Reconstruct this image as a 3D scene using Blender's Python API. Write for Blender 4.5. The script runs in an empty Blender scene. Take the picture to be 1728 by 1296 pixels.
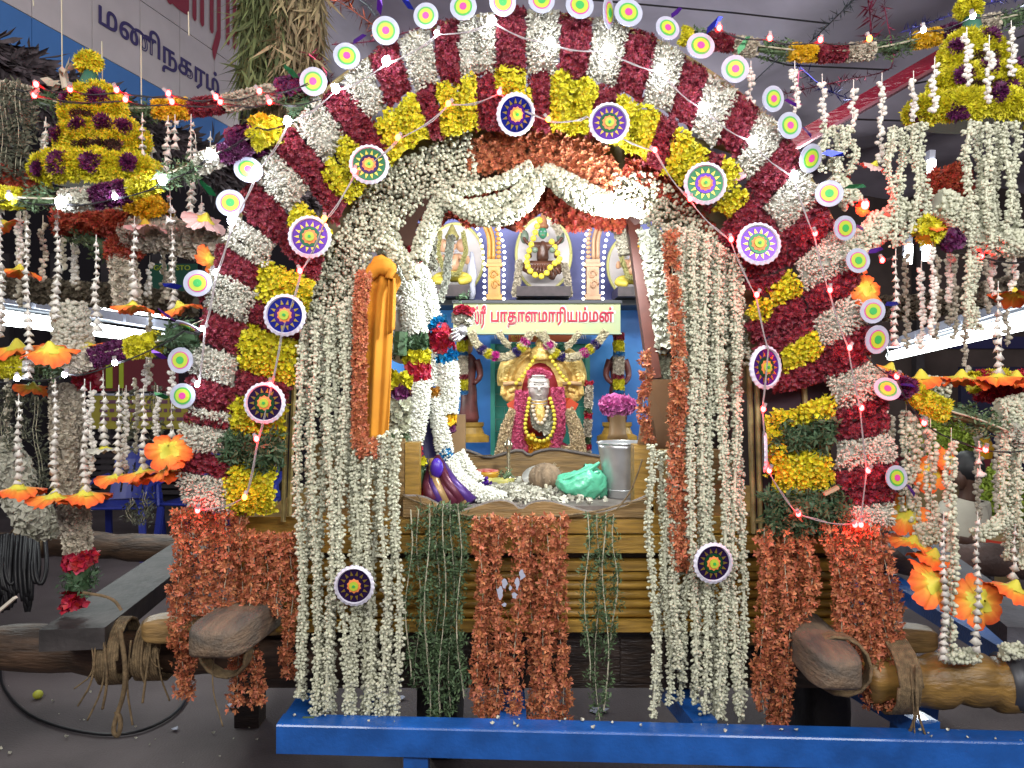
import bpy, math, random
import numpy as np
from mathutils import Vector, Matrix, Euler
random.seed(7); rng = np.random.default_rng(7)
sc = bpy.context.scene
COL = sc.collection
# ---------------------------------------------------------------- camera, world, exposure
FOC = 1297.0; CX = 864.0; CY = 648.0; EYE = 1.5
cd = bpy.data.cameras.new('camera'); cam = bpy.data.objects.new('camera', cd); COL.objects.link(cam)
cd.sensor_width = 36; cd.lens = FOC/1728*36; cd.clip_start = .05; cd.clip_end = 400
cam.location = (0, 0, EYE); cam.rotation_euler = (math.pi/2, 0, 0); sc.camera = cam
w = bpy.data.worlds.new('World'); sc.world = w; w.use_nodes = True
bg = w.node_tree.nodes['Background']; bg.inputs[0].default_value = (.62, .56, .66, 1); bg.inputs[1].default_value = .36
sc.view_settings.view_transform = 'Standard'; sc.view_settings.look = 'None'
sc.view_settings.exposure = .24; sc.view_settings.gamma = 1
sc.cycles.max_bounces = 5; sc.cycles.diffuse_bounces = 2; sc.cycles.glossy_bounces = 2
sc.cycles.transmission_bounces = 3; sc.cycles.sample_clamp_indirect = 3
try: sc.cycles.use_denoising = True
except Exception: pass
def area(name, loc, target, sx, sy, power, col):
    l = bpy.data.lights.new(name, 'AREA'); l.shape = 'RECTANGLE'; l.size = sx; l.size_y = sy; l.energy = power; l.color = col
    o = bpy.data.objects.new(name, l); COL.objects.link(o); o.location = loc
    d = Vector(target)-Vector(loc); o.rotation_euler = d.to_track_quat('-Z', 'Y').to_euler(); return o
# fluorescent street lighting behind and beside the camera (same white tubes as the ones in view)
area('street_tubes_left', (-2.2, -1.0, 3.5), (-.3, 2.6, 2.5), 2.4, .6, 98, (.99, .98, .91))
area('street_tubes_right', (2.4, -.6, 3.4), (.4, 2.6, 2.5), 2.4, .6, 80, (.98, .98, .92))
area('canopy_fill', (.6, -.4, 2.5), (1.3, 4.5, 4.2), 2.4, .3, 60, (.96, .94, 1))  # unseen fill lamp added to lighten the canopy cloth
# lamp under the roof of the float, lighting garlands, tray and the rear
area('float_lamp', ((1052-CX)/FOC*2.50, 2.50, EYE-(362-CY)/FOC*2.50), (-.22, 2.9, 1.35), .14, .05, 15, (.93, 1, 1))
area('float_lamp_glare', ((1060-CX)/FOC*2.44, 2.44, EYE-(372-CY)/FOC*2.44), ((990-CX)/FOC*2.5, 2.52, EYE-(325-CY)/FOC*2.5), .10, .04, 5.5, (.95, 1, 1))
# unseen lamp added to light the shrine front, hidden by the arch
area('shrine_fill', (.15, 4.9, 2.95), (.1, 6.9, 1.4), 2.2, .15, 62, (1, .98, .95))
def P(px, py, Y): return Vector(((px-CX)/FOC*Y, Y, EYE-(py-CY)/FOC*Y))
def XW(px, Y): return (px-CX)/FOC*Y
def ZW(py, Y): return EYE-(py-CY)/FOC*Y
# ---------------------------------------------------------------- materials
MATS = {}
def mat(name, c, rough=.6, metal=0, var=0, emit=0, noise=0, nscale=20, bump=0, bscale=60, c2=None, coat=0, alpha=1, wave=None, trans=0, stretch=None):
    if name in MATS: return MATS[name]
    m = bpy.data.materials.new(name); m.use_nodes = True; nt = m.node_tree; b = nt.nodes['Principled BSDF']
    N = nt.nodes.new; L = nt.links.new
    b.inputs['Base Color'].default_value = (*c, 1); b.inputs['Roughness'].default_value = rough; b.inputs['Metallic'].default_value = metal
    if coat: b.inputs['Coat Weight'].default_value = coat
    if trans: b.inputs['Transmission Weight'].default_value = trans
    if alpha < 1: b.inputs['Alpha'].default_value = alpha
    if emit:
        b.inputs['Emission Color'].default_value = (*c, 1); b.inputs['Emission Strength'].default_value = emit
    src = None
    tc = N('ShaderNodeTexCoord'); co = tc.outputs['Object']
    if stretch:
        mp = N('ShaderNodeMapping'); mp.inputs['Scale'].default_value = stretch; L(co, mp.inputs[0]); co = mp.outputs[0]
    if noise:
        n = N('ShaderNodeTexNoise'); n.inputs['Scale'].default_value = nscale; n.inputs['Detail'].default_value = 5; L(co, n.inputs['Vector'])
        r = N('ShaderNodeValToRGB'); r.color_ramp.elements[0].position = .36; r.color_ramp.elements[1].position = .66
        k = c2 or tuple(x*(1-noise) for x in c)
        r.color_ramp.elements[0].color = (*k, 1); r.color_ramp.elements[1].color = (*c, 1); L(n.outputs['Fac'], r.inputs[0]); src = r.outputs[0]
    if var:
        g = N('ShaderNodeNewGeometry'); h = N('ShaderNodeHueSaturation'); mr = N('ShaderNodeMapRange'); mr.inputs['To Min'].default_value = 1-var; mr.inputs['To Max'].default_value = 1+var*.7
        L(g.outputs['Random Per Island'], mr.inputs[0]); L(mr.outputs[0], h.inputs['Value'])
        m2 = N('ShaderNodeMath'); m2.operation = 'MULTIPLY'; m2.inputs[1].default_value = 7.31; m3 = N('ShaderNodeMath'); m3.operation = 'FRACT'
        L(g.outputs['Random Per Island'], m2.inputs[0]); L(m2.outputs[0], m3.inputs[0])
        mh = N('ShaderNodeMapRange'); mh.inputs['To Min'].default_value = .488; mh.inputs['To Max'].default_value = .512; L(m3.outputs[0], mh.inputs[0]); L(mh.outputs[0], h.inputs['Hue'])
        if src: L(src, h.inputs['Color'])
        else: h.inputs['Color'].default_value = (*c, 1)
        src = h.outputs[0]
    if src:
        L(src, b.inputs['Base Color'])
        if emit: L(src, b.inputs['Emission Color'])
    if bump:
        n = N('ShaderNodeTexNoise'); n.inputs['Scale'].default_value = bscale; n.inputs['Detail'].default_value = 6; L(co, n.inputs['Vector'])
        bp = N('ShaderNodeBump'); bp.inputs['Strength'].default_value = bump; bp.inputs['Distance'].default_value = .01
        L(n.outputs['Fac'], bp.inputs['Height']); L(bp.outputs[0], b.inputs['Normal'])
    MATS[name] = m; return m
F_WHITE = mat('jasmine', (.56, .565, .42), .55, var=.22)
F_WHITE2 = mat('tuberose', (.52, .505, .41), .55, var=.2)
F_OLD = mat('dried_tuberose', (.50, .44, .34), .6, var=.3)
F_MAR = mat('cockscomb_maroon', (.205, .016, .030), .6, var=.45)
F_RED = mat('rose_red', (.38, .01, .03), .55, var=.4)
F_YEL = mat('chrysanthemum_yellow', (.62, .56, .018), .55, var=.28)
F_GOLD = mat('marigold', (.72, .42, .01), .55, var=.25)
F_ORG = mat('crossandra_orange', (.51, .165, .072), .6, var=.32)
F_RUST = mat('rust_petals', (.36, .055, .025), .6, var=.35)
F_GRN = mat('davana_green', (.085, .14, .06), .65, var=.45)
F_GRN2 = mat('asparagus_green', (.05, .105, .045), .65, var=.4)
F_PUR = mat('purple_petals', (.09, .006, .06), .6, var=.5)
F_PINK = mat('pink_rose_petals', (.70, .12, .24), .55, var=.3)
F_LILAC = mat('lilac_petals', (.70, .16, .45), .5, var=.25)
D_WHITE = mat('garland_core_pale', (.10, .105, .05), .8, noise=.5, nscale=90)
D_MAR = mat('garland_core_dark', (.035, .006, .008), .8)
D_YEL = mat('garland_core_yellow', (.10, .075, .008), .8, noise=.4, nscale=90)
D_ORG = mat('garland_core_orange', (.14, .03, .015), .8)
D_GRN = mat('garland_core_green', (.02, .03, .012), .8)
THREAD = mat('thread', (.50, .46, .33), .8)
WIRE = mat('clear_wire', (.30, .27, .27), .35)
DARKWIRE = mat('dark_wire', (.010, .010, .012), .45)
BAMBOO = mat('split_bamboo', (.42, .33, .13), .55, noise=.4, nscale=30)
OCHRE = mat('ochre_paint', (.46, .265, .045), .38, noise=.45, nscale=9, bump=.25, bscale=40, stretch=(1, 6, 10))
OCHRE_W = mat('worn_ochre_wood', (.33, .20, .07), .5, noise=.5, nscale=7, bump=.3, bscale=30, stretch=(1, 8, 8))
GREYW = mat('worn_and_lit_grey_wood', (.20, .17, .15), .6, noise=.5, nscale=12, bump=.4, bscale=40)
DARKW = mat('dark_oiled_wood', (.045, .028, .018), .45, noise=.6, nscale=8, bump=.5, bscale=25, stretch=(1, 5, 5))
LOGM = mat('log_bark', (.11, .062, .035), .6, noise=.75, nscale=6, bump=.6, bscale=22, stretch=(1, 5, 5))
LOGY = mat('log_yellow', (.30, .17, .04), .42, noise=.55, nscale=7, bump=.4, bscale=22, stretch=(1, 5, 5))
SLATE = mat('oily_grey_plank', (.055, .047, .046), .68, noise=.6, nscale=9, bump=.4, bscale=30)
BROWN = mat('brown_paint', (.10, .022, .012), .4, noise=.3, nscale=12)
BLUE = mat('blue_enamel', (.014, .11, .43), .34, noise=.35, nscale=9, bump=.22, bscale=90, coat=.3)
ROPE = mat('coir_rope', (.22, .15, .075), .85, noise=.5, nscale=60, bump=.5, bscale=200)
GROUND = mat('asphalt', (.130, .106, .108), .8, noise=.45, nscale=1.7, bump=.5, bscale=110)
PAPER = mat('white_paper', (.42, .44, .54), .6, noise=.12, nscale=40)
PGRN = mat('print_green', (.07, .38, .07), .5); PYEL = mat('print_yellow', (.42, .52, .035), .5)
PPNK = mat('print_pink', (.60, .05, .28), .5); PG2 = mat('print_leaf_green', (.035, .38, .07), .5)
FOILP = mat('purple_foil', (.07, .012, .22), .28, metal=.5); FOILG = mat('green_foil', (.008, .09, .03), .28, metal=.5)
FOILD = mat('dark_foil', (.035, .015, .08), .2, metal=.6); FOILB = mat('blue_foil', (.02, .03, .35), .2, metal=.7)
GOLD = mat('gold_foil', (.55, .38, .06), .28, metal=.8); ORGP = mat('print_orange', (.80, .24, .06), .5)
GOLDM = mat('gilded_metal', (.92, .68, .24), .33, metal=.2, bump=1.6, bscale=30, noise=.35, nscale=30, c2=(.66, .42, .10))
SILVER = mat('silver', (.72, .68, .64), .38, metal=.5, bump=.3, bscale=60)
STEEL = mat('steel_bucket', (.60, .61, .62), .3, metal=.65, noise=.2, nscale=14)
WBULB = mat('white_led', (.80, .85, 1), emit=85); RBULB = mat('red_led', (1, .008, .008), emit=110); OBULB = mat('orange_led', (1, .10, .008), emit=60)
SBULB = mat('pillar_led', (.95, .97, 1), emit=6)
TUBE = mat('tube_glow', (.93, 1, .98), emit=9)
# ---------------------------------------------------------------- object helpers
ORG = {}
def link(o, label=None, cat=None, group=None, kind=None, parent=None):
    COL.objects.link(o)
    if parent is not None: o.parent = parent
    if label: o['label'] = label
    if cat: o['category'] = cat
    if group: o['group'] = group
    if kind: o['kind'] = kind
    return o
def thing(name, label, cat, loc, group=None):
    o = bpy.data.objects.new(name, None); o.empty_display_size = .1; o.location = loc
    ORG[o] = np.array(loc, float); return link(o, label, cat, group)
def origin_of(p):
    while p is not None and p not in ORG: p = p.parent
    return ORG[p] if p is not None else np.zeros(3)
class MB:
    def __init__(s): s.v = []; s.f = []; s.blocks = []; s.blk_smooth = True
    def add(s, vs, fs):
        n = len(s.v); s.v += [tuple(x) for x in vs]; s.f += [tuple(i+n for i in f) for f in fs]; return s
    def block(s, V, T):
        s.blocks.append((np.asarray(V, float), np.asarray(T, int))); return s
    def box(s, lo, hi):
        x0, y0, z0 = lo; x1, y1, z1 = hi
        return s.add([(x0,y0,z0),(x1,y0,z0),(x1,y1,z0),(x0,y1,z0),(x0,y0,z1),(x1,y0,z1),(x1,y1,z1),(x0,y1,z1)],
                     [(0,3,2,1),(4,5,6,7),(0,1,5,4),(1,2,6,5),(2,3,7,6),(3,0,4,7)])
    def hexa(s, a, b, up=(0, 0, 1), wdt=.05, hgt=.05):
        a = Vector(a); b = Vector(b); d = (b-a).normalized(); up = Vector(up); sd = d.cross(up).normalized(); u = sd.cross(d).normalized()
        vs = [p+sd*(i*wdt/2)+u*(j*hgt/2) for p in (a, b) for (i, j) in ((-1,-1),(1,-1),(1,1),(-1,1))]
        return s.add(vs, [(0,1,2,3),(7,6,5,4),(0,4,5,1),(1,5,6,2),(2,6,7,3),(3,7,4,0)])
    def tube(s, pts, r, n=8, caps=True):
        pts = [Vector(p) for p in pts]; m = len(pts); rs = r if hasattr(r, '__len__') else [r]*m
        vs = []; prev = None
        for i, p in enumerate(pts):
            d = (pts[min(i+1, m-1)]-pts[max(i-1, 0)])
            d = d.normalized() if d.length > 1e-9 else Vector((0, 0, 1))
            if prev is None: prev = d.orthogonal().normalized()
            prev = (prev-d*prev.dot(d)); prev = prev.normalized() if prev.length > 1e-6 else d.orthogonal().normalized()
            q = d.cross(prev)
            for k in range(n):
                a = 2*math.pi*k/n; vs.append(p+(prev*math.cos(a)+q*math.sin(a))*rs[i])
        fs = [(i*n+k, i*n+(k+1) % n, (i+1)*n+(k+1) % n, (i+1)*n+k) for i in range(m-1) for k in range(n)]
        if caps: fs += [tuple(range(n))[::-1], tuple((m-1)*n+k for k in range(n))]
        return s.add(vs, fs)
    def lathe(s, prof, c, n=20, ax='z', sx=1, sy=1):
        c = Vector(c); vs = []; m = len(prof)
        for (r, h) in prof:
            for k in range(n):
                a = 2*math.pi*k/n; x = r*math.cos(a)*sx; y = r*math.sin(a)*sy
                vs.append(c+(Vector((x, y, h)) if ax == 'z' else Vector((x, -h, y)) if ax == 'y' else Vector((h, x, y))))
        fs = [(i*n+k, i*n+(k+1) % n, (i+1)*n+(k+1) % n, (i+1)*n+k) for i in range(m-1) for k in range(n)]
        fs += [tuple(range(n))[::-1], tuple((m-1)*n+k for k in range(n))]
        return s.add(vs, fs)
    def sphere(s, c, r, n=10, sc_=(1, 1, 1)):
        prof = [(math.sin(math.pi*i/(n//2+1)), -math.cos(math.pi*i/(n//2+1))) for i in range(n//2+2)]
        c = Vector(c); vs = []
        for (a, h) in prof:
            a = max(a, .02)
            for k in range(n):
                t = 2*math.pi*k/n; vs.append(c+Vector((a*math.cos(t)*r*sc_[0], a*math.sin(t)*r*sc_[1], h*r*sc_[2])))
        m = len(prof)
        return s.add(vs, [(i*n+k, i*n+(k+1) % n, (i+1)*n+(k+1) % n, (i+1)*n+k) for i in range(m-1) for k in range(n)]+[tuple(range(n))[::-1], tuple((m-1)*n+k for k in range(n))])
    def prism(s, poly, y0, y1):          # poly of (x, z), extruded along y
        n = len(poly); vs = [(x, y0, z) for x, z in poly]+[(x, y1, z) for x, z in poly]
        return s.add(vs, [tuple(range(n)), tuple(range(2*n-1, n-1, -1))]+[(i, i+n, (i+1) % n+n, (i+1) % n) for i in range(n)])
    def grid(s, fn, nu, nv, close=False):
        vs = [fn(i/nu, j/nv) for i in range(nu+1) for j in range(nv+1)]
        return s.add(vs, [(i*(nv+1)+j, i*(nv+1)+j+1, (i+1)*(nv+1)+j+1, (i+1)*(nv+1)+j) for i in range(nu) for j in range(nv)])
    def mesh(s, name, org):
        V = np.array([tuple(x) for x in s.v], float).reshape(-1, 3); loops = []; sizes = []
        for f in s.f: loops += f; sizes.append(len(f))
        loops = [np.array(loops, int)]; sizes = [np.array(sizes, int)]; Vs = [V]; off = len(V)
        for (bv, bt) in s.blocks:
            Vs.append(bv); loops.append((bt+off).ravel()); sizes.append(np.full(len(bt), bt.shape[1])); off += len(bv)
        V = np.concatenate(Vs); lp = np.concatenate(loops); sz = np.concatenate(sizes)
        V = V-np.asarray(org)
        me = bpy.data.meshes.new(name); me.vertices.add(len(V)); me.vertices.foreach_set('co', V.ravel())
        me.loops.add(len(lp)); me.loops.foreach_set('vertex_index', lp.astype(np.int32))
        me.polygons.add(len(sz)); me.polygons.foreach_set('loop_start', np.concatenate([[0], np.cumsum(sz)[:-1]]).astype(np.int32))
        me.update(calc_edges=True); return me
    def build(s, name, m, parent=None, label=None, cat=None, group=None, kind=None, smooth=False, org=None, m2=None):
        if parent is not None: org = origin_of(parent)
        elif org is None:
            A = [np.array([tuple(x) for x in s.v], float).reshape(-1, 3)]+[b[0] for b in s.blocks]; A = np.concatenate(A)
            org = np.array([(A[:,0].min()+A[:,0].max())/2, (A[:,1].min()+A[:,1].max())/2, A[:,2].min()])
            if kind == 'structure': org = np.zeros(3)
        me = s.mesh(name, org); me.materials.append(m)
        if m2: me.materials.append(m2); me.polygons.foreach_set('material_index', np.concatenate([np.ones(len(s.f)), np.zeros(len(me.polygons)-len(s.f))]).astype(np.int32))
        nf = len(s.f); me.polygons.foreach_set('use_smooth', [bool(smooth)]*nf+[s.blk_smooth]*(len(me.polygons)-nf))
        o = bpy.data.objects.new(name, me)
        if parent is None: o.location = org; ORG[o] = np.array(org, float)
        return link(o, label, cat, group, kind, parent)
# flower templates: (verts, tris), built pointing +Z, unit size
def t_bud():
    n = 5; V = [(0, 0, -.15)]; rings = [(.30, .08), (.43, .42), (.30, .78)]
    for j, (r, h) in enumerate(rings):
        V += [(r*math.cos(2*math.pi*(k+.5*j)/n), r*math.sin(2*math.pi*(k+.5*j)/n), h) for k in range(n)]
    V.append((0, 0, 1.0)); T = [(0, 1+(k+1) % n, 1+k) for k in range(n)]
    for j in range(2):
        a = 1+j*n; b = a+n
        for k in range(n): T += [(a+k, a+(k+1) % n, b+k), (a+(k+1) % n, b+(k+1) % n, b+k)]
    a = 1+2*n; T += [(a+k, a+(k+1) % n, len(V)-1) for k in range(n)]
    return np.array(V, float), np.array(T, int)
def t_burst(n=6, open_=.8, w_=.30, up=.55, seed=0):
    r = random.Random(seed); V = []; T = []
    for k in range(n):
        a = 2*math.pi*(k+r.uniform(-.25, .25))/n; l = r.uniform(.8, 1.1); o = open_*r.uniform(.6, 1.15)
        d = Vector((math.cos(a)*o, math.sin(a)*o, up)).normalized()*l; sdv = Vector((-math.sin(a), math.cos(a), 0))*w_
        mid = d*.55+Vector((0, 0, .12)); i = len(V)
        V += [(0, 0, 0), tuple(mid+sdv), tuple(d), tuple(mid-sdv)]; T += [(i, i+1, i+2), (i, i+2, i+3)]
    return np.array(V, float), np.array(T, int)
def t_spike(n=4):
    V = [(.34*math.cos(2*math.pi*k/n), .34*math.sin(2*math.pi*k/n), .0) for k in range(n)]+[(.30*math.cos(2*math.pi*(k+.4)/n), .30*math.sin(2*math.pi*(k+.4)/n), .55) for k in range(n)]+[(0, 0, 1.1)]
    T = []
    for k in range(n): T += [(k, (k+1) % n, n+k), ((k+1) % n, n+(k+1) % n, n+k), (n+k, n+(k+1) % n, 2*n)]
    return np.array(V, float), np.array(T, int)
def t_sprig(n=9, seed=1):
    r = random.Random(seed); V = []; T = []
    for k in range(n):
        a = r.uniform(0, 6.28); h = r.uniform(0, .7); o = Vector((math.cos(a), math.sin(a), r.uniform(-.2, .9))).normalized()*r.uniform(.35, .7)
        sd = o.cross(Vector((r.uniform(-1, 1), r.uniform(-1, 1), 1))).normalized()*.085; i = len(V); b = Vector((0, 0, h))
        V += [tuple(b), tuple(b+o*.5+sd), tuple(b+o), tuple(b+o*.5-sd)]; T += [(i, i+1, i+2), (i, i+2, i+3)]
    return np.array(V, float), np.array(T, int)
def t_cone(n=6):
    V = [(0, 0, 1)]+[(.16*math.cos(2*math.pi*k/n), .16*math.sin(2*math.pi*k/n), .6) for k in range(n)]
    for k in range(n):
        a = 2*math.pi*k/n; V.append((.62*math.cos(a), .62*math.sin(a), -.12 if k % 2 else .12))
    V.append((0, 0, .25)); T = []
    for k in range(n):
        j = (k+1) % n; T += [(0, 1+k, 1+j), (1+k, 1+n+k, 1+j), (1+j, 1+n+k, 1+n+j), (1+n+k, 2*n+1, 1+n+j)]
    return np.array(V, float), np.array(T, int)
BUD = t_bud(); SPIKE = t_spike(); CONE = t_cone(); SPRIG = t_sprig(); SPRIG2 = t_sprig(14, 5)
BURST = t_burst(6); FUZZ = t_burst(9, .9, .17, .6, 3); PET5 = t_burst(5, 1.0, .42, .35, 4); PET3 = t_burst(4, .7, .38, .7, 6); CROSS = t_burst(5, 1.0, .22, .5, 11)
def scatter(mb, pts, dirs, tmpl, size, jit=.35, sjit=.25):
    pts = np.asarray(pts, float).reshape(-1, 3); dirs = np.asarray(dirs, float).reshape(-1, 3); N = len(pts)
    if N == 0: return mb
    V, T = tmpl; d = dirs+rng.normal(0, jit, (N, 3)); d /= np.linalg.norm(d, axis=1, keepdims=True)+1e-9
    a = rng.normal(0, 1, (N, 3)); x = np.cross(a, d); x /= np.linalg.norm(x, axis=1, keepdims=True)+1e-9; y = np.cross(d, x)
    s = (size*(1+rng.uniform(-sjit, sjit, N)))[:, None, None]
    W = (V[None, :, 0:1]*x[:, None, :]+V[None, :, 1:2]*y[:, None, :]+V[None, :, 2:3]*d[:, None, :])*s+pts[:, None, :]
    TT = (T[None]+(np.arange(N)*len(V))[:, None, None]).reshape(-1, 3)
    return mb.block(W.reshape(-1, 3), TT)
def resample(pts, step):
    pts = [Vector(p) for p in pts]; out = [pts[0].copy()]; acc = 0
    L = [0]
    for a, b in zip(pts, pts[1:]): L.append(L[-1]+(b-a).length)
    n = max(2, int(L[-1]/step)+1); res = []; j = 0
    for i in range(n):
        t = L[-1]*i/(n-1)
        while j < len(L)-2 and L[j+1] < t: j += 1
        u = (t-L[j])/max(1e-9, L[j+1]-L[j]); res.append(pts[j].lerp(pts[j+1], min(1, u)))
    return res
def smooth(pts, it=2):
    pts = [Vector(p) for p in pts]
    for _ in range(it):
        q = [pts[0]]
        for a, b in zip(pts, pts[1:]): q += [a.lerp(b, .25), a.lerp(b, .75)]
        q.append(pts[-1]); pts = q
    return pts
FMB = 1
def rope(pts, r, tmpl, size, dens=1.0, mb=None, core=None, up=0):
    """thick garland: flowers all round a path; returns flower MB (core tube included)"""
    mb = mb or MB(); path = resample(pts, .012); m = len(path)
    rr = r if hasattr(r, '__len__') else None
    def rad(t): 
        if rr is None: return r
        k = t*(len(rr)-1); i = min(int(k), len(rr)-2); return rr[i]+(rr[i+1]-rr[i])*(k-i)
    mb.tube(path[::2] if m > 6 else path, [rad(i/(m-1))*.86 for i in range(0, m, 2)] if m > 6 else [rad(i/(m-1))*.86 for i in range(m)], 8)
    Lt = sum((b-a).length for a, b in zip(path, path[1:])); rm = rad(.5)
    N = int(Lt*2*math.pi*rm/(size*size*(.26 if tmpl is not SPRIG else .42))*dens)
    t = rng.uniform(0, m-1.001, N); i = t.astype(int); f = t-i
    A = np.array([tuple(p) for p in path]); p = A[i]*(1-f[:, None])+A[i+1]*f[:, None]; d = A[i+1]-A[i]; d /= np.linalg.norm(d, axis=1, keepdims=True)+1e-9
    ref = np.tile([[.3, 1, .1]], (N, 1)); x = np.cross(ref, d); x /= np.linalg.norm(x, axis=1, keepdims=True)+1e-9; y = np.cross(d, x)
    th = rng.uniform(0, 2*math.pi, N)[:, None]; o = x*np.cos(th)+y*np.sin(th); R = np.array([rad(q/(m-1)) for q in t])[:, None]
    return scatter(mb, p+o*R*.85, o, tmpl, size)
ORD = ['first','second','third','fourth','fifth','sixth','seventh','eighth','ninth','tenth','eleventh','twelfth','thirteenth','fourteenth','fifteenth','sixteenth','seventeenth','eighteenth','nineteenth','twentieth','twenty-first','twenty-second','twenty-third','twenty-fourth','twenty-fifth','twenty-sixth','twenty-seventh','twenty-eighth']
# ================================================================ SETTING
g = MB(); g.grid(lambda u, v: (-60+120*u, -20+140*v, 0), 2, 2); g.build('ground', GROUND, kind='structure')
NIGHT = mat('night_sky', (.006, .006, .012), .9)
# ---- canopy cloth overhead
CLOTH = mat('canopy_cloth', (.58, .52, .62), .7, noise=.25, nscale=2.5)
def canopy(u, v):
    x = -1.6+8.6*u; y = 1.6+12*v
    z = 3.25+.55*min(1, v*5)+.09*math.sin(x*3.1+y*.9)+.20*abs(math.sin(y*.85+.4))+.05*abs(math.sin(y*2.3+x*1.2))+.03*math.sin(x*7+y*2)
    return (x, y, z+(.0 if x > -1 else (-1-x)*.3))
c = MB(); c.grid(canopy, 60, 70); o = c.build('canopy_cloth', CLOTH, label='pale mauve cloth canopy stretched overhead above the flower arch', cat='canopy', smooth=True)
sm = o.modifiers.new('s', 'SOLIDIFY'); sm.thickness = .01
# ---- Tamil lettering helper: each glyph outline filled on its own so overlapping strokes stay solid
def glyphs(text, fn, width, height, m, name, parent, bold=.0, thick=.004, stretch=None):
    cu = bpy.data.curves.new('t', 'FONT'); cu.body = text; cu.resolution_u = 3
    to = bpy.data.objects.new('t', cu); COL.objects.link(to); bpy.context.view_layer.update()
    c2 = to.to_curve(bpy.context.evaluated_depsgraph_get()); polys = []
    def area2(p): return sum(p[i][0]*p[(i+1) % len(p)][1]-p[(i+1) % len(p)][0]*p[i][1] for i in range(len(p)))/2
    def inside(pt, p):
        r = False
        for i in range(len(p)):
            (x1, y1), (x2, y2) = p[i], p[(i+1) % len(p)]
            if (y1 > pt[1]) != (y2 > pt[1]) and pt[0] < (x2-x1)*(pt[1]-y1)/(y2-y1)+x1: r = not r
        return r
    for sp in c2.splines:
        if sp.type == 'BEZIER':
            q = []; b = sp.bezier_points
            for i in range(len(b)):
                p0, p1, p2, p3 = b[i].co, b[i].handle_right, b[(i+1) % len(b)].handle_left, b[(i+1) % len(b)].co
                for k in range(4):
                    t = k/4; q.append(tuple((p0*(1-t)**3+p1*3*t*(1-t)**2+p2*3*t*t*(1-t)+p3*t**3)[:2]))
        else: q = [tuple(pt.co[:2]) for pt in sp.points]
        if len(q) > 2: polys.append(q)
    if not polys: return None
    big = max(polys, key=lambda p: abs(area2(p))); sgn = 1 if area2(big) > 0 else -1
    pos = [p for p in polys if area2(p)*sgn > 0]; holes = [p for p in polys if area2(p)*sgn <= 0 and any(all(inside(v, o_) for v in p) for o_ in pos)]; outs = pos+[p for p in polys if area2(p)*sgn <= 0 and p not in holes]
    xs = [x for p in polys for x, y in p]; ys = [y for p in polys for x, y in p]; x0, x1, y0, y1 = min(xs), max(xs), min(ys), max(ys)
    mb = MB()
    for k, op in enumerate(outs):
        cc = bpy.data.curves.new('c', 'CURVE'); cc.dimensions = '2D'; cc.fill_mode = 'BOTH'; cc.extrude = .01
        for p in [op]+[h for h in holes if inside(h[0], op)]:
            s = cc.splines.new('POLY'); s.points.add(len(p)-1)
            for i, (x, y) in enumerate(p): s.points[i].co = (x, y, 0, 1)
            s.use_cyclic_u = True
        co = bpy.data.objects.new('c', cc); COL.objects.link(co); bpy.context.view_layer.update()
        me = bpy.data.meshes.new_from_object(co.evaluated_get(bpy.context.evaluated_depsgraph_get()))
        mb.add([fn((v.co.x-x0)/(x1-x0)*width, (v.co.y-y0)/(y1-y0)*height, thick*(1+.1*k)*(1 if v.co.z > 0 else 0)) for v in me.vertices], [tuple(p.vertices) for p in me.polygons])
        bpy.data.objects.remove(co)
    bpy.data.objects.remove(to)
    if bold:       # thicken the strokes: a flat diamond tube along every outline
        for p in polys:
            n_ = len(p); V = []
            for i in range(n_):
                a, b, c = Vector(p[i-1]), Vector(p[i]), Vector(p[(i+1) % n_]); d = (c-a); d = d.normalized() if d.length > 1e-9 else Vector((1, 0)); nn = Vector((-d.y, d.x))*bold
                for (o_, z) in ((nn, thick*.9), (Vector((0, 0)), thick*1.35), (-nn, thick*.9), (Vector((0, 0)), 0)):
                    x, y = b+o_; V.append(fn((x-x0)/(x1-x0)*width, (y-y0)/(y1-y0)*height, z))
            mb.add(V, [(i*4+k, i*4+(k+1) % 4, ((i+1) % n_)*4+(k+1) % 4, ((i+1) % n_)*4+k) for i in range(n_) for k in range(4)])
    return mb.build(name, m, parent=parent)
# ---- shop board, upper left, running back from the camera
BW = mat('board_white', (.50, .45, .46), .6, noise=.12, nscale=5); BB = mat('board_blue', (.05, .16, .42), .6, noise=.1, nscale=5)
BTXT = mat('board_ink', (.035, .025, .11), .6); BRED = mat('board_red', (.24, .025, .045), .6)
K = 0.9735
def bp(t, z, off=0):  # point on the board: t metres along it, height z, off towards the street
    return Vector((-2.23+.237*t*K+.97*off, 4+t*K, z))
bt = thing('shop_board', 'white and blue shop board with blue Tamil lettering, upper left above the thatch', 'sign', tuple(bp(-1, 3.0)))
seams = [-2.2, -1.5, -.85, -.32, .06, .42, .77, 1.12, 1.41]
for i in range(len(seams)-1):
    a, b = seams[i]+.004, seams[i+1]-.004
    for (z0, z1, mm, nm) in ((3.262, 3.70, BW, 'white_panel'), (3.03, 3.258, BB, 'blue_panel'), (3.706, 4.9, BW, 'white_panel')):
        d = -.04+(.012 if i % 2 else 0)
        q = MB(); V = [bp(a, z0, d), bp(b, z0, d), bp(b, z1, d), bp(a, z1, d)]; V += [bp(a, z0), bp(b, z0), bp(b, z1), bp(a, z1)]
        q.add(V, [(0, 3, 2, 1), (4, 5, 6, 7), (0, 1, 5, 4), (1, 2, 6, 5), (2, 3, 7, 6), (3, 0, 4, 7)]).build(nm, mm, parent=bt)
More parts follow.
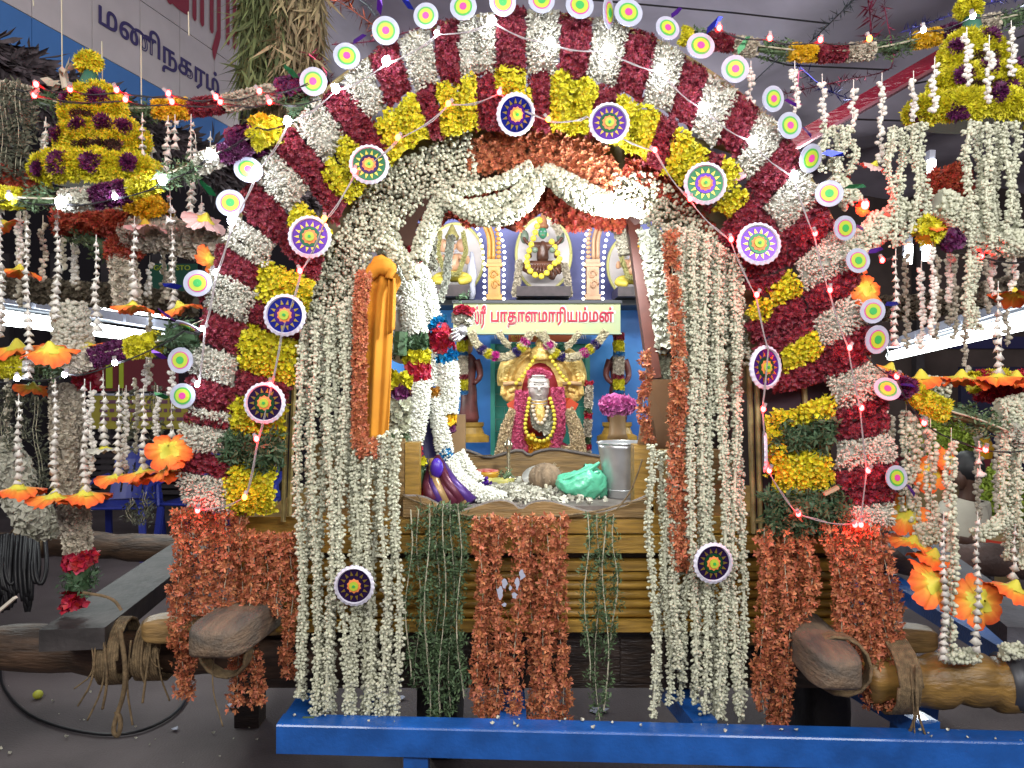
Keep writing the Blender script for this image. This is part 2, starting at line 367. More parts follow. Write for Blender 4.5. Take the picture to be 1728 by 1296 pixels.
glyphs('மணிநகரம்', lambda x, y, z: bp(.10+x, 3.37+y, .003+z), 1.06, .20, BTXT, 'blue_lettering', bt, bold=.018)
glyphs('ணயாரா', lambda x, y, z: bp(.15+x, 3.66+y, .003+z), 1.25, .62, BRED, 'red_lettering', bt, bold=.03)
# thatch eave under the board and the dark shop behind
THATCH = mat('old_thatch', (.11, .085, .095), .9, noise=.6, nscale=15, bump=.8, bscale=60)
q = MB(); pts = []; dr = []
q.grid(lambda u, v: bp(-2.3+4.2*u, 3.02-.30*v, .05+.35*math.sin(v*2.2)+.03*math.sin(u*37)), 40, 6)
for i in range(2600):
    u, v = random.random(), random.random(); pts.append(tuple(bp(-2.3+4.2*u, 3.02-.32*v, .06+.35*math.sin(v*2.2)))); dr.append((.5, -.3, -1))
scatter(q, pts, dr, t_burst(3, .5, .09, .8, 8), .13, .5); q.build('thatch_eave', THATCH, label='shaggy grey thatch eave hanging below the shop board', cat='eave')
SHOP = mat('dark_shop_wall', (.022, .018, .024), .9); SHUT = mat('shutter_grey', (.07, .06, .065), .7, noise=.4, nscale=5)
sh = thing('shuttered_shop', 'unlit shop front with slatted shutters in the left background', 'building', (-4.6, 9.5, 0))
MB().box((-16, 9.5, 0), (-1.95, 9.7, 8.5)).build('wall', SHOP, parent=sh)
for k in range(7): MB().box((-6.9+k*.62, 9.42, .0), (-6.78+k*.62, 9.5, 3.1)).build('post', SHUT, parent=sh)
for k in range(10): MB().box((-5.4, 9.40, .15+k*.075), (-3.6, 9.415, .20+k*.075)).build('slat', SHUT, parent=sh)
MB().box((-9.2, -2, 0), (-9, 9.5, 8.5)).build('side_wall', SHOP, parent=sh)
# street backdrop on the far right
rb = thing('stall_back_wall', 'dim brown stall wall with a blue band in the right background', 'building', (4.6, 9.8, 0))
RW = mat('stall_wall', (.13, .095, .085), .85, noise=.4, nscale=2)
MB().box((2.3, 9.8, 0), (16, 10, 4.2)).build('wall', RW, parent=rb); MB().box((2.3, 9.74, 1.95), (16, 9.8, 2.10)).build('blue_band', mat('band_blue', (.03, .03, .12), .6), parent=rb)
for k, (x0, x1) in enumerate(((2.6, 2.75), (3.65, 3.8), (5.0, 5.1))): MB().box((x0, 9.5, 0), (x1, 9.62, 3.4)).build('post', SHUT if k else BROWN, parent=rb)
MB().box((5.2, 8.9, .5), (6.4, 8.96, 1.7)).build('dark_cloth', mat('navy_cloth', (.02, .02, .06), .7), parent=rb)
# banners left
def banner(name, px0, py0, px1, py1, Y, m, label, cat='banner'):
    a, b = P(px0, py0, Y), P(px1, py1, Y); t = thing(name, label, cat, (a.x, Y, b.z)); MB().box((a.x, Y, b.z), (b.x, Y+.02, a.z)).build('sheet', m, parent=t); return t, a, b
yb, a, b = banner('yellow_banner', 152, 664, 322, 724, 7.6, mat('banner_yellow', (.42, .36, .05), .6, noise=.15, nscale=6), 'yellow printed banner behind the strands, left background')
q = MB()
for r_ in range(3):
    x = a.x+.10
    while x < b.x-.1:
        ww = random.uniform(.03, .10); q.box((x, 7.592, a.z-.10-r_*.085), (x+ww, 7.6, a.z-.065-r_*.085)); x += ww+.025
q.build('printed_lines', mat('ink_purple', (.18, .07, .12), .6), parent=yb)
MB().box((a.x, 7.591, a.z-.02), (b.x, 7.6, a.z)).build('white_edge', PAPER, parent=yb)
mbn, a, b = banner('maroon_banner', 158, 606, 300, 660, 7.65, mat('banner_maroon', (.16, .02, .03), .6), 'dark maroon banner with yellow bars above the yellow banner')
q = MB(); q.box((a.x+.13, 7.635, b.z+.03), (a.x+.19, 7.65, a.z-.03)).box((a.x+.26, 7.635, b.z+.03), (a.x+.30, 7.65, a.z-.03)); q.build('yellow_bars', PYEL, parent=mbn)
gb, a, b = banner('green_signboard', 250, 445, 332, 505, 7.2, mat('sign_green', (.012, .10, .06), .5), 'green shop sign with a yellow line of letters, left of the arch', 'sign')
glyphs('GOI', lambda x, y, z: Vector((P(260, 454, 7.2).x+x, 7.197-z, P(260, 456, 7.2).z+y)), .12, .045, PYEL, 'yellow_lettering', gb, bold=.02)
glyphs('STO', lambda x, y, z: Vector((P(298, 454, 7.2).x+x, 7.197-z, P(260, 456, 7.2).z+y)), .13, .045, PYEL, 'yellow_lettering', gb, bold=.02)
# ---- blue plastic chairs
BCH = mat('blue_plastic', (.022, .035, .26), .35)
def chair(x, y, rz, label, stack=0):
    t = thing('plastic_chair', label, 'chair', (0, 0, 0), 'blue plastic chairs behind the log')
    MB().grid(lambda u, v: (-.24+.48*u, -.22+.46*v, .44-.03*math.sin(math.pi*u)*math.sin(math.pi*v)), 8, 8).build('seat', BCH, parent=t, smooth=True)
    for p in list(t.children): m_ = p.modifiers.new('s', 'SOLIDIFY'); m_.thickness = .02
    def bk(u, v):
        xx = -.24+.48*u; return (xx*(1-.18*v), .24+.10*v+.05*(1-(2*u-1)**2), .46+.42*v+(.06*math.sin(math.pi*u) if v > .9 else 0))
    q = MB()
    for k in range(5):
        u0, u1 = k/5+.02, (k+1)/5-.02
        q.grid(lambda u, v: bk(u0+(u1-u0)*u, .12+.66*v), 2, 5)
    q.grid(lambda u, v: bk(u, .76+.24*v), 10, 3); q.grid(lambda u, v: bk(u, .14*v), 10, 2)
    o = q.build('backrest', BCH, parent=t); m_ = o.modifiers.new('s', 'SOLIDIFY'); m_.thickness = .014
    for sx in (-1, 1):
        MB().hexa((sx*.22, -.20, .43), (sx*.25, -.25, 0), (0, 1, 0), .05, .035).build('leg', BCH, parent=t)
        MB().hexa((sx*.22, .22, .45), (sx*.24, .29, 0), (0, 1, 0), .05, .035).build('leg', BCH, parent=t)
        MB().tube([(sx*.24, .27, .68), (sx*.27, .05, .66), (sx*.26, -.2, .62), (sx*.235, -.22, .44)], .018, 6).build('armrest', BCH, parent=t)
    t.location = (x, y, 0); t.rotation_euler = (0, 0, rz); return t
chair(-3.38, 6.7, .1, 'blue plastic chair nearest the tan flower column, back to the street')
chair(-2.83, 6.9, -.1, 'middle blue plastic chair of the row behind the log')
chair(-2.33, 6.8, .15, 'blue plastic chair half hidden by the arch edge')
# ---- temple shrine behind the float (plane Y = 7)
YT = 7.0
TB = mat('temple_blue', (.06, .30, .74), .45, noise=.3, nscale=1.5, c2=(.02, .12, .42)); VIO = mat('niche_violet', (.17, .19, .50), .5, noise=.15, nscale=2)
tw = thing('temple_wall', 'blue painted temple wall with niches seen through the flower arch', 'building', (0, YT, 0))
x0, x1 = XW(655, YT), XW(1150, YT); nx0, nx1 = XW(830, YT), XW(993, YT)
for (a_, b_) in ((x0, nx0), (nx1, x1)): MB().box((a_, YT, 0), (b_, YT+.15, ZW(515, YT))).build('wall', TB, parent=tw)
MB().box((nx0, YT+.002, ZW(575, YT)), (nx1, YT+.09, ZW(515, YT))).build('lintel', TB, parent=tw)
MB().box((x0, YT+.05, ZW(512, YT)), (x1, YT+.2, 4.6)).build('upper_wall', VIO, parent=tw)
MB().box((nx0-.05, YT+.10, 0), (nx1+.05, YT+.148, ZW(560, YT))).build('niche_back', mat('niche_grout', (.30, .50, .42), .6), parent=tw)
TILE = mat('green_tile', (.075, .40, .30), .22, noise=.2, nscale=4)
me = None
tw_, th_ = .165, .115; zz = .72; r_ = 0
while zz < ZW(565, YT):
    xx = nx0-.05+(-.08 if r_ % 2 else 0)
    while xx < nx1:
        if me is None:
            o = MB().box((0, -.006, 0), (tw_-.005, .0, th_-.005)).build('tile', TILE, org=(0, 0, 0)); me = o.data; COL.objects.unlink(o); bpy.data.objects.remove(o)
        o = bpy.data.objects.new('tile', me); o.location = (xx, YT+.10, zz-0); o.location -= tw.location; link(o, parent=tw); xx += tw_
    zz += th_; r_ += 1
for s_ in (0, 1): MB().box((nx0-.012 if s_ == 0 else nx1-.03, YT-.02, 0), (nx0+.03 if s_ == 0 else nx1+.012, YT+.10, ZW(575, YT))).build('niche_jamb', TILE, parent=tw)
LEDGE = mat('dark_ledge', (.05, .055, .065), .5)
MB().box((x0, 6.55, ZW(516, 6.6)), (x1, YT+.05, ZW(507, 6.6))).build('ledge', LEDGE, parent=tw)
MB().box((x0, 6.2, .0), (x1, YT+.3, .66)).build('plinth', mat('plinth_blue', (.02, .07, .25), .5, noise=.3, nscale=3), parent=tw)
# panel with orange and blue print above the goddess
pn, a, b = banner('printed_panel', 828, 561, 998, 580, 6.92, mat('panel_blue', (.04, .16, .42), .5), 'small blue and orange printed panel under the name board', 'sign')
MB().box((XW(858, 6.9), 6.905, ZW(577, 6.9)), (XW(966, 6.9), 6.92, ZW(561, 6.9))).build('orange_field', mat('panel_orange', (.55, .12, .04), .5), parent=pn)
glyphs('ஓம் திரு', lambda x, y, z: Vector((XW(862, 6.9)+x, 6.902-z, ZW(575, 6.9)+y)), .32, .07, mat('panel_gold', (.7, .45, .05), .5), 'yellow_lettering', pn)
for sx in (834, 975):
    q = MB()
    for k in range(4): q.hexa((XW(sx+k*4, 6.9), 6.914, ZW(562, 6.9)), (XW(sx+k*4+2, 6.9), 6.914, ZW(572, 6.9)), (0, 1, 0), .008, .01)
    q.build('white_strokes', PAPER, parent=pn)
# name board
SB = mat('name_board_cream', (.33, .42, .26), .5, noise=.3, nscale=2.2, c2=(.46, .46, .22)); YB = 6.3
nb = thing('temple_name_board', 'pale green temple name board with red Tamil lettering over the shrine', 'sign', (XW(920, YB), YB, ZW(560, YB)))
bx0, bx1 = XW(765, YB), XW(1047, YB)
MB().box((bx0, YB, ZW(562, YB)), (bx1, YB+.09, ZW(512, YB))).build('panel', SB, parent=nb)
MB().box((bx0-.01, YB-.02, ZW(512, YB)+.001), (bx1+.01, YB+.1, ZW(507, YB))).build('top_frame', LEDGE, parent=nb)
MB().box((bx0-.01, YB-.012, ZW(564, YB)), (bx1+.01, YB+.1, ZW(562, YB)-.001)).build('bottom_frame', mat('frame_green', (.35, .45, .32), .5), parent=nb)
def nbf(px, py, o=0):
    return lambda x, y, z: Vector((XW(px, YB)+x, YB-.003-o-z, ZW(py, YB)+y))
SRED = mat('sign_red', (.42, .012, .05), .5); SWHT = mat('sign_halo', (.62, .62, .55), .5)
glyphs('ஸ்ரீ', nbf(789, 555), .155, .195, SWHT, 'letter_outline', nb, bold=.06, thick=.001); glyphs('ஸ்ரீ', nbf(790, 554, .003), .145, .185, SRED, 'red_lettering', nb, bold=.022)
glyphs('பாதாளமாரியம்மன்', nbf(828, 553), 1.02, .175, SWHT, 'letter_outline', nb, bold=.06, thick=.001)
glyphs('பாதாளமாரியம்மன்', nbf(829, 552, .003), 1.00, .165, SRED, 'red_lettering', nb, bold=.025)
# ornate pillars with LED dots
PIL = mat('carved_orange', (.56, .27, .05), .45, noise=.3, nscale=12); PIL2 = mat('carved_peach', (.52, .30, .17), .45, noise=.3, nscale=12)
def pillar(px, m, label, flip):
    Y = 6.48; t = thing('carved_pillar', label, 'pillar', (XW(px, Y), Y, ZW(508, Y)), 'carved pillars edged with light dots')
    w_ = XW(px+12, Y)-XW(px, Y); cx_ = XW(px, Y)
    def R(a_, b_, wd, n_): MB().box((cx_-w_*wd, Y-.03, ZW(a_, Y)), (cx_+w_*wd, Y+.08, ZW(b_, Y))).build(n_, m, parent=t)
    R(506, 500, 1.05, 'base'); R(497, 451, .85, 'shaft'); R(499.8, 497.2, 1.12, 'ring'); R(450.5, 445, 1.15, 'capital'); R(444.5, 438, 1.0, 'capital')
    q = MB()
    for (c1, c2, r) in ((482, 1, 7), (465, -1, 7)):       # scroll relief
        pts = [(cx_+c2*w_*.1+math.cos(k*.45)*w_*.6*(1-k/18), Y-.035, ZW(c1, Y)+math.sin(k*.45)*w_*.75*(1-k/18)) for k in range(15)]; q.tube(pts, .009, 6)
    q.build('scroll', m, parent=t, smooth=True)
    for j, dx in enumerate((-.7, -.1)):
        pts = [(cx_+w_*dx*flip+flip*-.10*(max(0, k-4)/8)**2, Y-.01, ZW(438-k*6.2, Y)) for k in range(12)]; MB().tube(pts, w_*.30, 8).build('arch_moulding', m, parent=t, smooth=True)
    for k in range(9):
        MB().sphere((cx_+flip*(w_*.62-.10*(max(0, k-3)/8)**2), Y-.02, ZW(434-k*7.6, Y)), w_*.38, 8, (1, .7, .8)).build('lotus_petal', m, parent=t, smooth=True)
    me = None
    for sx in (-1, 1):
        for k in range(14):
            py = 505-k*9.8; dx = 1.35 if py > 440 else 1.5
            x = cx_+sx*w_*dx-flip*.09*(max(0, 440-py)/70)**2
            o = MB().sphere((x, Y-.04, ZW(py, Y)), .013, 6).build('light_dot', SBULB, parent=t, smooth=True)
    return t
pillar(834, PIL, 'orange carved pillar with light dots, left of the green-faced statue', 1)
pillar(1000, PIL2, 'peach carved pillar with light dots, right of the green-faced statue', -1)
# ---- skinned figures
def skinned(name, nodes, edges, m, parent, sub=2, root=0):
    org = origin_of(parent); me = bpy.data.meshes.new(name)
    me.from_pydata([tuple(np.array(n[:3])-org) for n in nodes], edges, []); o = bpy.data.objects.new(name, me); COL.objects.link(o)
    s = o.modifiers.new('k', 'SKIN'); s.use_smooth_shade = True
    for i, n in enumerate(nodes): me.skin_vertices[0].data[i].radius = (n[3], n[4] if len(n) > 4 else n[3]*.85); me.skin_vertices[0].data[i].use_root = (i == root)
    ss = o.modifiers.new('u', 'SUBSURF'); ss.levels = sub; ss.render_levels = sub
    bpy.context.view_layer.update(); m2 = bpy.data.meshes.new_from_object(o.evaluated_get(bpy.context.evaluated_depsgraph_get())); bpy.data.objects.remove(o)
    m2.materials.clear(); m2.materials.append(m); m2.polygons.foreach_set('use_smooth', [True]*len(m2.polygons)); o = bpy.data.objects.new(name, m2); return link(o, parent=parent)
HALO = mat('halo_white', (.62, .58, .58), .5); HALOR = mat('halo_yellow', (.62, .60, .22), .5); TERRA = mat('terracotta_brown', (.12, .045, .025), .35, noise=.4, nscale=15)
GFACE = mat('green_face', (.05, .24, .13), .35); SKINP = mat('painted_skin', (.60, .34, .20), .4, noise=.2, nscale=20); OLIVE = mat('olive_gold', (.38, .34, .12), .4, noise=.5, nscale=25)
def halo(px, py, rx, ry, Y, parent):
    c_ = P(px, py, Y); k = Y/FOC
    MB().lathe([(1.0, 0), (1.0, .03), (.9, .035)], (c_.x, Y, c_.z), 36, 'y', rx*k, ry*k).build('halo', HALO, parent=parent)
    MB().tube([(c_.x+math.cos(a/20*math.pi)*rx*k, Y-.03, c_.z+math.sin(a/20*math.pi)*ry*k) for a in range(41)], .014, 6).build('halo_rim', HALOR, parent=parent, smooth=True)
def seated(px, pyhead, k, Y, t, body, face, legm):
    # k: metres per 'pixel' of the statue drawing (px units of the photograph at Y)
    u = Y/FOC*k; cx_ = XW(px, Y); zt = ZW(pyhead, Y)
    def q(x, y, z, r, r2=None): return (cx_+x*u, Y-.10-y*u, zt-z*u, r*u, (r2 or r*.8)*u)
    n = [q(0, 0, 58, 14, 11), q(0, 0, 42, 11, 9), q(0, 0, 30, 13, 9), q(0, 0, 20, 5), q(-14, 0, 26, 6), (*q(-24, 4, 40, 5),), q(-20, 12, 50, 4), q(14, 0, 26, 6), q(24, 4, 40, 5), q(20, 12, 50, 4),
         q(-26, 0, 24, 4), q(-33, 4, 14, 4), q(26, 0, 24, 4), q(33, 4, 14, 4)]
    e = [(0, 1), (1, 2), (2, 3), (2, 4), (4, 5), (5, 6), (2, 7), (7, 8), (8, 9), (4, 10), (10, 11), (7, 12), (12, 13)]
    skinned('body', n, e, body, t)
    l = [q(0, 2, 62, 12, 9), q(-22, 8, 62, 10, 9), q(-36, 12, 64, 8), q(-18, 22, 74, 7), q(4, 24, 78, 5), q(22, 8, 62, 10, 9), q(36, 12, 64, 8), q(18, 20, 74, 7), q(12, 22, 88, 6)]
    skinned('folded_legs', l, [(0, 1), (1, 2), (2, 3), (3, 4), (0, 5), (5, 6), (6, 7), (7, 8)], legm, t)
    h = q(0, 4, 8, 1)
    MB().sphere(h[:3], 9*u, 14, (.82, .85, 1.1)).build('head', face, parent=t, smooth=True)
    q_ = MB()
    for s in (-1, 1): q_.sphere((h[0]+s*3.2*u, h[1]-7.2*u, h[2]+1.5*u), 1.3*u, 6)
    q_.build('eyes', PAPER, parent=t); MB().tube([(h[0], h[1]-7.4*u, h[2]+1*u), (h[0], h[1]-8.6*u, h[2]-1.6*u)], [.6*u, 1.2*u], 6).build('nose', face, parent=t)
    MB().hexa((h[0]-2.2*u, h[1]-7.4*u, h[2]-4.6*u), (h[0]+2.2*u, h[1]-7.4*u, h[2]-4.6*u), (0, 0, 1), .8*u, 1.0*u).build('mouth', mat('lip_red', (.3, .03, .02), .4), parent=t)
    q_ = MB()
    for s in (-1, 1): q_.sphere((h[0]+s*8*u, h[1], h[2]-3*u), 2.4*u, 6, (.6, .6, 1.4))
    q_.build('earrings', GOLDM, parent=t)
    return u, cx_, zt
def beads(path, r, m, parent, name='yellow_bead', step=2.0):
    for p in resample(smooth(path, 2), r*step): MB().sphere(p, r, 8).build(name, m, parent=parent, smooth=True)
BEAD = mat('yellow_bead', (.68, .56, .05), .5)
Y = 6.62
t = thing('green_faced_statue', 'seated brown statue with a green face and yellow bead garland in the centre niche', 'statue', (XW(915, Y), Y, ZW(506, Y)))
halo(917, 430, 46, 62, Y+.15, t); u, cx_, zt = seated(915, 390, 1.0, Y, t, TERRA, GFACE, TERRA)
MB().lathe([(9*u, 0), (10*u, 4*u), (7*u, 8*u), (7.5*u, 12*u), (4*u, 20*u), (2*u, 28*u)], (cx_, Y-.12, zt+0*u), 14).build('crown', mat('crown_brown', (.38, .17, .08), .35), parent=t, smooth=True)
MB().box((cx_-44*u, Y-.30, ZW(506, Y)), (cx_+44*u, Y+.1, ZW(490, Y))).build('pedestal', mat('dark_plinth', (.045, .03, .035), .3, noise=.5, nscale=20), parent=t)
beads([P(x, y, Y-.28-(.08 if y > 440 else 0)) for x, y in ((911, 372), (905, 384), (901, 400), (894, 420), (888, 440), (892, 455), (904, 466), (916, 467), (924, 460), (930, 448), (940, 442), (945, 440), (942, 430), (936, 416), (931, 408))], .026, BEAD, t)
for sx, (pa, pb) in enumerate((((876, 440), (868, 500)), ((932, 375), (945, 395)), ((952, 445), (960, 500)))):
    rope([P(*pa, Y-.2), P((pa[0]+pb[0])/2+2, (pa[1]+pb[1])/2, Y-.22), P(*pb, Y-.2)], .024, FUZZ, .016, .6).build('side_garland', F_OLD, parent=t)
q = MB()
for s in (-1, 1):
    MB().sphere((cx_+s*30*u, Y-.06, zt-12*u), 9*u, 10, (.8, .6, 1.3)).build('raised_hand', mat('grey_green_hands', (.14, .19, .14), .4), parent=t, smooth=True)
    MB().sphere((cx_+s*14*u, Y-.30, zt-42*u), 5*u, 8).build('lower_hand', mat('grey_green_hands', (1, 1, 1)), parent=t, smooth=True)
for k in range(9): MB().tube([(cx_+(-26+k*6.5)*u*.6, Y-.34, zt-66*u), (cx_+(-26+k*6.5)*u, Y-.34, zt-88*u+abs(k-4)*1.5*u)], [1.5*u, 2.3*u], 6).build('skirt_pleat', TERRA, parent=t, smooth=True)
# elephant-headed statue, left niche
def elephant_statue(px, py, label, s=1.0):
    Y = 6.62; t = thing('elephant_headed_statue', label, 'statue', (XW(px, Y), Y, ZW(506, Y)))
    halo(px+4, py-2, 46*s, 58*s, Y+.15, t); u = Y/FOC*s; cx_ = XW(px, Y); zt = ZW(py-30, Y)
    def q(x, y, z, r, r2=None): return (cx_+x*u, Y-.10-y*u, zt-z*u, r*u, (r2 or r*.85)*u)
    skinned('body', [q(0, 0, 52, 17, 14), q(0, 2, 38, 15, 12), q(0, 0, 24, 9), q(-16, 2, 28, 6), q(-26, 6, 38, 5), q(-24, 12, 26, 4), q(16, 2, 28, 6), q(26, 6, 38, 5), q(24, 12, 26, 4)], [(0, 1), (1, 2), (2, 3), (3, 4), (4, 5), (2, 6), (6, 7), (7, 8)], SKINP, t)
    skinned('head_and_trunk', [q(0, 6, 6, 11, 10), q(0, 12, 14, 7), q(-1, 17, 22, 4.2), q(-4, 18, 32, 3.4), q(-8, 18, 38, 2.8), q(-11, 18, 34, 2.2)], [(0, 1), (1, 2), (2, 3), (3, 4), (4, 5)], SKINP, t)
    for sgn in (-1, 1):
        MB().sphere(q(sgn*15, 2, 8, 1)[:3], 10*u, 12, (.9, .28, 1.1)).build('ear', SKINP, parent=t, smooth=True)
        MB().tube([q(sgn*5, 14, 18, 1)[:3], q(sgn*8, 18, 22, 1)[:3]], [1.6*u, .7*u], 6).build('tusk', PAPER, parent=t)
        MB().sphere(q(sgn*4.6, 15.5, 7, 1)[:3], 1.3*u, 6).build('eye', DARKW, parent=t)
    MB().lathe([(10*u, 0), (12*u, 5*u), (9*u, 10*u), (5*u, 19*u), (1*u, 26*u)], (cx_, Y-.14, zt-0*u), 14).build('crown', OLIVE, parent=t, smooth=True)
    skinned('folded_legs', [q(0, 2, 58, 13, 10), q(-22, 10, 60, 10), q(-30, 14, 66, 8), q(-8, 24, 70, 7), q(22, 10, 60, 10), q(30, 14, 64, 8), q(10, 22, 70, 7)], [(0, 1), (1, 2), (2, 3), (0, 4), (4, 5), (5, 6)], mat('yellow_dhoti', (.52, .42, .06), .4), t)
    MB().box((cx_-30*u, Y-.28, ZW(506, Y)), (cx_+30*u, Y+.1, zt-76*u)).build('pedestal', MATS['dark_plinth'], parent=t)
    rope([q(-18, 16, -12, 1)[:3], q(-22, 24, 20, 1)[:3], q(-10, 27, 58, 1)[:3], q(12, 27, 58, 1)[:3], q(24, 24, 20, 1)[:3], q(18, 16, -12, 1)[:3]], .013, FUZZ, .012, .8).build('flower_garland', mat('olive_garland', (.42, .40, .16), .6, var=.3), parent=t)
    return t
elephant_statue(765, 440, 'painted elephant-headed seated statue under a white halo, left niche', 1.02)
elephant_statue(1062, 452, 'elephant-headed seated statue half hidden by the brown post, right niche', .9)
MB().lathe([(.02, 0), (.035, .05), (.03, .14), (.05, .2), (.03, .32), (.012, .40)], P(796, 505, 6.5), 12).build('white_figurine', PAPER, label='small plain white figurine standing beside the elephant-headed statue', cat='figurine', smooth=True)
# standing guardian figures on gilt lotus pedestals
PED = mat('gilt_pedestal', (.42, .25, .04), .35, noise=.5, nscale=8); MAR = mat('maroon_robe', (.16, .045, .04), .4, noise=.5, nscale=14)
for px, nm in ((792, 'left'), (1040, 'right')):
    Y = 6.75; t = thing('guardian_statue', f'standing maroon-robed guardian relief on a gilt pedestal, {nm} of the goddess', 'statue', (XW(px, Y), Y, ZW(745, Y)))
    u = Y/FOC; c_ = Vector((XW(px, Y), Y-.05, ZW(745, Y)))
    MB().lathe([(34*u, 0), (34*u, 10*u), (26*u, 14*u), (22*u, 24*u), (25*u, 27*u), (25*u, 33*u)], c_, 24, 'z', 1, .45).build('pedestal', PED, parent=t, smooth=False)
    def q(x, z, r, r2=None, y=0): return (c_.x+x*u, c_.y-y*u-.02, c_.z+z*u, r*u, (r2 or r*.8)*u)
    MB().lathe([(15*u, 33*u), (17*u, 40*u), (14*u, 62*u), (13*u, 88*u), (10*u, 104*u), (12*u, 122*u), (14*u, 136*u), (9*u, 143*u), (4*u, 148*u)], c_, 20, 'z', 1, .5).build('robe', MAR, parent=t, smooth=True)
    for sgn in (-1, 1): MB().tube(smooth([q(sgn*12, 137, 1)[:3], q(sgn*18, 122, 1)[:3], q(sgn*19, 108, 1)[:3], q(sgn*10, 98, 1, y=12)[:3]], 1), [6.6*u, 6.4*u, 6.0*u, 5.6*u, 5.2*u, 4.6*u, 4.0*u, 3.4*u], 10).build('arm', MAR, parent=t, smooth=True)
    MB().sphere(q(0, 156, 1)[:3], 8*u, 12, (.85, .9, 1.1)).build('head', SKINP, parent=t, smooth=True)
    MB().lathe([(8*u, 0), (9*u, 5*u), (5*u, 12*u), (1*u, 22*u)], q(0, 160, 1)[:3], 12).build('crown', GOLDM, parent=t, smooth=True)
    for k, (m_, a_, b_) in enumerate(((F_MAR, 180, 168), (F_YEL, 168, 150), (mat('blue_ribbon', (.02, .14, .34), .4), 150, 143), (F_OLD, 143, 112), (F_MAR, 112, 104), (F_YEL, 104, 86), (MATS['blue_ribbon'], 86, 80))):
        rope([q(0 if px > 900 else -10, a_, 1, y=16)[:3], q(0 if px > 900 else -10, b_+1, 1, y=16)[:3]], .040, FUZZ, .02, .8).build('garland_section', m_, parent=t)
# ---- goddess
Y = 6.35; u = Y/FOC
gt = thing('goddess_idol', 'silver-faced goddess idol under a golden arch, hung with pink and white garlands', 'idol', (XW(915, Y), Y, ZW(775, Y)))
def G(px, py, dy=0): return Vector((XW(px, Y), Y+dy, ZW(py, Y)))
for sgn in (-1, 1):     # prabhavali arch, embossed ribs
    arc = [G(915+sgn*(8+math.sin(a)*55), 664-12-math.cos(a)*64+ (0), .10) for a in [k*math.pi/2/12 for k in range(2, 13)]]
    MB().tube(arc, [.060+.030*math.sin(k/10*3.0) for k in range(len(arc))], 12).build('gilt_arch', GOLDM, parent=gt, smooth=True)
    for k_ in range(14):
        p_ = arc[0].lerp(arc[-1], 0); j_ = k_/13*(len(arc)-1); a0 = arc[int(j_)]; a1 = arc[min(len(arc)-1, int(j_)+1)]; MB().sphere(a0.lerp(a1, j_-int(j_))+Vector((0, -.085, 0)), .021, 8, (1, .6, 1)).build('embossed_boss', GOLDM, parent=gt, smooth=True)
    MB().tube([p+Vector((sgn*.035, -.05, .03)) for p in arc], .022, 8).build('arch_rib', GOLDM, parent=gt, smooth=True)
    MB().tube([p+Vector((-sgn*.03, -.06, -.03)) for p in arc], .017, 8).build('arch_rib', GOLDM, parent=gt, smooth=True)
    s_ = [G(915+sgn*x, y, .02) for x, y in ((66, 668), (64, 650), (50, 646), (44, 656), (56, 660))]
    MB().tube(smooth(s_, 1), .028, 10).build('arch_scroll', GOLDM, parent=gt, smooth=True)
    MB().sphere(G(915+sgn*54, 664, .04), .075, 14, (1, .45, 1.0)).build('scroll_boss', GOLDM, parent=gt, smooth=True)
    MB().tube([G(915+sgn*x, 648+(abs(x-50)-14)*.12, -.02) for x in (34, 50, 66)], .018, 8).build('scroll_rim', mat('tan_rim', (.50, .32, .16), .5), parent=gt, smooth=True)
    beads([G(915+sgn*(16+x), y, -.10) for x, y in ((-3, 604), (2, 613), (9, 622), (14, 632), (22, 640), (28, 647))], .017, BEAD, gt)
    MB().hexa(G(915+sgn*36, 680, -.08), G(915+sgn*52, 690, -.05), (0, 0, 1), .09, .1).build('red_shoulder_cloth', mat('vermilion', (.60, .07, .02), .6), parent=gt)
q = MB().lathe([(.10, 0), (.115, .03), (.09, .06), (.10, .09), (.05, .12), (.06, .14), (.01, .22)], G(915, 608, .04), 16); q.build('gilt_finial', GOLDM, parent=gt, smooth=True)
MB().sphere(G(915, 636, .10), .25, 18, (1.1, .3, .9)).build('gilt_boss', GOLDM, parent=gt, smooth=True)
for k in range(7):
    a_ = -1.2+2.4*k/6; MB().tube([G(915, 605, .02), G(915+math.sin(a_)*20, 601-math.cos(a_)*20, .0)], [.022, .006], 6).build('crest_petal', GOLDM, parent=gt, smooth=True)
MB().sphere(G(912, 664, .05), .26, 18, (.60, .35, 1.0)).build('red_backcloth', mat('deep_red_cloth', (.26, .008, .015), .7), parent=gt, smooth=True)
f = G(908, 655, -.12)
MB().lathe([(.03, -.12), (.068, -.09), (.084, -.03), (.088, .04), (.08, .10), (.07, .125), (.075, .13), (.055, .15)], f, 20, 'z', 1, .8).build('silver_face', SILVER, parent=gt, smooth=True)
for (dz, wd, m_) in ((.10, .075, SILVER), (.055, .08, SILVER), (.01, .085, SILVER)): MB().tube([f+Vector((wd*math.cos(a), -.078*math.sin(a)-.003, dz)) for a in [k*math.pi/8 for k in range(9)]], .009, 6).build('brow_band', m_, parent=gt, smooth=True)
for s in (-1, 1): MB().sphere(f+Vector((s*.035, -.075, .03)), .007, 8, (1.4, .5, .6)).build('eye', mat('eye_ink', (.05, .03, .03), .4), parent=gt)
MB().tube([f+Vector((0, -.082, .03)), f+Vector((0, -.105, -.02))], [.008, .014], 8).build('nose', SILVER, parent=gt, smooth=True)
MB().tube([f+Vector((-.025, -.078, -.05)), f+Vector((0, -.088, -.055)), f+Vector((.025, -.078, -.05))], .006, 6).build('mouth', SILVER, parent=gt, smooth=True)
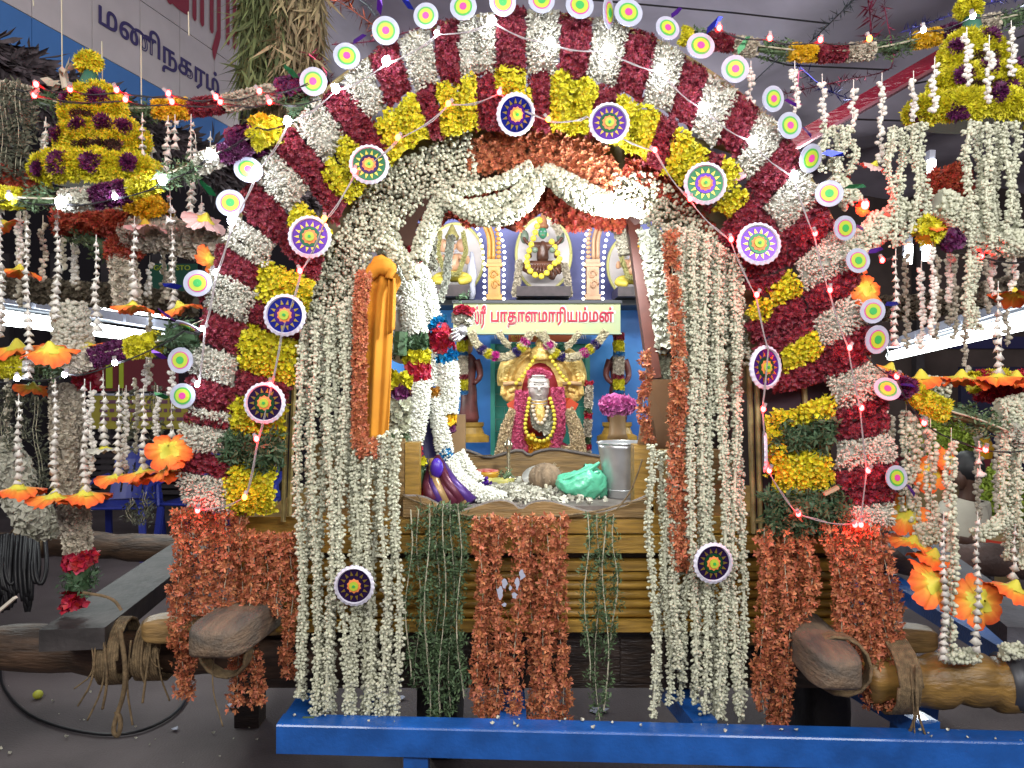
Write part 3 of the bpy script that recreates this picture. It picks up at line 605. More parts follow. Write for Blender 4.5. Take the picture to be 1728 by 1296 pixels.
for kk in range(5): MB().tube([f+Vector((.07*math.cos(a), -.066*math.sin(a)-.006, -.085-.012*kk-.015*math.sin(a))) for a in [j_*math.pi/8 for j_ in range(9)]], .0055, 5).build('throat_chain', (SILVER, GOLDM)[kk % 2], parent=gt, smooth=True)
rope([G(890, 632, -.16), G(908, 627, -.17), G(926, 634, -.16)], .022, FUZZ, .016).build('pink_headband', F_PINK, parent=gt)
skinned('robed_body', [(*G(912, 740, 0), .13, .10), (*G(912, 715, 0), .14, .09), (*G(912, 690, 0), .13, .08), (*G(888, 700, 0), .06), (*G(878, 730, -.06), .055), (*G(895, 745, -.14), .04), (*G(938, 700, 0), .06), (*G(948, 730, -.06), .055), (*G(932, 742, -.14), .04)],
        [(0, 1), (1, 2), (2, 3), (3, 4), (4, 5), (2, 6), (6, 7), (7, 8)], mat('saffron_silk', (.60, .22, .03), .45, noise=.5, nscale=20, c2=(.42, .02, .03)), gt)
skinned('folded_knees', [(*G(912, 752, -.05), .11), (*G(880, 756, -.14), .09), (*G(868, 768, -.16), .07), (*G(945, 756, -.14), .09), (*G(958, 768, -.16), .07)], [(0, 1), (1, 2), (0, 3), (3, 4)], mat('crimson_silk', (.34, .01, .05), .5), gt)
for pts, r, m_, tm, sz, nm in (
    ([(880, 660), (878, 690), (872, 725), (874, 765)], .046, F_PINK, FUZZ, .019, 'pink_garland'), ([(938, 655), (942, 690), (940, 725), (928, 765)], .046, F_PINK, FUZZ, .019, 'pink_garland'),
    ([(868, 690), (856, 720), (846, 765)], [.034, .046, .045], mat('cream_petals', (.66, .52, .32), .55, var=.2), PET3, .02, 'cream_garland'), ([(955, 690), (968, 720), (972, 745), (975, 768)], [.034, .052, .050], mat('cream_petals', (.66, .52, .32)), PET3, .02, 'cream_garland'),
    ([(958, 750), (956, 770)], .05, mat('cream_petals', (1, 1, 1)), PET3, .035, 'cream_garland'), ([(898, 690), (902, 715), (912, 722), (922, 715), (926, 690)], .022, F_WHITE2, FUZZ, .014, 'white_garland'),
    ([(893, 735), (902, 748), (918, 750), (934, 744)], .030, F_GOLD, FUZZ, .026, 'marigold_garland'), ([(922, 712), (928, 725), (924, 732)], .035, F_WHITE2, PET3, .03, 'white_garland'),
    ([(898, 740), (896, 770)], .022, mat('orange_tassel', (.62, .24, .01), .5), FUZZ, .02, 'orange_tassel')):
    rope([G(x, y, -.20) for x, y in pts], r, tm, sz, .8).build(nm, m_, parent=gt)
beads([G(x, y, -.25) for x, y in ((892, 672), (890, 685), (884, 718), (890, 733), (902, 740), (918, 741), (930, 728), (934, 710), (932, 692), (926, 672))], .0165, BEAD, gt)
beads([G(x, y, -.24) for x, y in ((897, 685), (900, 700), (906, 712), (914, 712), (920, 700), (922, 686))], .016, mat('ivory_bead', (.66, .55, .42), .4), gt, 'ivory_bead')
MB().sphere(G(909, 700, -.20), .06, 12, (.9, .5, 1.6)).build('breast_jewel', GOLDM, parent=gt, smooth=True)
t = thing('flower_wrapped_staff', 'thin staff wrapped in cream flowers standing right of the goddess', 'staff', tuple(G(990, 780, -.1)))
for k, (a_, b_, m_) in enumerate(((785, 757, F_OLD), (757, 748, F_RED), (748, 735, F_GRN), (735, 705, F_OLD), (705, 695, F_RED), (695, 688, F_GRN), (688, 650, F_OLD), (650, 644, F_RED))):
    rope([G(988+(785-a_)*.03, a_, -.1), G(988+(785-b_)*.03, b_+.3, -.1)], .020, PET3, .022).build('flower_section', m_, parent=t)
# festoons under the name board
CM = mat('cream_rope', (.66, .60, .42), .7, var=.2); NAVY = mat('navy_pompom', (.03, .015, .14), .7, var=.4); MAG = mat('magenta_pompom', (.50, .015, .25), .7, var=.4); DGR = mat('bottle_green_pompom', (.01, .07, .04), .7, var=.4)
for i, (pts, marks, lab) in enumerate((
    ([(795, 560), (806, 585), (825, 598), (845, 604), (862, 601), (880, 588), (895, 562)], ((.27, NAVY), (.36, F_YEL), (.45, MAG), (.72, NAVY), (.80, F_YEL), (.88, MAG)), 'flower rope with navy and magenta pompoms swagged left of the gilt arch'),
    ([(915, 560), (925, 582), (937, 598), (955, 604), (975, 602), (992, 592), (1010, 578), (1022, 560)], ((.18, MAG), (.30, F_YEL), (.38, NAVY), (.66, MAG), (.74, F_YEL), (.82, NAVY)), 'flower rope with navy and magenta pompoms swagged right of the gilt arch'),
    ([(842, 560), (850, 576), (862, 586), (878, 584), (900, 560)], ((.5, DGR),), 'thin cream rope with one dark green pompom, left'), ([(905, 560), (925, 578), (944, 588), (962, 582), (978, 560)], ((.55, DGR),), 'thin cream rope with one dark green pompom, right'))):
    Yf = 6.24+.02*i; pp = [P(x, y, Yf) for x, y in pts]; t = thing('festoon', lab, 'festoon', tuple(pp[0]), 'rope festoons under the name board')
    rope(smooth(pp, 2), .024 if i < 2 else .015, FUZZ, .018, .7).build('cream_rope', CM, parent=t); sp = resample(smooth(pp, 2), .01)
    for (f_, m_) in marks:
        c_ = sp[int(f_*(len(sp)-1))]; q = MB(); n_ = 90; d = rng.normal(size=(n_, 3)); d /= np.linalg.norm(d, axis=1, keepdims=True); scatter(q, np.array(c_)+d*.026, d, FUZZ, .022); q.sphere(c_, .028, 8); q.build('pompom', m_, parent=t)
# pink bouquet on wooden post and white strand
t = thing('pink_bouquet', 'bunch of bright pink flowers on a tan stand right of the goddess', 'bouquet', tuple(P(1042, 740, 5.4)))
q = MB(); n_ = 420; d = rng.normal(size=(n_, 3)); d /= np.linalg.norm(d, axis=1, keepdims=True); scatter(q, np.array(P(1042, 684, 5.4))+d*np.array([.105, .08, .055]), d, PET5, .04); q.sphere(P(1042, 684, 5.4), .09, 10, (1.1, .8, .6)); q.build('pink_petals', F_LILAC, parent=t)
MB().lathe([(.075, 0), (.06, .04), (.055, .15), (.07, .19)], P(1042, 740, 5.4), 14).build('stand', mat('tan_wood', (.30, .18, .08), .5), parent=t, smooth=True)
# ================================================================ FLOWER ARCH
YA = 2.50
arch = thing('flower_arch', 'huge horseshoe arch of striped maroon, white and yellow flower bands framing the shrine', 'flower arch', (XW(905, YA), YA, .95))
def stripe(name, m, core, tmpl, size, O1, O2, I2, I1, Y=YA, hv=.035, hu=.03, dens=1.0, jit=.45):
    O1, O2, I1, I2 = [np.array([XW(p[0], Y), ZW(p[1], Y)]) for p in (O1, O2, I1, I2)]
    def S(u, v):
        p = (O1*(1-v)+O2*v)*(1-u)+(I1*(1-v)+I2*v)*u
        dy = hv*np.sqrt(max(0, 1-(2*v-1)**2))+hu*(1-(2*u-1)**4)
        return np.array([p[0], Y-dy, p[1]])
    mb = MB(); mb.grid(lambda u, v: S(.03+.94*u, .03+.94*v)+np.array([0, .012, 0]), 8, 6)
    A = np.linalg.norm((O1+O2)/2-(I1+I2)/2)*np.linalg.norm((O1+I1)/2-(O2+I2)/2)
    N = max(20, int(A/(size*size*.30)*dens)); us = rng.uniform(0, 1, N); vs = rng.uniform(0, 1, N); pts = []; dr = []
    nsub = max(1, round(np.linalg.norm((O1+I1)/2-(O2+I2)/2)/.05))
    for a, b in zip(us, vs):
        if nsub > 1: # faint grooves where the strings are bound
            k = b*nsub; fr = k-int(k); b = (int(k)+.5+(fr-.5)*.93)/nsub
        p = S(a, b); e = .02; du = S(min(1, a+e), b)-S(max(0, a-e), b); dv = S(a, min(1, b+e))-S(a, max(0, b-e)); n = np.cross(du, dv)
        n /= np.linalg.norm(n)+1e-9; n = n if n[1] < 0 else -n; pts.append(p+np.array([0, -.006+rng.normal(0, .004), 0])); dr.append(n+np.array([0, -.25, 0]))
    scatter(mb, pts, dr, tmpl, size, jit, .3); return mb.build(name, m, parent=arch)
W, M, Yl = 'w', 'm', 'y'
OUT = [  # outer band, clockwise from the lower left: colour, outer start, outer end, inner end, inner start
 (W, (322,848),(303,790),(390,806),(398,866)), (M, (312,789),(310,757),(392,768),(391,806)), (W, (314,756),(311,713),(396,722),(390,768)),
 (M, (322,713),(322,690),(398,710),(397,722)), (W, (334,700),(322,680),(397,698),(398,717)), (M, (323,680),(325,628),(405,655),(397,697)),
 (W, (325,626),(336,578),(412,603),(398,655)), (M, (346,575),(351,520),(421,550),(411,602)), (W, (353,518),(357,478),(443,506),(420,550)),
 (M, (350,500),(354,470),(358,478),(352,518)), (W, (357,490),(366,452),(444,492),(440,512)), (M, (370,462),(376,412),(450,458),(441,500)),
 (W, (384,412),(392,398),(462,446),(452,458)), (W, (392,396),(402,365),(472,414),(458,444)), (M, (406,360),(430,306),(492,366),(474,414)),
 (W, (436,312),(463,256),(528,318),(496,364)), (M, (466,256),(495,218),(566,300),(528,320)), (W, (500,218),(540,168),(592,230),(556,285)),
 (M, (541,176),(584,150),(640,222),(600,258)), (W, (580,145),(625,104),(654,186),(620,214)), (M, (626,100),(670,70),(694,158),(658,190)),
 (W, (672,78),(726,52),(743,150),(703,160)), (M, (729,50),(774,40),(779,148),(745,150)), (W, (774,42),(806,36),(805,136),(778,142)), (W, (807,36),(838,32),(836,130),(806,136)), (M, (838,26),(886,21),(888,130),(836,130)),
 (W, (886,27),(944,28),(941,132),(888,130)), (M, (945,31),(999,37),(988,143),(941,139)), (W, (999,37),(1060,50),(1037,155),(987,143)), (M, (1059,56),(1105,72),(1080,182),(1037,153)),
 (W, (1105,76),(1152,98),(1127,197),(1080,182)), (M, (1151,102),(1189,130),(1163,224),(1128,198)), (W, (1189,132),(1243,162),(1200,258),(1161,224)), (M, (1232,160),(1275,194),(1243,272),(1203,240)),
 (W, (1275,188),(1323,236),(1260,310),(1238,276)), (M, (1322,232),(1347,280),(1278,356),(1256,312)), (W, (1345,280),(1380,335),(1316,398),(1282,352)), (M, (1378,338),(1399,390),(1336,445),(1312,398)),
 (W, (1399,390),(1436,452),(1352,494),(1334,446)), (M, (1434,450),(1443,486),(1362,540),(1350,494)), (W, (1436,486),(1455,546),(1380,590),(1362,540)), (M, (1456,546),(1462,608),(1388,640),(1378,590)),
 (W, (1460,610),(1483,662),(1408,694),(1386,638)), (M, (1484,664),(1488,692),(1405,716),(1402,694)), (M, (1486,694),(1488,728),(1408,742),(1405,718)), (W, (1490,730),(1506,775),(1400,794),(1406,744)),
 (M, (1504,778),(1500,818),(1402,828),(1399,795)), (M, (1500,820),(1498,842),(1415,848),(1404,829)), (W, (1500,844),(1496,886),(1416,888),(1412,848))]
for c_, a, b, d, e in OUT:
    if c_ == W: stripe('white_stripe', F_WHITE2, D_WHITE, SPIKE, .0112, a, b, d, e, dens=.9)
    else: stripe('maroon_stripe', F_MAR, D_MAR, FUZZ, .0135, a, b, d, e, hv=.03, dens=.75)
INN = [ # inner band
 (Yl, (390,866),(392,778),(472,784),(468,862)), ('g', (388,782),(390,730),(487,738),(484,784)), (Yl, (398,732),(402,664),(488,684),(486,740)), (M, (402,664),(410,622),(496,652),(488,684)),
 (Yl, (410,622),(418,545),(508,580),(500,652)), (M, (418,545),(432,500),(520,520),(508,578)), (Yl, (440,520),(448,440),(538,478),(524,530)), (M, (474,414),(500,370),(548,440),(538,480)), (Yl, (492,400),(508,342),(566,395),(544,440)),
 (M, (528,320),(548,300),(600,330),(570,385)), (Yl, (548,318),(564,268),(612,330),(594,350)), (Yl, (572,262),(590,228),(640,290),(612,330)), (M, (598,258),(628,214),(668,262),(640,290)),
 (Yl, (634,222),(668,186),(700,252),(664,282)), (Yl, (672,196),(704,160),(726,238),(698,254)), (M, (704,158),(738,150),(750,240),(724,240)), (Yl, (738,152),(772,148),(782,232),(748,240)), (Yl, (774,144),(806,130),(806,222),(784,230)),
 (M, (806,132),(836,130),(846,226),(806,226)), (Yl, (834,126),(886,124),(884,170),(838,170)), (M, (840,170),(870,170),(876,226),(846,226)), (Yl, (864,160),(898,160),(898,218),(872,218)), (M, (894,128),(928,128),(926,226),(896,226)),
 (Yl, (928,132),(968,132),(960,232),(930,226)), (Yl, (966,142),(1010,148),(992,234),(960,234)), (M, (1006,150),(1042,160),(1024,242),(990,236)), (Yl, (1040,168),(1072,186),(1056,262),(1022,246)), (Yl, (1072,186),(1112,196),(1086,276),(1056,262)),
 (M, (1110,196),(1140,214),(1116,296),(1086,280)), (Yl, (1136,220),(1172,250),(1140,312),(1114,298)), (Yl, (1168,250),(1190,270),(1160,330),(1138,312)), (M, (1186,262),(1224,278),(1196,360),(1160,330)), (Yl, (1218,268),(1242,300),(1212,350),(1196,336)),
 (Yl, (1238,318),(1256,340),(1226,374),(1200,358)), (M, (1256,330),(1282,360),(1240,440),(1208,400)), (M, (1282,356),(1336,446),(1252,476),(1238,428)), (Yl, (1326,458),(1346,500),(1302,520),(1284,488)), (M, (1340,500),(1364,540),(1266,580),(1256,550)), (M, (1300,470),(1326,462),(1284,500),(1248,482)),
 (Yl, (1278,506),(1298,520),(1280,552),(1250,530)), (Yl, (1362,552),(1376,600),(1316,634),(1306,588)), (M, (1364,540),(1366,556),(1300,610),(1262,590)), (M, (1378,600),(1388,640),(1300,664),(1290,636)),
 (Yl, (1394,664),(1396,704),(1344,716),(1338,690)), (Yl, (1340,690),(1344,716),(1296,716),(1294,694)), ('g', (1396,712),(1392,752),(1302,756),(1298,716)), (Yl, (1310,710),(1314,790),(1288,800),(1286,700)), (Yl, (1386,752),(1396,824),(1296,830),(1300,764)), ('g', (1414,826),(1418,884),(1286,898),(1280,832))]
for c_, a, b, d, e in INN:
    if c_ == Yl: stripe('yellow_stripe', F_YEL, D_YEL, PET3, .0125, a, b, d, e, Y=YA+.01, hv=.05, hu=.015, dens=.85, jit=.6)
    elif c_ == M: stripe('maroon_stripe', F_MAR, D_MAR, FUZZ, .0135, a, b, d, e, Y=YA+.01, hv=.035, hu=.015, dens=.85)
    else: stripe('green_stripe', F_GRN2, D_GRN, SPRIG2, .042, a, b, d, e, Y=YA, hv=.04, hu=.01, dens=3.2, jit=.9)
# bamboo and wood behind the bands
def hoop(off, dy, r):
    pts = [(322-off*.9, 860), (330-off, 640), (345-off, 540), (372-off, 440), (440-off, 290), (540-off*.7, 160-off*.7), (625, 98-off), (728, 46-off), (838, 24-off), (945, 26-off), (1060, 48-off), (1152, 94-off), (1243, 155-off*.7), (1323, 228-off*.6), (1380, 325), (1437, 445), (1462, 600), (1490, 730), (1500, 880)]
    MB().tube(smooth([P(x, y, YA+dy) for x, y in pts], 2), r, 6).build('bamboo_hoop', BAMBOO, parent=arch, smooth=True)
hoop(2, .02, .009); hoop(-60, .06, .01); hoop(-140, .06, .01)
for px0, py0, px1, py1 in ((478, 880, 486, 600), (488, 870, 500, 560), (1272, 900, 1262, 560), (1284, 900, 1276, 600), (1360, 700, 1356, 640), (1270, 880, 1395, 870), (395, 1000, 400, 860)):
    MB().tube([P(px0, py0, 2.56), P(px1, py1, 2.56)], .009, 6).build('bamboo_stick', BAMBOO, parent=arch)
MB().hexa(P(1390, 834, 2.40), P(1414, 822, 2.40), (0, 0, 1), .018, .010).build('wood_peg', mat('raw_wood', (.45, .30, .18), .6), parent=arch)
DHOLE = mat('dark_fill', (.03, .012, .02), .8)
MB().prism([(XW(x, 2.58), ZW(y, 2.58)) for x, y in ((1290, 600), (1400, 600), (1400, 900), (1268, 900), (1262, 700))], 2.57, 2.585).build('hole_shade', DHOLE, parent=arch)  # near-black sheet put in for the shade of the hole behind
BACK = mat('hessian_backing', (.27, .22, .13), .85, noise=.4, nscale=20)
ringO = [(470,640),(478,520),(505,430),(560,320),(630,240),(740,180),(850,160),(960,165),(1080,205),(1180,275),(1255,370),(1285,470),(1292,560),(1290,660)]
ringI = [(590,640),(592,520),(598,450),(640,400),(684,345),(740,306),(830,290),(935,272),(1020,300),(1062,338),(1106,362),(1146,430),(1156,500),(1160,680)]
q = MB(); n_ = len(ringO); q.add([P(x, y, 2.585) for x, y in ringO]+[P(x, y, 2.585) for x, y in ringI], [(i, i+1, n_+i+1, n_+i) for i in range(n_-1)])
o = q.build('inner_backing', BACK, parent=arch); m_ = o.modifiers.new('s', 'SOLIDIFY'); m_.thickness = .01; m_.offset = 1
def inpoly(x, y, poly):
    r = False
    for i in range(len(poly)):
        (x1, y1), (x2, y2) = poly[i], poly[(i+1) % len(poly)]
        if (y1 > y) != (y2 > y) and x < (x2-x1)*(y-y1)/(y2-y1)+x1: r = not r
    return r
def patch(name, m, core, tmpl, size, poly, Y, dens=1.0, thick=.03, parent=arch, jit=.5, top=None, **kw):
    xs = [p[0] for p in poly]; ys = [p[1] for p in poly]; A = abs(sum(poly[i][0]*poly[(i+1) % len(poly)][1]-poly[(i+1) % len(poly)][0]*poly[i][1] for i in range(len(poly))))/2*(Y/FOC)**2
    N = int(A/(size*size*.30)*dens); pts = []
    while len(pts) < N:
        x = random.uniform(min(xs), max(xs)); y = random.uniform(min(ys), max(ys))
        if inpoly(x, y, poly):
            yy = Y-random.random()**.6*thick; p = P(x, y, Y); pts.append((p.x, yy, p.z))
    mb = MB(); scatter(mb, pts, np.tile([[0, -1, -.15]], (N, 1)), tmpl, size, jit, .3)
    return mb.build(name, m, parent=parent, kind='stuff', **kw)
patch('white_blossoms', F_WHITE, D_WHITE, BUD, .0135, [(505,600),(510,520),(548,440),(600,350),(650,292),(745,240),(796,226),(806,306),(748,322),(706,352),(672,392),(626,440),(602,520),(594,600)], 2.575, 1.2, .05)
patch('white_blossoms', F_WHITE, D_WHITE, BUD, .0135, [(1030,300),(1090,296),(1150,345),(1215,410),(1248,500),(1262,620),(1138,620),(1134,440),(1096,386),(1062,366),(1026,350)], 2.575, 1.1, .05)
patch('orange_blossoms', F_ORG, D_ORG, FUZZ, .014, [(792,240),(850,224),(930,224),(1010,244),(1044,290),(1040,330),(980,330),(930,285),(880,290),(790,296)], 2.57, 1.1, .04)
patch('rust_blossoms', F_RUST, D_ORG, FUZZ, .014, [(1060,262),(1130,300),(1200,380),(1222,420),(1170,380),(1100,325),(1050,298)], 2.56, .9, .03)
# ---------------- discs hanging round the rim
def ringmesh(r0, r1, y0, y1, n=26):
    V = []; 
    for (r, y) in ((r0, y1), (r0, y0), (r1, y0), (r1, y1)):
        V += [(r*math.cos(2*math.pi*k/n), y, r*math.sin(2*math.pi*k/n)) for k in range(n)]
    F = [(j*n+k, j*n+(k+1) % n, ((j+1) % 4)*n+(k+1) % n, ((j+1) % 4)*n+k) for j in range(4) for k in range(n)]
    return V, F
def raw(name, V, F, m):
    me = bpy.data.meshes.new(name); me.from_pydata(V, [], F); me.materials.append(m); return me
def rm(name, r0, r1, y0, y1, m, n=26): return raw(name, *ringmesh(max(r0, .0008), r1, y0, y1, n), m)
DISC = {}
for key, cols in (('pink', ((.68, PGRN), (.55, PYEL), (.27, PPNK))), ('green', ((.68, PPNK), (.60, PYEL), (.30, PG2)))):
    R_ = .0425; L_ = [('paper_disc_back', rm('paper', 0, R_, -.002, 0, PAPER))]
    for i, (f_, m_) in enumerate(cols): L_.append((('outer_ring', 'yellow_ring', 'centre_dot')[i], rm('ring', 0, R_*f_, -.0026-.0006*i, -.002-.0006*i, m_)))
    DISC[key] = L_
RIB = raw('ribbon', [(0, 0, 0), (.012, -.003, .02), (.02, .002, .055), (.008, 0, .05), (-.006, .003, .018), (0, .003, .02)], [(0, 1, 2, 3, 4), (5, 1, 2)], FOILP)
RIBG = RIB.copy(); RIBG.materials.clear(); RIBG.materials.append(FOILG); RIBB = RIB.copy(); RIBB.materials.clear(); RIBB.materials.append(FOILB)
discs = [ # px, py, kind, yaw, pitch, place
 (529,138,'pink',-.2,.1),(585,95,'pink',.1,.0),(651,52,'pink',0,.1),(719,27,'pink',0,0),(782,12,'pink',0,0),(848,4,'green',0,0),(914,1,'green',0,0),(978,10,'green',0,0),(1026,22,'green',1.05,0),(1060,22,'pink',0,0),
 (1126,48,'pink',.2,0),(1182,78,'pink',.1,0),(1240,117,'pink',.2,0),(1304,167,'pink',.3,.3),(1332,212,'pink',.3,.2),(1367,267,'pink',.4,.4),(1399,327,'green',-.2,0),(1425,385,'green',.2,0),(1447,440,'green',.3,0),(1472,525,'green',0,0),(1479,573,'green',.3,0),(1497,657,'pink',.2,-.6),(1512,806,'pink',.2,0),
 (419,287,'pink',.2,-.3),(389,343,'green',.3,0),(334,478,'green',.1,0),(318,550,'green',.1,1.15),(305,608,'green',0,0),(309,668,'pink',-.1,0)]
names = {'pink': 'pink-centred', 'green': 'green-centred'}
def place(i, n_, side, k):
    return {'L': f'{ORD[k]} paper disc up the left rim of the arch', 'T': f'{ORD[k]} paper disc along the crown of the arch counted from the left', 'R': f'{ORD[k]} paper disc down the right rim of the arch'}[side]
leftd = sorted([d for d in discs if d[0] < 500], key=lambda d: -d[1]); topd = sorted([d for d in discs if 500 <= d[0] < 1200], key=lambda d: d[0]); rightd = sorted([d for d in discs if d[0] >= 1200], key=lambda d: d[1])
for side, arr in (('L', leftd), ('T', topd), ('R', rightd)):
    for k, (px, py, kd, yw, pt) in enumerate(arr):
        t = thing('paper_disc', f'{names[kd]} white {place(0, 0, side, k).replace("paper disc", "paper disc")}', 'paper disc', P(px, py, 2.40), 'round paper discs on the arch rim')
        t.rotation_euler = (pt+random.uniform(-.16, .16), random.uniform(-.6, .6), yw+random.uniform(-.16, .16)); s_ = random.uniform(.92, 1.07); t.scale = (s_, s_*2, s_*random.uniform(.95, 1.03))
        for nm, me in DISC[kd]: o = bpy.data.objects.new(nm, me); link(o, parent=t)
        rb_ = bpy.data.objects.new('foil_ribbon', (RIB, RIBG, RIBB, RIB)[(k*7+len(side)) % 4]); a_ = math.atan2(px-905, 640-py)+random.uniform(-.5, .5); rb_.location = (.046*math.sin(a_), .001, .046*math.cos(a_)); rb_.rotation_euler = (random.uniform(-.3, .3), a_, 0); rb_.scale = (1.1, 1, random.uniform(.8, 1.3)); link(rb_, parent=t)
        MBt = MB(); MBt.tube([P(px, py, 2.40), P(px-(px-905)*.06, py-(py-600)*.06, 2.47)], .0012, 4); MBt.build('tie_wire', THREAD, parent=t)
# fix tie wires (built in world axes while the disc is turned): undo the rotation
for o in list(COL.objects):
    if o.name.startswith('tie_wire'): o.matrix_basis = (o.parent.rotation_euler.to_matrix() @ Matrix.Diagonal(o.parent.scale)).inverted().to_4x4()
# ---------------- sequined rosettes
def rosette_parts():
    R_ = .066; n = 48; V = []; F = []
    for k in range(n):
        rr = R_*(1.0 if k % 2 else .955); a = 2*math.pi*k/n
        for (r, y) in ((rr, -.004), (R_*.84, -.010), (R_*.80, -.004), (R_*.80, 0), (rr, 0)): V.append((r*math.cos(a), y, r*math.sin(a)))
    for k in range(n):
        for j in range(5): F.append((k*5+j, k*5+(j+1) % 5, ((k+1) % n)*5+(j+1) % 5, ((k+1) % n)*5+j))
    rim = raw('rim', V, F, mat('rim_lace', (.66, .64, .74), .6))
    def foil(m): return rm('foil', 0, R_*.80, -.003, 0, m, 30)
    def mid(m): return rm('mid', 0, R_*.46, -.0056, -.004, m, 24)
    V = []; F = []
    for k in range(14):
        a = 2*math.pi*k/14; i = len(V)
        for (r, da) in ((R_*.72, 0), (R_*.50, .14), (R_*.50, -.14)): V += [(r*math.cos(a+da), -.0035, r*math.sin(a+da)), (r*math.cos(a+da), -.005, r*math.sin(a+da))]
        F += [(i+1, i+3, i+5), (i, i+4, i+2), (i, i+2, i+3, i+1), (i+2, i+4, i+5, i+3), (i+4, i, i+1, i+5)]
    pts = raw('points', V, F, GOLD)
    V = [(0, -.010, 0)]; 
    for k in range(20): a = 2*math.pi*k/20; r = R_*.36*(1 if k % 2 else .84); V.append((r*math.cos(a), -.007, r*math.sin(a)))
    V.append((0, -.0056, 0)); F = [(0, 1+(k+1) % 20, 1+k) for k in range(20)]+[(21, 1+k, 1+(k+1) % 20) for k in range(20)]
    flo = raw('flower', V, F, ORGP); ctr = rm('ctr', 0, R_*.22, -.0125, -.008, PYEL, 16); bead = rm('bead', 0, R_*.07, -.016, -.012, PG2, 10)
    return rim, foil, mid, pts, flo, ctr, bead
rim, foil, mid, rpts, flo, ctr, bead = rosette_parts(); FO = {'p': foil(FOILP), 'g': foil(FOILG), 'd': foil(FOILD), 'b': foil(FOILB)}; MI = {'p': mid(FOILP), 'g': mid(FOILG), 'd': mid(FOILD)}
ros = [(598,988,2.36,'d','d',0,0,.96,'rosette lowest left, on the white strands by the left green leaves'),(447,680,2.39,'d','g',0,0,1,'rosette on the left band, next to the green stripe'),(481,532,2.39,'b','p',0,0,1.02,'rosette with a blue foil field, second up the left band'),
 (523,400,2.39,'p','g',.1,0,1.02,'rosette with purple and green foil, third up the left band'),(623,278,2.39,'g','d',.1,0,.95,'rosette with dark green foil, fourth up the left band'),(870,193,2.38,'b','p',.45,.35,1.0,'tilted rosette at the top centre of the arch'),
 (1028,208,2.38,'p','g',0,0,.98,'rosette just right of the arch crown'),(1190,310,2.38,'g','p',-.1,0,1.02,'rosette with glinting green foil, upper right band'),(1280,412,2.38,'p','g',0,-.15,1.06,'rosette with a glaring white rim, right band'),
 (1291,620,2.40,'p','g',.5,0,1.06,'rosette turned sideways beside the right band'),(1288,762,2.42,'d','p',1.3,0,1.0,'rosette seen nearly edge-on, lower right band'),(1203,950,2.37,'d','g',.15,0,.98,'rosette half hidden by the lower right white strands')]
for px, py, Y_, fo, mi, yw, pt, s_, lab in ros:
    t = thing('sequin_rosette', 'round sequined '+lab, 'rosette', P(px, py, Y_), 'sequined rosettes tied over the flowers'); t.rotation_euler = (pt, 0, yw); t.scale = (s_, s_, s_)
    for nm, me in (('scalloped_rim', rim), ('foil_disc', FO[fo]), ('inner_disc', MI[mi]), ('gold_points', rpts), ('flower_centre', flo), ('yellow_centre', ctr), ('bead', bead)): link(bpy.data.objects.new(nm, me), parent=t)
# ---------------- light strings
def bulbmesh(m):
    o = MB().sphere((0, 0, 0), .0062, 8).build('b', m, org=(0, 0, 0)); me = o.data; COL.objects.unlink(o); bpy.data.objects.remove(o); me.polygons.foreach_set('use_smooth', [True]*len(me.polygons)); return me
BM = {'w': bulbmesh(WBULB), 'r': bulbmesh(RBULB), 'o': bulbmesh(OBULB)}
SOCK = raw('socket', [(x*.0045, y*.0045, z) for z in (.004, .020) for x, y in ((-1, -1), (1, -1), (1, 1), (-1, 1))], [(0, 3, 2, 1), (4, 5, 6, 7), (0, 1, 5, 4), (1, 2, 6, 5), (2, 3, 7, 6), (3, 0, 4, 7)], WIRE)
def lights(label, pts, Y_, wm=WIRE, sag=.012, r=.0019, size=1.0):
    wp = [P(p[0], p[1], p[3] if len(p) > 3 else Y_) for p in pts]; t = thing('light_string', label, 'string lights', tuple(wp[0])); path = []
    for a, b in zip(wp, wp[1:]):
        for k in range(6): u_ = k/6; q_ = a.lerp(b, u_); q_.z -= sag*4*u_*(1-u_); path.append(q_)
    path.append(wp[-1]); MB().tube(path, r, 5).build('wire', wm, parent=t, smooth=True); MB().tube([p+Vector((.003, .002, .004*math.sin(i*1.3))) for i, p in enumerate(path)], r*.8, 4).build('wire', wm, parent=t, smooth=True)
    for p, wpt in zip(pts, wp):
        if p[2]:
            k = p[2].lower(); s_ = size*(2.1 if p[2].isupper() else 1.3); o = bpy.data.objects.new('bulb', BM[k]); o.location = wpt-t.location+Vector((0, -.012, 0)); o.scale = (s_, s_, s_*1.2); link(o, parent=t)
            o2 = bpy.data.objects.new('bulb_holder', SOCK); o2.location = o.location; o2.rotation_euler = (random.uniform(-.6, .6), random.uniform(-.9, .9), 0); link(o2, parent=t)
    return t
lights('string of red and orange lights following the inner yellow band', [(336,860,'r'),(415,838,'o'),(435,740,'r'),(458,648,'r'),(475,560,''),(508,458,'r'),(549,370,'o'),(600,290,'r'),(672,234,'o'),(757,177,'o'),(843,158,'r'),(925,203,'o'),(990,196,''),(1104,255,'r'),(1163,337,'r'),(1232,405,'r'),(1275,498,'r'),(1296,590,''),(1286,690,'r'),(1296,793,'r'),(1345,866,'r'),(1440,884,'r')], 2.385)
lights('string of lights over the outer striped band, white turning to red', [(335,648,'w'),(345,555,'w'),(365,460,'w'),(393,373,'W'),(433,291,'W'),(487,207,'W'),(568,152,'W'),(653,106,'W'),(738,58,'w'),(830,38,'W'),(930,74,'W'),(1024,85,'W'),(1112,120,'W'),(1184,183,'W'),(1268,240,'W'),(1338,298,'W'),(1373,395,'r'),(1398,490,'r'),(1431,587,'r'),(1451,688,'r'),(1462,793,'r'),(1450,884,'r')], 2.385)
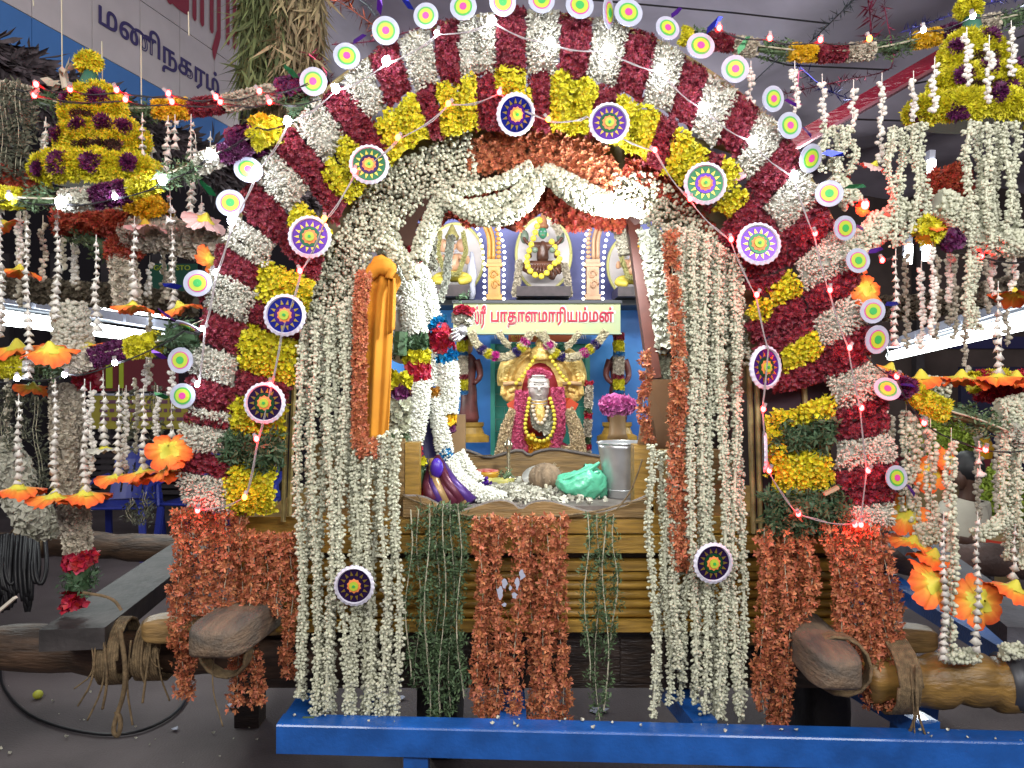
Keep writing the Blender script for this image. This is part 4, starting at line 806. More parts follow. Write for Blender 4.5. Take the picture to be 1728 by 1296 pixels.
lights('upper left string of red lights over the dark festoon', [(25,150,''),(65,145,'r'),(122,153,'r'),(200,154,'r'),(287,160,'r'),(367,166,'r'),(440,156,'r'),(520,140,'')], 2.34, DARKWIRE)
lights('second upper left string of red lights just below the first', [(25,163,''),(62,163,'r'),(215,170,'r'),(293,174,'r'),(374,174,'r'),(457,174,'r'),(540,168,'')], 2.36, DARKWIRE)
lights('string of cold white lights crossing the left flower tower', [(-40,334,''),(20,333,'w'),(105,343,'W'),(197,333,'w'),(277,306,'W'),(357,262,'W'),(433,215,''),(487,207,'')], 2.33, DARKWIRE)
lights('string of white lights on the lower left festoon', [(-20,640,''),(33,638,'w'),(113,632,'w'),(197,612,'w'),(310,558,''),(346,556,'')], 2.36, DARKWIRE)
lights('upper right string of warm lights along the patchwork festoon', [(1205,46,''),(1212,50,'r'),(1297,67,'r'),(1382,70,'r'),(1464,68,'o'),(1555,53,'w'),(1638,30,'w'),(1735,5,'w')], 2.36, DARKWIRE)
lights('string of red lights crossing the hanging strands at the right', [(1400,330,''),(1457,347,'R'),(1486,440,'r'),(1558,400,'r'),(1652,433,'r'),(1740,440,'')], 2.5, DARKWIRE)
lights('lower right string of red lights leaving the arch', [(1462,600,''),(1510,635,'r'),(1556,713,'r'),(1659,758,'r'),(1740,756,'')], 2.36, DARKWIRE)
# ================================================================ CURTAINS OF STRANDS
def strand(px0, py0, px1, py1, Y_, kind, m, label, group, name, cat='flower strand', width=.016, size=.0165, sway=.011, dens=1.0, z1=None):
    a = P(px0, py0, Y_); b = P(px1, py1, Y_); n = max(4, int((a-b).length/.05)); ph = random.uniform(0, 6); pts = []
    for i in range(n+1): t_ = i/n; p = a.lerp(b, t_); p.x += sway*math.sin(ph+t_*7)*min(1, t_*4); p.y += sway*.6*math.sin(ph*2+t_*5); pts.append(p)
    mb = MB(); mb.tube(pts, .0058 if kind == 'bud' else .0014, 5); L_ = (a-b).length; path = np.array([tuple(p) for p in resample(pts, .01)]); m_ = len(path)
    if kind == 'bud': size *= .64; N = int(L_/(size*.135)*dens)
    elif kind == 'petal': size *= .74; N = int(L_/(size*.105)*dens)
    else: N = int(L_/(size*.17)*dens)
    t_ = np.sort(rng.uniform(0, m_-1.01, N)); i = t_.astype(int); f_ = (t_-i)[:, None]; p = path[i]*(1-f_)+path[i+1]*f_; th = rng.uniform(0, 6.283, N)
    o = np.stack([np.cos(th), np.sin(th), rng.uniform(-.7, .2, N)], 1)
    if kind == 'bud': scatter(mb, p+o*np.array([width, width, 0])*rng.uniform(.0, .62, (N, 1)), o, BUD, size, .35)
    elif kind == 'petal': scatter(mb, p+o*np.array([width, width, 0])*rng.uniform(.2, 1, (N, 1)), o, CROSS, size, .5)
    elif kind == 'leaf':
        mb.tube([p_+Vector((0, -width*.8, 0)) for p_ in pts], .0008, 4)
        cl = (np.sin(t_*.35+ph)+1.25)/2.25; scatter(mb, p+o*np.array([width, width, 0])*rng.uniform(.1, 1, (N, 1))*cl[:, None], o+np.array([0, 0, -.3]), SPRIG, size, .6)
    return mb.build(name, m, label=label, cat=cat, group=group, m2=None if kind == 'bud' else THREAD)
def curtain(n, x0, x1, y0f, y1f, Y_, kind, m, name, group, labf, spread=0, rows=1, **kw):
    for i in range(n):
        t_ = (i+.5)/n; px = x0+(x1-x0)*t_+random.uniform(-1.5, 1.5); cx_ = (x0+x1)/2
        strand(px, y0f(t_), px+(px-cx_)*spread+random.uniform(-4, 4), y1f(t_)+random.uniform(-14, 6), Y_+(.02 if i % 2 else -.012)+random.uniform(-.008, .008), kind, m, labf(i), group, name, **kw)
curtain(8, 504, 594, lambda t: 560-t*60, lambda t: 1190 if t < .2 else 1214, 2.455, 'bud', F_WHITE, 'jasmine_strand', 'white bud strands of the left curtain', lambda i: f'white bud strand, {ORD[i]} from the left in the left curtain', spread=.12, width=.020, size=.0185)
curtain(7, 594, 674, lambda t: 760-40*t, lambda t: 1216, 2.465, 'bud', F_WHITE, 'jasmine_strand', 'white bud strands of the left curtain', lambda i: f'short white bud strand below the saffron cloth, {ORD[i]} from the left', width=.021, size=.0185)
curtain(10, 1140, 1254, lambda t: 385+t*t*60, lambda t: 1120+90*min(1, t*2), 2.455, 'bud', F_WHITE, 'jasmine_strand', 'white bud strands of the right curtain', lambda i: f'white bud strand, {ORD[i]} from the left in the right curtain', spread=.06, width=.019, size=.018, dens=1.1)
curtain(4, 1092, 1152, lambda t: 745+40*t, lambda t: 1212-30*t, 2.47, 'bud', F_WHITE, 'jasmine_strand', 'white bud strands of the right curtain', lambda i: f'short white bud strand beside the bucket post, {ORD[i]} from the left', width=.017, size=.017)
# orange strands
og = 'orange blossom strands on the float'
curtain(6, 292, 415, lambda t: 862, lambda t: (1170, 1130, 1050, 1040, 1060, 1195)[min(5, int(t*6))], 2.47, 'petal', F_ORG, 'orange_strand', og, lambda i: f'orange blossom strand at the lower left corner of the arch, {ORD[i]} from the left', width=.030, size=.023, dens=1.05)
curtain(4, 418, 500, lambda t: 900, lambda t: (1195, 1040, 1050, 1150)[min(3, int(t*4))], 2.48, 'petal', F_ORG, 'orange_strand', og, lambda i: f'orange strand, {ORD[i]} of those just left of the left white curtain', width=.022, size=.022)
curtain(3, 800, 852, lambda t: 872, lambda t: 1222, 2.50, 'petal', F_ORG, 'orange_strand', og, lambda i: f'orange blossom strand below the tray centre, {ORD[i]} from the left green leaves', width=.020, size=.022, spread=-.3, dens=.95)
curtain(4, 862, 956, lambda t: 870, lambda t: (1222, 1232, 1225, 1218)[min(3, int(t*4))], 2.50, 'petal', F_ORG, 'orange_strand', og, lambda i: f'orange blossom strand below the tray on the right half, {ORD[i]} from the left', width=.028, size=.023, spread=.1)
curtain(5, 1280, 1372, lambda t: 890, lambda t: (1215, 1240, 1238, 1100, 1040)[min(4, int(t*5))], 2.46, 'petal', F_ORG, 'orange_strand', og, lambda i: f'orange blossom strand below the lower right green stripe, {ORD[i]} from the left', width=.024, size=.023)
for i, (a, b) in enumerate(((1398, 1440), (1418, 1462), (1436, 1478), (1452, 1492), (1468, 1508), (1484, 1522))):
    strand(a, 886, b, 1150 if i < 1 else 1195-22*(i % 2), 2.42+.02*(i % 2), 'petal', F_ORG, f'slanting orange blossom strand under the right foot of the arch, {ORD[i]} from the left', og, 'orange_strand', width=.026, size=.023, dens=1.05)
strand(1132, 392, 1148, 960, 2.43, 'petal', F_ORG, 'long orange strand running down the inner edge of the right white curtain', og, 'orange_strand', width=.022, size=.021, dens=1.2)
strand(1150, 620, 1152, 960, 2.44, 'petal', F_ORG, 'second orange strand on the inner edge of the right white curtain', og, 'orange_strand', width=.018, size=.021)
strand(1086, 590, 1092, 745, 2.62, 'petal', F_ORG, 'short orange strand on the brown panel above the bucket', og, 'orange_strand', width=.018, size=.021)
q = rope([P(614, 462, 2.46), P(608, 520, 2.45), P(607, 620, 2.45), P(606, 700, 2.45), P(608, 755, 2.45)], [.018, .014, .016, .015, .020], CROSS, .018, 1.1); rope([P(606, 758, 2.45), P(634, 756, 2.45)], .026, CROSS, .018, 1.1, mb=q)
q.build('orange_garland', F_ORG, label='thick orange garland shaped like an L beside the saffron cloth', cat='garland')
# green leaf strands
gg = 'green leaf strands below the tray'
curtain(2, 686, 712, lambda t: 860, lambda t: 1150, 2.5, 'leaf', F_GRN, 'leaf_strand', gg, lambda i: f'sparse green leaf strand beside the left white curtain, {ORD[i]} from the left', width=.016, size=.030, dens=.7)
curtain(5, 718, 780, lambda t: 850, lambda t: (1230, 1140, 1200, 1170)[min(3, int(t*4))], 2.49, 'leaf', F_GRN, 'leaf_strand', gg, lambda i: f'dense green leaf strand left of the orange blossoms, {ORD[i]} from the left', width=.026, size=.034, dens=1.5, spread=.25)
curtain(4, 984, 1044, lambda t: 868, lambda t: (1160, 1215, 1200, 1080)[min(3, int(t*4))], 2.5, 'leaf', F_GRN, 'leaf_strand', gg, lambda i: f'green leaf strand right of the orange blossoms, {ORD[i]} from the left', width=.017, size=.030, dens=.8)
# ================================================================ THE FLOAT (wooden body, tray)
fl = thing('wooden_float', 'ochre painted wooden float body with ribbed mouldings and a scalloped tray rail', 'float', (.2, 2.6, .4))
X0, X1 = -.93, 1.14; YF = 2.60
def board(py0, py1, dy, name='moulding_board', m=OCHRE, x0=X0, x1=X1):
    MB().box((x0, YF-dy, ZW(py1, YF)), (x1, YF+.12, ZW(py0, YF))).build(name, m, parent=fl)
board(872, 900, .0, 'top_board'); board(903, 931, .02); board(934, 944, -.03, 'dark_groove', DARKW); board(946, 962, .012)
for k in range(5):
    zc = ZW(972+k*15.5, YF); MB().tube([(X0, YF, zc), (X1, YF, zc)], .0145, 12).build('half_round_rib', OCHRE, parent=fl, smooth=True)
board(962, 1040, -.004, 'rib_backing', OCHRE); board(1043, 1062, .03, 'base_board')
MB().box((X0, YF+.12, .66), (X1, 3.55, ZW(872, YF)-.02)).build('body', OCHRE, parent=fl)
for a_, b_, c_ in ((520, 681, 742), (1109, 1240, 760)): MB().box((XW(a_, YF), YF+.02, ZW(871.5, YF)), (XW(b_, YF), YF+.06, ZW(c_, YF))).build('glare_board', OCHRE_W, parent=fl)  # boards added to hide the glare on the body top
MB().box((X0+.05, YF+.03, .46), (X1+.2, YF+.12, .655)).build('chassis_beam', DARKW, parent=fl)
for k in range(9): MB().box((X0+.1+k*.24, YF+.022, .48), (X0+.25+k*.24, YF+.0295, .63)).build('chassis_plate', DARKW, parent=fl)
MB().box((X0+.05, 3.3, .46), (X1, 3.4, .655)).build('chassis_beam', DARKW, parent=fl)
zt_ = 1.085
MB().box((XW(690, 2.6), 2.62, zt_-.02), (XW(1105, 2.6), 3.50, zt_)).build('tray_floor', GREYW, parent=fl)
topf = [(680,838),(712,838),(740,852),(770,867),(800,857),(838,845),(862,848),(879,863),(896,849),(925,846),(960,856),(1000,868),(1040,861),(1092,838)]
def rail(top, pyb, Y_, nm, m):
    pts = []
    T = smooth([Vector((XW(x, Y_), 0, ZW(y, Y_))) for x, y in top], 1)
    poly = [(p.x, p.z) for p in T]; poly = [(poly[0][0], ZW(pyb, Y_))]+poly+[(poly[-1][0], ZW(pyb, Y_))]
    return MB().prism(poly, Y_, Y_+.035).build(nm, m, parent=fl)
rail(topf, 873, 2.585, 'front_scalloped_rail', OCHRE_W)
MB().tube(smooth([P(x, y-.5, 2.60) for x, y in topf], 1), .007, 6).build('lit_rail_edge', GREYW, parent=fl, smooth=True)  # grey bead paints in the light on the rail's top face
topb = [(730,764),(770,755),(800,764),(822,774),(850,766),(878,758),(893,770),(906,762),(935,757),(980,765),(1020,772),(1085,776)]
rail(topb, 812, 3.46, 'rear_scalloped_rail', OCHRE_W)
MB().tube(smooth([P(x, y-.5, 3.455) for x, y in topb], 1), .007, 6).build('lit_rail_edge', GREYW, parent=fl, smooth=True)  # same painted light along the rear rail top
MB().box((XW(682, 2.6), 2.62, ZW(875, 2.6)), (XW(706, 2.6), 2.68, ZW(748, 2.6))).build('corner_post', OCHRE, parent=fl)
MB().box((XW(1072, 2.6), 2.62, ZW(875, 2.6)), (XW(1108, 2.6), 2.70, ZW(752, 2.6))).build('corner_post', OCHRE, parent=fl)
MB().box((XW(1078, 2.6), 2.66, ZW(870, 2.6)), (XW(1100, 2.6), 3.45, ZW(800, 2.6))).build('side_rail', OCHRE_W, parent=fl)
MB().box((XW(690, 2.6), 2.68, ZW(870, 2.6)), (XW(700, 2.6), 3.45, ZW(800, 2.6))).build('side_rail', OCHRE_W, parent=fl)
MB().lathe([(.035, 0), (.028, .05), (.022, .09)], P(1092, 752, 2.66), 12).build('post_cap', mat('turned_tan', (.28, .17, .09), .6), parent=fl, smooth=True)
MB().box((XW(756, 3.3), 3.3, zt_), (XW(785, 3.3), 3.34, ZW(700, 3.3))).build('rear_post', mat('tan_post', (.36, .22, .10), .5, noise=.3, nscale=8), parent=fl)
# brown frame with the photo-like panel on the right
MB().hexa(P(1066, 366, 2.9), P(1104, 640, 2.8), (0, 1, 0), .045, .05).build('brown_post', BROWN, parent=fl)
MB().hexa(P(1060, 374, 2.9), P(1120, 352, 2.85), (0, 1, 0), .05, .05).build('brown_top_bar', BROWN, parent=fl)
MB().add([P(1090, 640, 2.78), P(1142, 640, 2.70), P(1142, 760, 2.70), P(1100, 760, 2.78)]+[P(1090, 640, 2.78)+Vector((.01, .03, 0)), P(1142, 640, 2.70)+Vector((.01, .03, 0)), P(1142, 760, 2.70)+Vector((.01, .03, 0)), P(1100, 760, 2.78)+Vector((.01, .03, 0))], [(0, 1, 2, 3), (7, 6, 5, 4), (0, 4, 5, 1), (1, 5, 6, 2), (2, 6, 7, 3), (3, 7, 4, 0)]).build('brown_panel', mat('tan_brown_panel', (.16, .075, .03), .5, noise=.3, nscale=6), parent=fl)
MB().add([P(1118, 350, 2.95), P(1160, 350, 2.9), P(1160, 700, 2.9), P(1118, 700, 2.95)]+[P(1118, 350, 2.97), P(1160, 350, 2.92), P(1160, 700, 2.92), P(1118, 700, 2.97)], [(0, 1, 2, 3), (7, 6, 5, 4), (0, 4, 5, 1), (1, 5, 6, 2), (2, 6, 7, 3), (3, 7, 4, 0)]).build('dark_side_panel', MATS['dark_fill'], parent=fl)
rope([P(1094, 388, 2.82), P(1106, 450, 2.82), P(1118, 520, 2.8), P(1126, 590, 2.78)], .030, PET3, .022, .9).build('white_garland', F_WHITE2, label='white garland slanting behind the brown post, right inside the arch', cat='garland')
for k, (a_, b_, m_) in enumerate((((1086, 400), (1092, 432), F_GOLD), ((1094, 445), (1100, 480), F_YEL), ((1100, 490), (1106, 525), F_YEL), ((1102, 500), (1106, 545), F_RED), ((1108, 560), (1112, 600), F_GOLD), ((1120, 600), (1122, 650), F_WHITE))):
    rope([P(*a_, 2.86), P(*b_, 2.86)], .014, PET3, .016).build('small_garland_piece', m_, label=['marigold tuft at the top of the brown post', 'yellow tuft beside the upper white garland, right side', 'yellow tuft half way down the slanting white garland', 'red tuft beside the middle of the brown post', 'marigold tuft low beside the brown post', 'white tuft above the tan side panel'][k], cat='flower tuft')
# ---- ceiling valance and swags
val = [(700,400),(720,360),(750,326),(800,300),(850,296),(900,300),(925,292),(960,315),(1010,345),(1060,372),(1040,392),(1000,384),(960,392),(940,374),(915,358),(895,372),(870,392),(835,378),(790,384),(762,366),(735,390),(712,440),(704,450)]
patch('rust_valance', F_RUST, D_ORG, FUZZ, .022, val, 2.95, 1.2, .05, parent=None, label='rust coloured petal valance hanging inside the top of the arch', cat='valance')
o = MB().add([P(x, y, 2.97) for x, y in val]+[P(x, y, 2.99) for x, y in val], [tuple(range(len(val))), tuple(range(2*len(val)-1, len(val)-1, -1))]).build('valance_cloth', mat('rust_cloth', (.17, .035, .02), .8), label='rust cloth backing of the petal valance', cat='cloth')
o = MB().add([P(x, y, 2.80) for x, y in ((640, 370), (700, 300), (790, 280), (900, 270), (1060, 300), (1130, 360), (1060, 345), (930, 290), (830, 318), (742, 330), (706, 372), (690, 440), (655, 420))]+[P(x, y, 2.83) for x, y in ((640, 370), (700, 300), (790, 280), (900, 270), (1060, 300), (1130, 360), (1060, 345), (930, 290), (830, 318), (742, 330), (706, 372), (690, 440), (655, 420))], [tuple(range(13)), tuple(range(25, 12, -1))]).build('brown_lining', mat('brown_cloth', (.075, .03, .018), .8), label='brown cloth lining under the white swags', cat='cloth')
def swag(pts, r, lab, Y_, m=F_WHITE, s_=.0145, tm=BUD, d=1.0): rope(smooth([P(x, y, Y_) for x, y in pts], 2), r, tm, s_, d).build('white_swag', m, label=lab, cat='garland', group='white swags inside the crown of the arch')
swag([(768,318),(800,318),(850,308),(898,280)], .014, 'upper white swag just under the orange crown patch', 2.53)
swag([(752,330),(780,350),(820,345),(870,330),(900,300)], .014, 'thin middle white swag left of the crown', 2.54)
swag([(745,322),(775,350),(810,368),(850,368),(885,348),(905,315),(922,285)], .020, 'thick lower white swag left of the crown', 2.54)
swag([(918,286),(945,306),(985,332),(1030,348),(1062,356)], [.018,.036,.042,.034,.012], 'glaring thick white swag beside the hidden lamp, right of the crown', 2.54)
swag([(752,318),(735,360),(712,410),(706,440)], .024, 'white swag falling right of the brown gap', 2.56)
swag([(640,360),(660,400),(672,440)], .022, 'white swag edge above the saffron cloth', 2.56)
swag([(640,395),(665,420),(690,445),(700,470)], .016, 'white swag crossing above the long ropes', 2.55)
swag([(1030,372),(1050,392),(1054,430)], .018, 'old white tuft hanging at the right pillar top', 3.0, F_OLD)
lampb = MB().hexa(P(1040, 354, 2.53), P(1066, 358, 2.53), (0, 0, 1), .012, .008); lampb.build('tube_lamp', TUBE, label='small lit tube lamp hidden behind the glaring swag', cat='lamp')
F_GLO = mat('lit_tuberose', (.76, .77, .66), .5, var=.12)  # paler tuberose; lamplight on the garlands is put into the colour
# ---- long rope garlands, hanging left in the shrine
def multi(name, label, cat, secs, Y_, group=None):
    p0 = secs[0][0][0]; t = thing(name, label, cat, tuple(P(*p0, Y_)), group)
    for pts, r, m_, tm, sz, nm in secs: rope(smooth([P(p[0], p[1], (p[2] if len(p) > 2 else Y_)) for p in pts], 1), r, tm, sz, 1.0).build(nm, m_, parent=t)
    return t
RIBM = mat('blue_satin', (.01, .19, .42), .25, metal=.2)
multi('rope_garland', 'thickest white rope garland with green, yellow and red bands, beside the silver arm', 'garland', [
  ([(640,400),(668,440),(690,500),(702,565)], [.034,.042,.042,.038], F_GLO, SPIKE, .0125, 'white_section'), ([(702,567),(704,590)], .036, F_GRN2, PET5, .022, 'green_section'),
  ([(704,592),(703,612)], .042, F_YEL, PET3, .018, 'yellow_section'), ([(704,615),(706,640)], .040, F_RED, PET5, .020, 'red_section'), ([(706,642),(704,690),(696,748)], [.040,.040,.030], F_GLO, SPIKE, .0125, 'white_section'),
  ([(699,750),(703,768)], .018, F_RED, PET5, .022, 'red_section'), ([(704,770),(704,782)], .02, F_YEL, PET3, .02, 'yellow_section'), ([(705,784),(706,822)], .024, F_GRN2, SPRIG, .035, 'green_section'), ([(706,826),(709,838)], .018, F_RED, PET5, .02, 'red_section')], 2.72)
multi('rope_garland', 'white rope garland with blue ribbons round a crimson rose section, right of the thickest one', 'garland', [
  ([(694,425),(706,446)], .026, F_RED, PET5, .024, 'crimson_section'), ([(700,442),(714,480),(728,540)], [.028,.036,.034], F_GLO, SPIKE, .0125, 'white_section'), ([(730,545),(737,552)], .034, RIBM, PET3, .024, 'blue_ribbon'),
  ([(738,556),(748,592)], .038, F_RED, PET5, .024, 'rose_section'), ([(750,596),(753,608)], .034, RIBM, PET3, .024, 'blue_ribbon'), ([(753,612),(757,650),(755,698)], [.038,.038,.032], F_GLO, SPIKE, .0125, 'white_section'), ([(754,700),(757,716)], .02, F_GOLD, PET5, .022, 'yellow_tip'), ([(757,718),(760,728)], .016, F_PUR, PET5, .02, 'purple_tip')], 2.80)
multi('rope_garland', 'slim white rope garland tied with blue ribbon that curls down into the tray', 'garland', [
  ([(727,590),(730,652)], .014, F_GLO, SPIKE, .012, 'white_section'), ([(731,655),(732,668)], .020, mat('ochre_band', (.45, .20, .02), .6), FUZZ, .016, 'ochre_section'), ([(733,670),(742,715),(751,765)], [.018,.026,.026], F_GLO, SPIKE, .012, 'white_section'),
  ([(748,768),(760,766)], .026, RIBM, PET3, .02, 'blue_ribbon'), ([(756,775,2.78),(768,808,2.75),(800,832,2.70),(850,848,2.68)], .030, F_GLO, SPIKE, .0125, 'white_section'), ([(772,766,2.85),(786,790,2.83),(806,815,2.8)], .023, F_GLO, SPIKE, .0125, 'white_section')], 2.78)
multi('side_garland', 'cream flower garland with yellow and plum tufts behind the saffron cloth', 'garland', [
  ([(676,560),(674,600)], .03, F_GRN2, SPRIG, .04, 'green_section'), ([(676,630),(672,654)], .032, F_YEL, PET3, .026, 'yellow_section'), ([(672,656),(674,672)], .032, F_PUR, PET5, .026, 'plum_section'), ([(672,674),(668,700),(668,725)], .038, F_WHITE, PET3, .026, 'cream_section'), ([(668,728),(664,745)], .034, F_GRN, SPRIG, .04, 'green_section'), ([(664,748),(674,775)], .028, F_WHITE, BUD, .02, 'white_section')], 2.68)
multi('thin_garland', 'thin white garland hanging in front of the elephant-headed statue', 'garland', [([(800,395),(806,430),(800,470),(792,512)], .016, F_WHITE2, PET3, .018, 'white_section')], 3.6) if False else None
rope(smooth([P(x, y, 3.4) for x, y in ((762, 398), (757, 430), (754, 470), (743, 508))], 1), .009, PET3, .013).build('thin_white_garland', F_GLO, label='thin white garland crossing in front of the left niche statue', cat='garland')  # lamp does not reach it; the brightness is in the colour
rope(smooth([P(x, y, 3.0) for x, y in ((728, 398), (724, 425), (730, 455))], 1), .016, PET3, .015).build('short_white_garland', F_WHITE2, label='short white garland end above the crimson tuft', cat='garland')
rope(smooth([P(x, y, 3.1) for x, y in ((722, 380), (708, 410), (704, 436))], 1), .012, FUZZ, .02).build('orange_tuft', F_GOLD, label='narrow orange tuft curving beside the rust valance', cat='flower tuft')
# silver processional idol arm and skirt, mostly hidden behind garlands
SILVERM = mat('bright_silver', (.70, .70, .72), .25, metal=.9)
si = thing('silver_idol', 'silver processional idol mostly hidden by rope garlands, one raised silver hand showing', 'idol', tuple(P(690, 800, 2.9)))
skinned('body', [(*P(688, 620, 2.95), .10), (*P(688, 560, 2.95), .09), (*P(688, 520, 2.95), .10), (*P(672, 575, 2.82), .030), (*P(676, 560, 2.76), .026), (*P(664, 530, 2.72), .020), (*P(663, 516, 2.70), .016), (*P(725, 560, 2.9), .03), (*P(758, 572, 2.80), .020), (*P(776, 562, 2.75), .014)],
        [(0, 1), (1, 2), (2, 3), (3, 4), (4, 5), (5, 6), (2, 7), (7, 8), (8, 9)], SILVER, si)
def hand(t, base, spread, length, m, dirv=(0, 0, 1), side=(1, 0, 0)):
    D = Vector(dirv).normalized(); S = Vector(side).normalized(); B = Vector(base); q_ = MB()
    for k in range(4):
        o_ = (k-1.5)*spread; l_ = length*(.85, 1, .95, .75)[k]; p0 = B+S*o_*.8; p1 = B+S*o_*1.2+D*l_*.5+Vector((0, -.004, 0)); p2 = B+S*o_*1.3+D*l_+Vector((.004, -.012, 0)); q_.tube([p0, p1, p2], [.0062, .0056, .004], 7)
    q_.tube([B-S*spread*1.6-D*.01, B-S*spread*2.6+D*length*.35, B-S*spread*2.2+D*length*.6], [.007, .006, .0045], 7); q_.sphere(B-D*.008, spread*2.1, 10, (1, .5, 1.1)); return q_.build('hand', m, parent=t, smooth=True)
hand(si, P(664, 514, 2.69), .010, .035, SILVER, (.5, -.2, .9), (.9, 0, -.3)); hand(si, P(776, 560, 2.73), .010, .040, SILVERM, (-.9, -.1, -.45), (-.3, 0, .9))
skinned('skirt', [(*P(700, 640, 2.95), .11), (*P(706, 720, 2.95), .13), (*P(720, 790, 2.95), .15), (*P(735, 830, 2.92), .16)], [(0, 1), (1, 2), (2, 3)], mat('indigo_silk', (.02, .012, .10), .5), si)
for k, (a_, b_, m_) in enumerate((((738, 770), (780, 850), 'maroon_silk'), ((728, 775), (752, 852), 'gold_silk'), ((724, 790), (730, 848), 'maroon_silk'), ((745, 780), (795, 848), 'purple_silk'), ((732, 780), (742, 850), 'purple_silk'), ((742, 785), (768, 852), 'maroon_silk'), ((748, 785), (788, 852), 'gold_silk'))):
    mm = mat(m_, {'maroon_silk': (.09, .012, .03), 'gold_silk': (.32, .20, .08), 'purple_silk': (.06, .02, .16)}[m_], .35, metal=.25)
    MB().tube([P(*a_, 2.74), P((a_[0]+b_[0])/2-6, (a_[1]+b_[1])/2, 2.70), P(*b_, 2.66)], [.012, .020, .026], 10).build('silk_pleat', mm, parent=si, smooth=True)
MB().sphere(P(737, 790, 2.70), .024, 12, (1, .8, 1.5)).build('purple_knot', mat('violet_satin', (.06, .02, .36), .35), parent=si, smooth=True)
t = thing('red_white_bouquet', 'round red and white flower bunch held in the silver hand', 'bouquet', tuple(P(785, 540, 2.8)))
q = MB(); d = rng.normal(size=(260, 3)); d /= np.linalg.norm(d, axis=1, keepdims=True); scatter(q, np.array(P(782, 535, 2.8))+d*np.array([.028, .028, .024]), d, PET3, .018); q.sphere(P(782, 535, 2.8), .026, 8); q.build('white_petals', F_WHITE2, parent=t)
rope([P(770, 524, 2.76), P(785, 521, 2.755), P(797, 528, 2.76)], .009, PET5, .013).build('red_band', F_RED, parent=t); rope([P(780, 504, 2.78), P(780, 496, 2.78)], .014, SPRIG, .03, 1.4).build('green_top', F_GRN2, parent=t)
# saffron cloth
SAF = mat('saffron_cloth', (.66, .26, .014), .85, noise=.25, nscale=8)
t = thing('saffron_cloth', 'saffron orange cloth knotted at the top and hanging in long folds, left in the arch', 'cloth', tuple(P(638, 740, 2.6)))
def sf(u, v):
    x0_ = 606-2*v; x1_ = 668-16*v+(10*math.exp(-((v-.05)/.05)**2)); py = 462+278*v; px = x0_+(x1_-x0_)*u
    p = P(px, py, 2.56); p.y += .013*math.sin(u*8+v*1.2)+.006*math.sin(u*19+v*2)-.01*math.cos(v*3); return p
o = MB().grid(sf, 36, 40).build('hanging_fold', SAF, parent=t, smooth=True); m_ = o.modifiers.new('s', 'SOLIDIFY'); m_.thickness = .004
def sf2(u, v): p = P(657+12*u-3*v, 470+95*v*(1-.1*u), 2.53); p.y += .012*math.sin(u*7); return p
o = MB().grid(sf2, 10, 14).build('loose_flap', SAF, parent=t, smooth=True); m_ = o.modifiers.new('s', 'SOLIDIFY'); m_.thickness = .004
for pts, r in (([(622,466),(634,452),(652,450),(664,458)], [.022,.026,.03,.018]), ([(626,452),(640,438),(655,444)], [.012,.02,.016]), ([(652,446),(660,452),(656,470)], [.018,.022,.014])):
    MB().tube(smooth([P(x, y, 2.53) for x, y in pts], 1), [r[min(len(r)-1, int(k*len(r)/ (2*len(pts)-0)))] for k in range(len(smooth([P(x, y, 2.53) for x, y in pts], 1)))], 10).build('knot', SAF, parent=t, smooth=True)
# ---- things on the tray
STZ = zt_+.001
bk = thing('steel_bucket', 'wide brushed steel bucket standing at the right of the tray', 'bucket', (XW(1052, 2.80), 2.82, STZ))
b0 = (XW(1052, 2.80), 2.82, STZ); hb = ZW(748, 2.78)-STZ
MB().lathe([(.058, 0), (.061, .004), (.077, hb*.5), (.089, hb*.9), (.092, hb), (.089, hb), (.078, hb*.6), (.056, .01)], b0, 36).build('body', STEEL, parent=bk, smooth=True)
MB().tube([(b0[0]+math.cos(a*math.pi/16)*.093, b0[1]+math.sin(a*math.pi/16)*.093, b0[2]+hb) for a in range(33)], .0035, 6).build('rim', STEEL, parent=bk, smooth=True)
MB().tube([(b0[0]+math.cos(a*math.pi/16)*.066, b0[1]+math.sin(a*math.pi/16)*.066, b0[2]+.03) for a in range(33)], .0018, 5).build('base_ring', STEEL, parent=bk, smooth=True)
# green bag
BAG = mat('green_plastic', (.12, .56, .34), .3, coat=.3, bump=1.2, bscale=16, noise=.3, nscale=18)
def bagf(u, v):
    th = u*2*math.pi; ph = v*math.pi*.98+.02; r = 1+.07*math.sin(3*th+2*ph)+.05*abs(math.sin(6*th-3*ph))-.07*abs(math.sin(4*ph+2.3*math.sin(th*2)))+.04*math.sin(13*th+9*ph)
    return (XW(981, 2.80)+.092*r*math.sin(ph)**.6*math.cos(th), 2.80+.07*r*math.sin(ph)**.6*math.sin(th), STZ+.052+.053*r*-math.cos(ph)*(1+.30*math.cos(th))+.006*math.sin(9*th)*math.sin(ph))
t = thing('plastic_bag', 'crumpled bright green plastic bag lying in the tray against the bucket', 'bag', (XW(985, 2.8), 2.82, STZ))
MB().grid(bagf, 40, 20).build('bag_body', BAG, parent=t, smooth=True)
for pts in (([(950,810),(975,800),(1000,790),(1012,780)]), ([(985,812),(1000,800),(1012,796)])): MB().tube(smooth([P(x, y, 2.76) for x, y in pts], 2), [.003+.007*math.sin(k/ (len(smooth([P(x, y, 2.76) for x, y in pts], 2))-1)*3.1) for k in range(len(smooth([P(x, y, 2.76) for x, y in pts], 2)))], 8).build('bag_fold', BAG, parent=t, smooth=True)
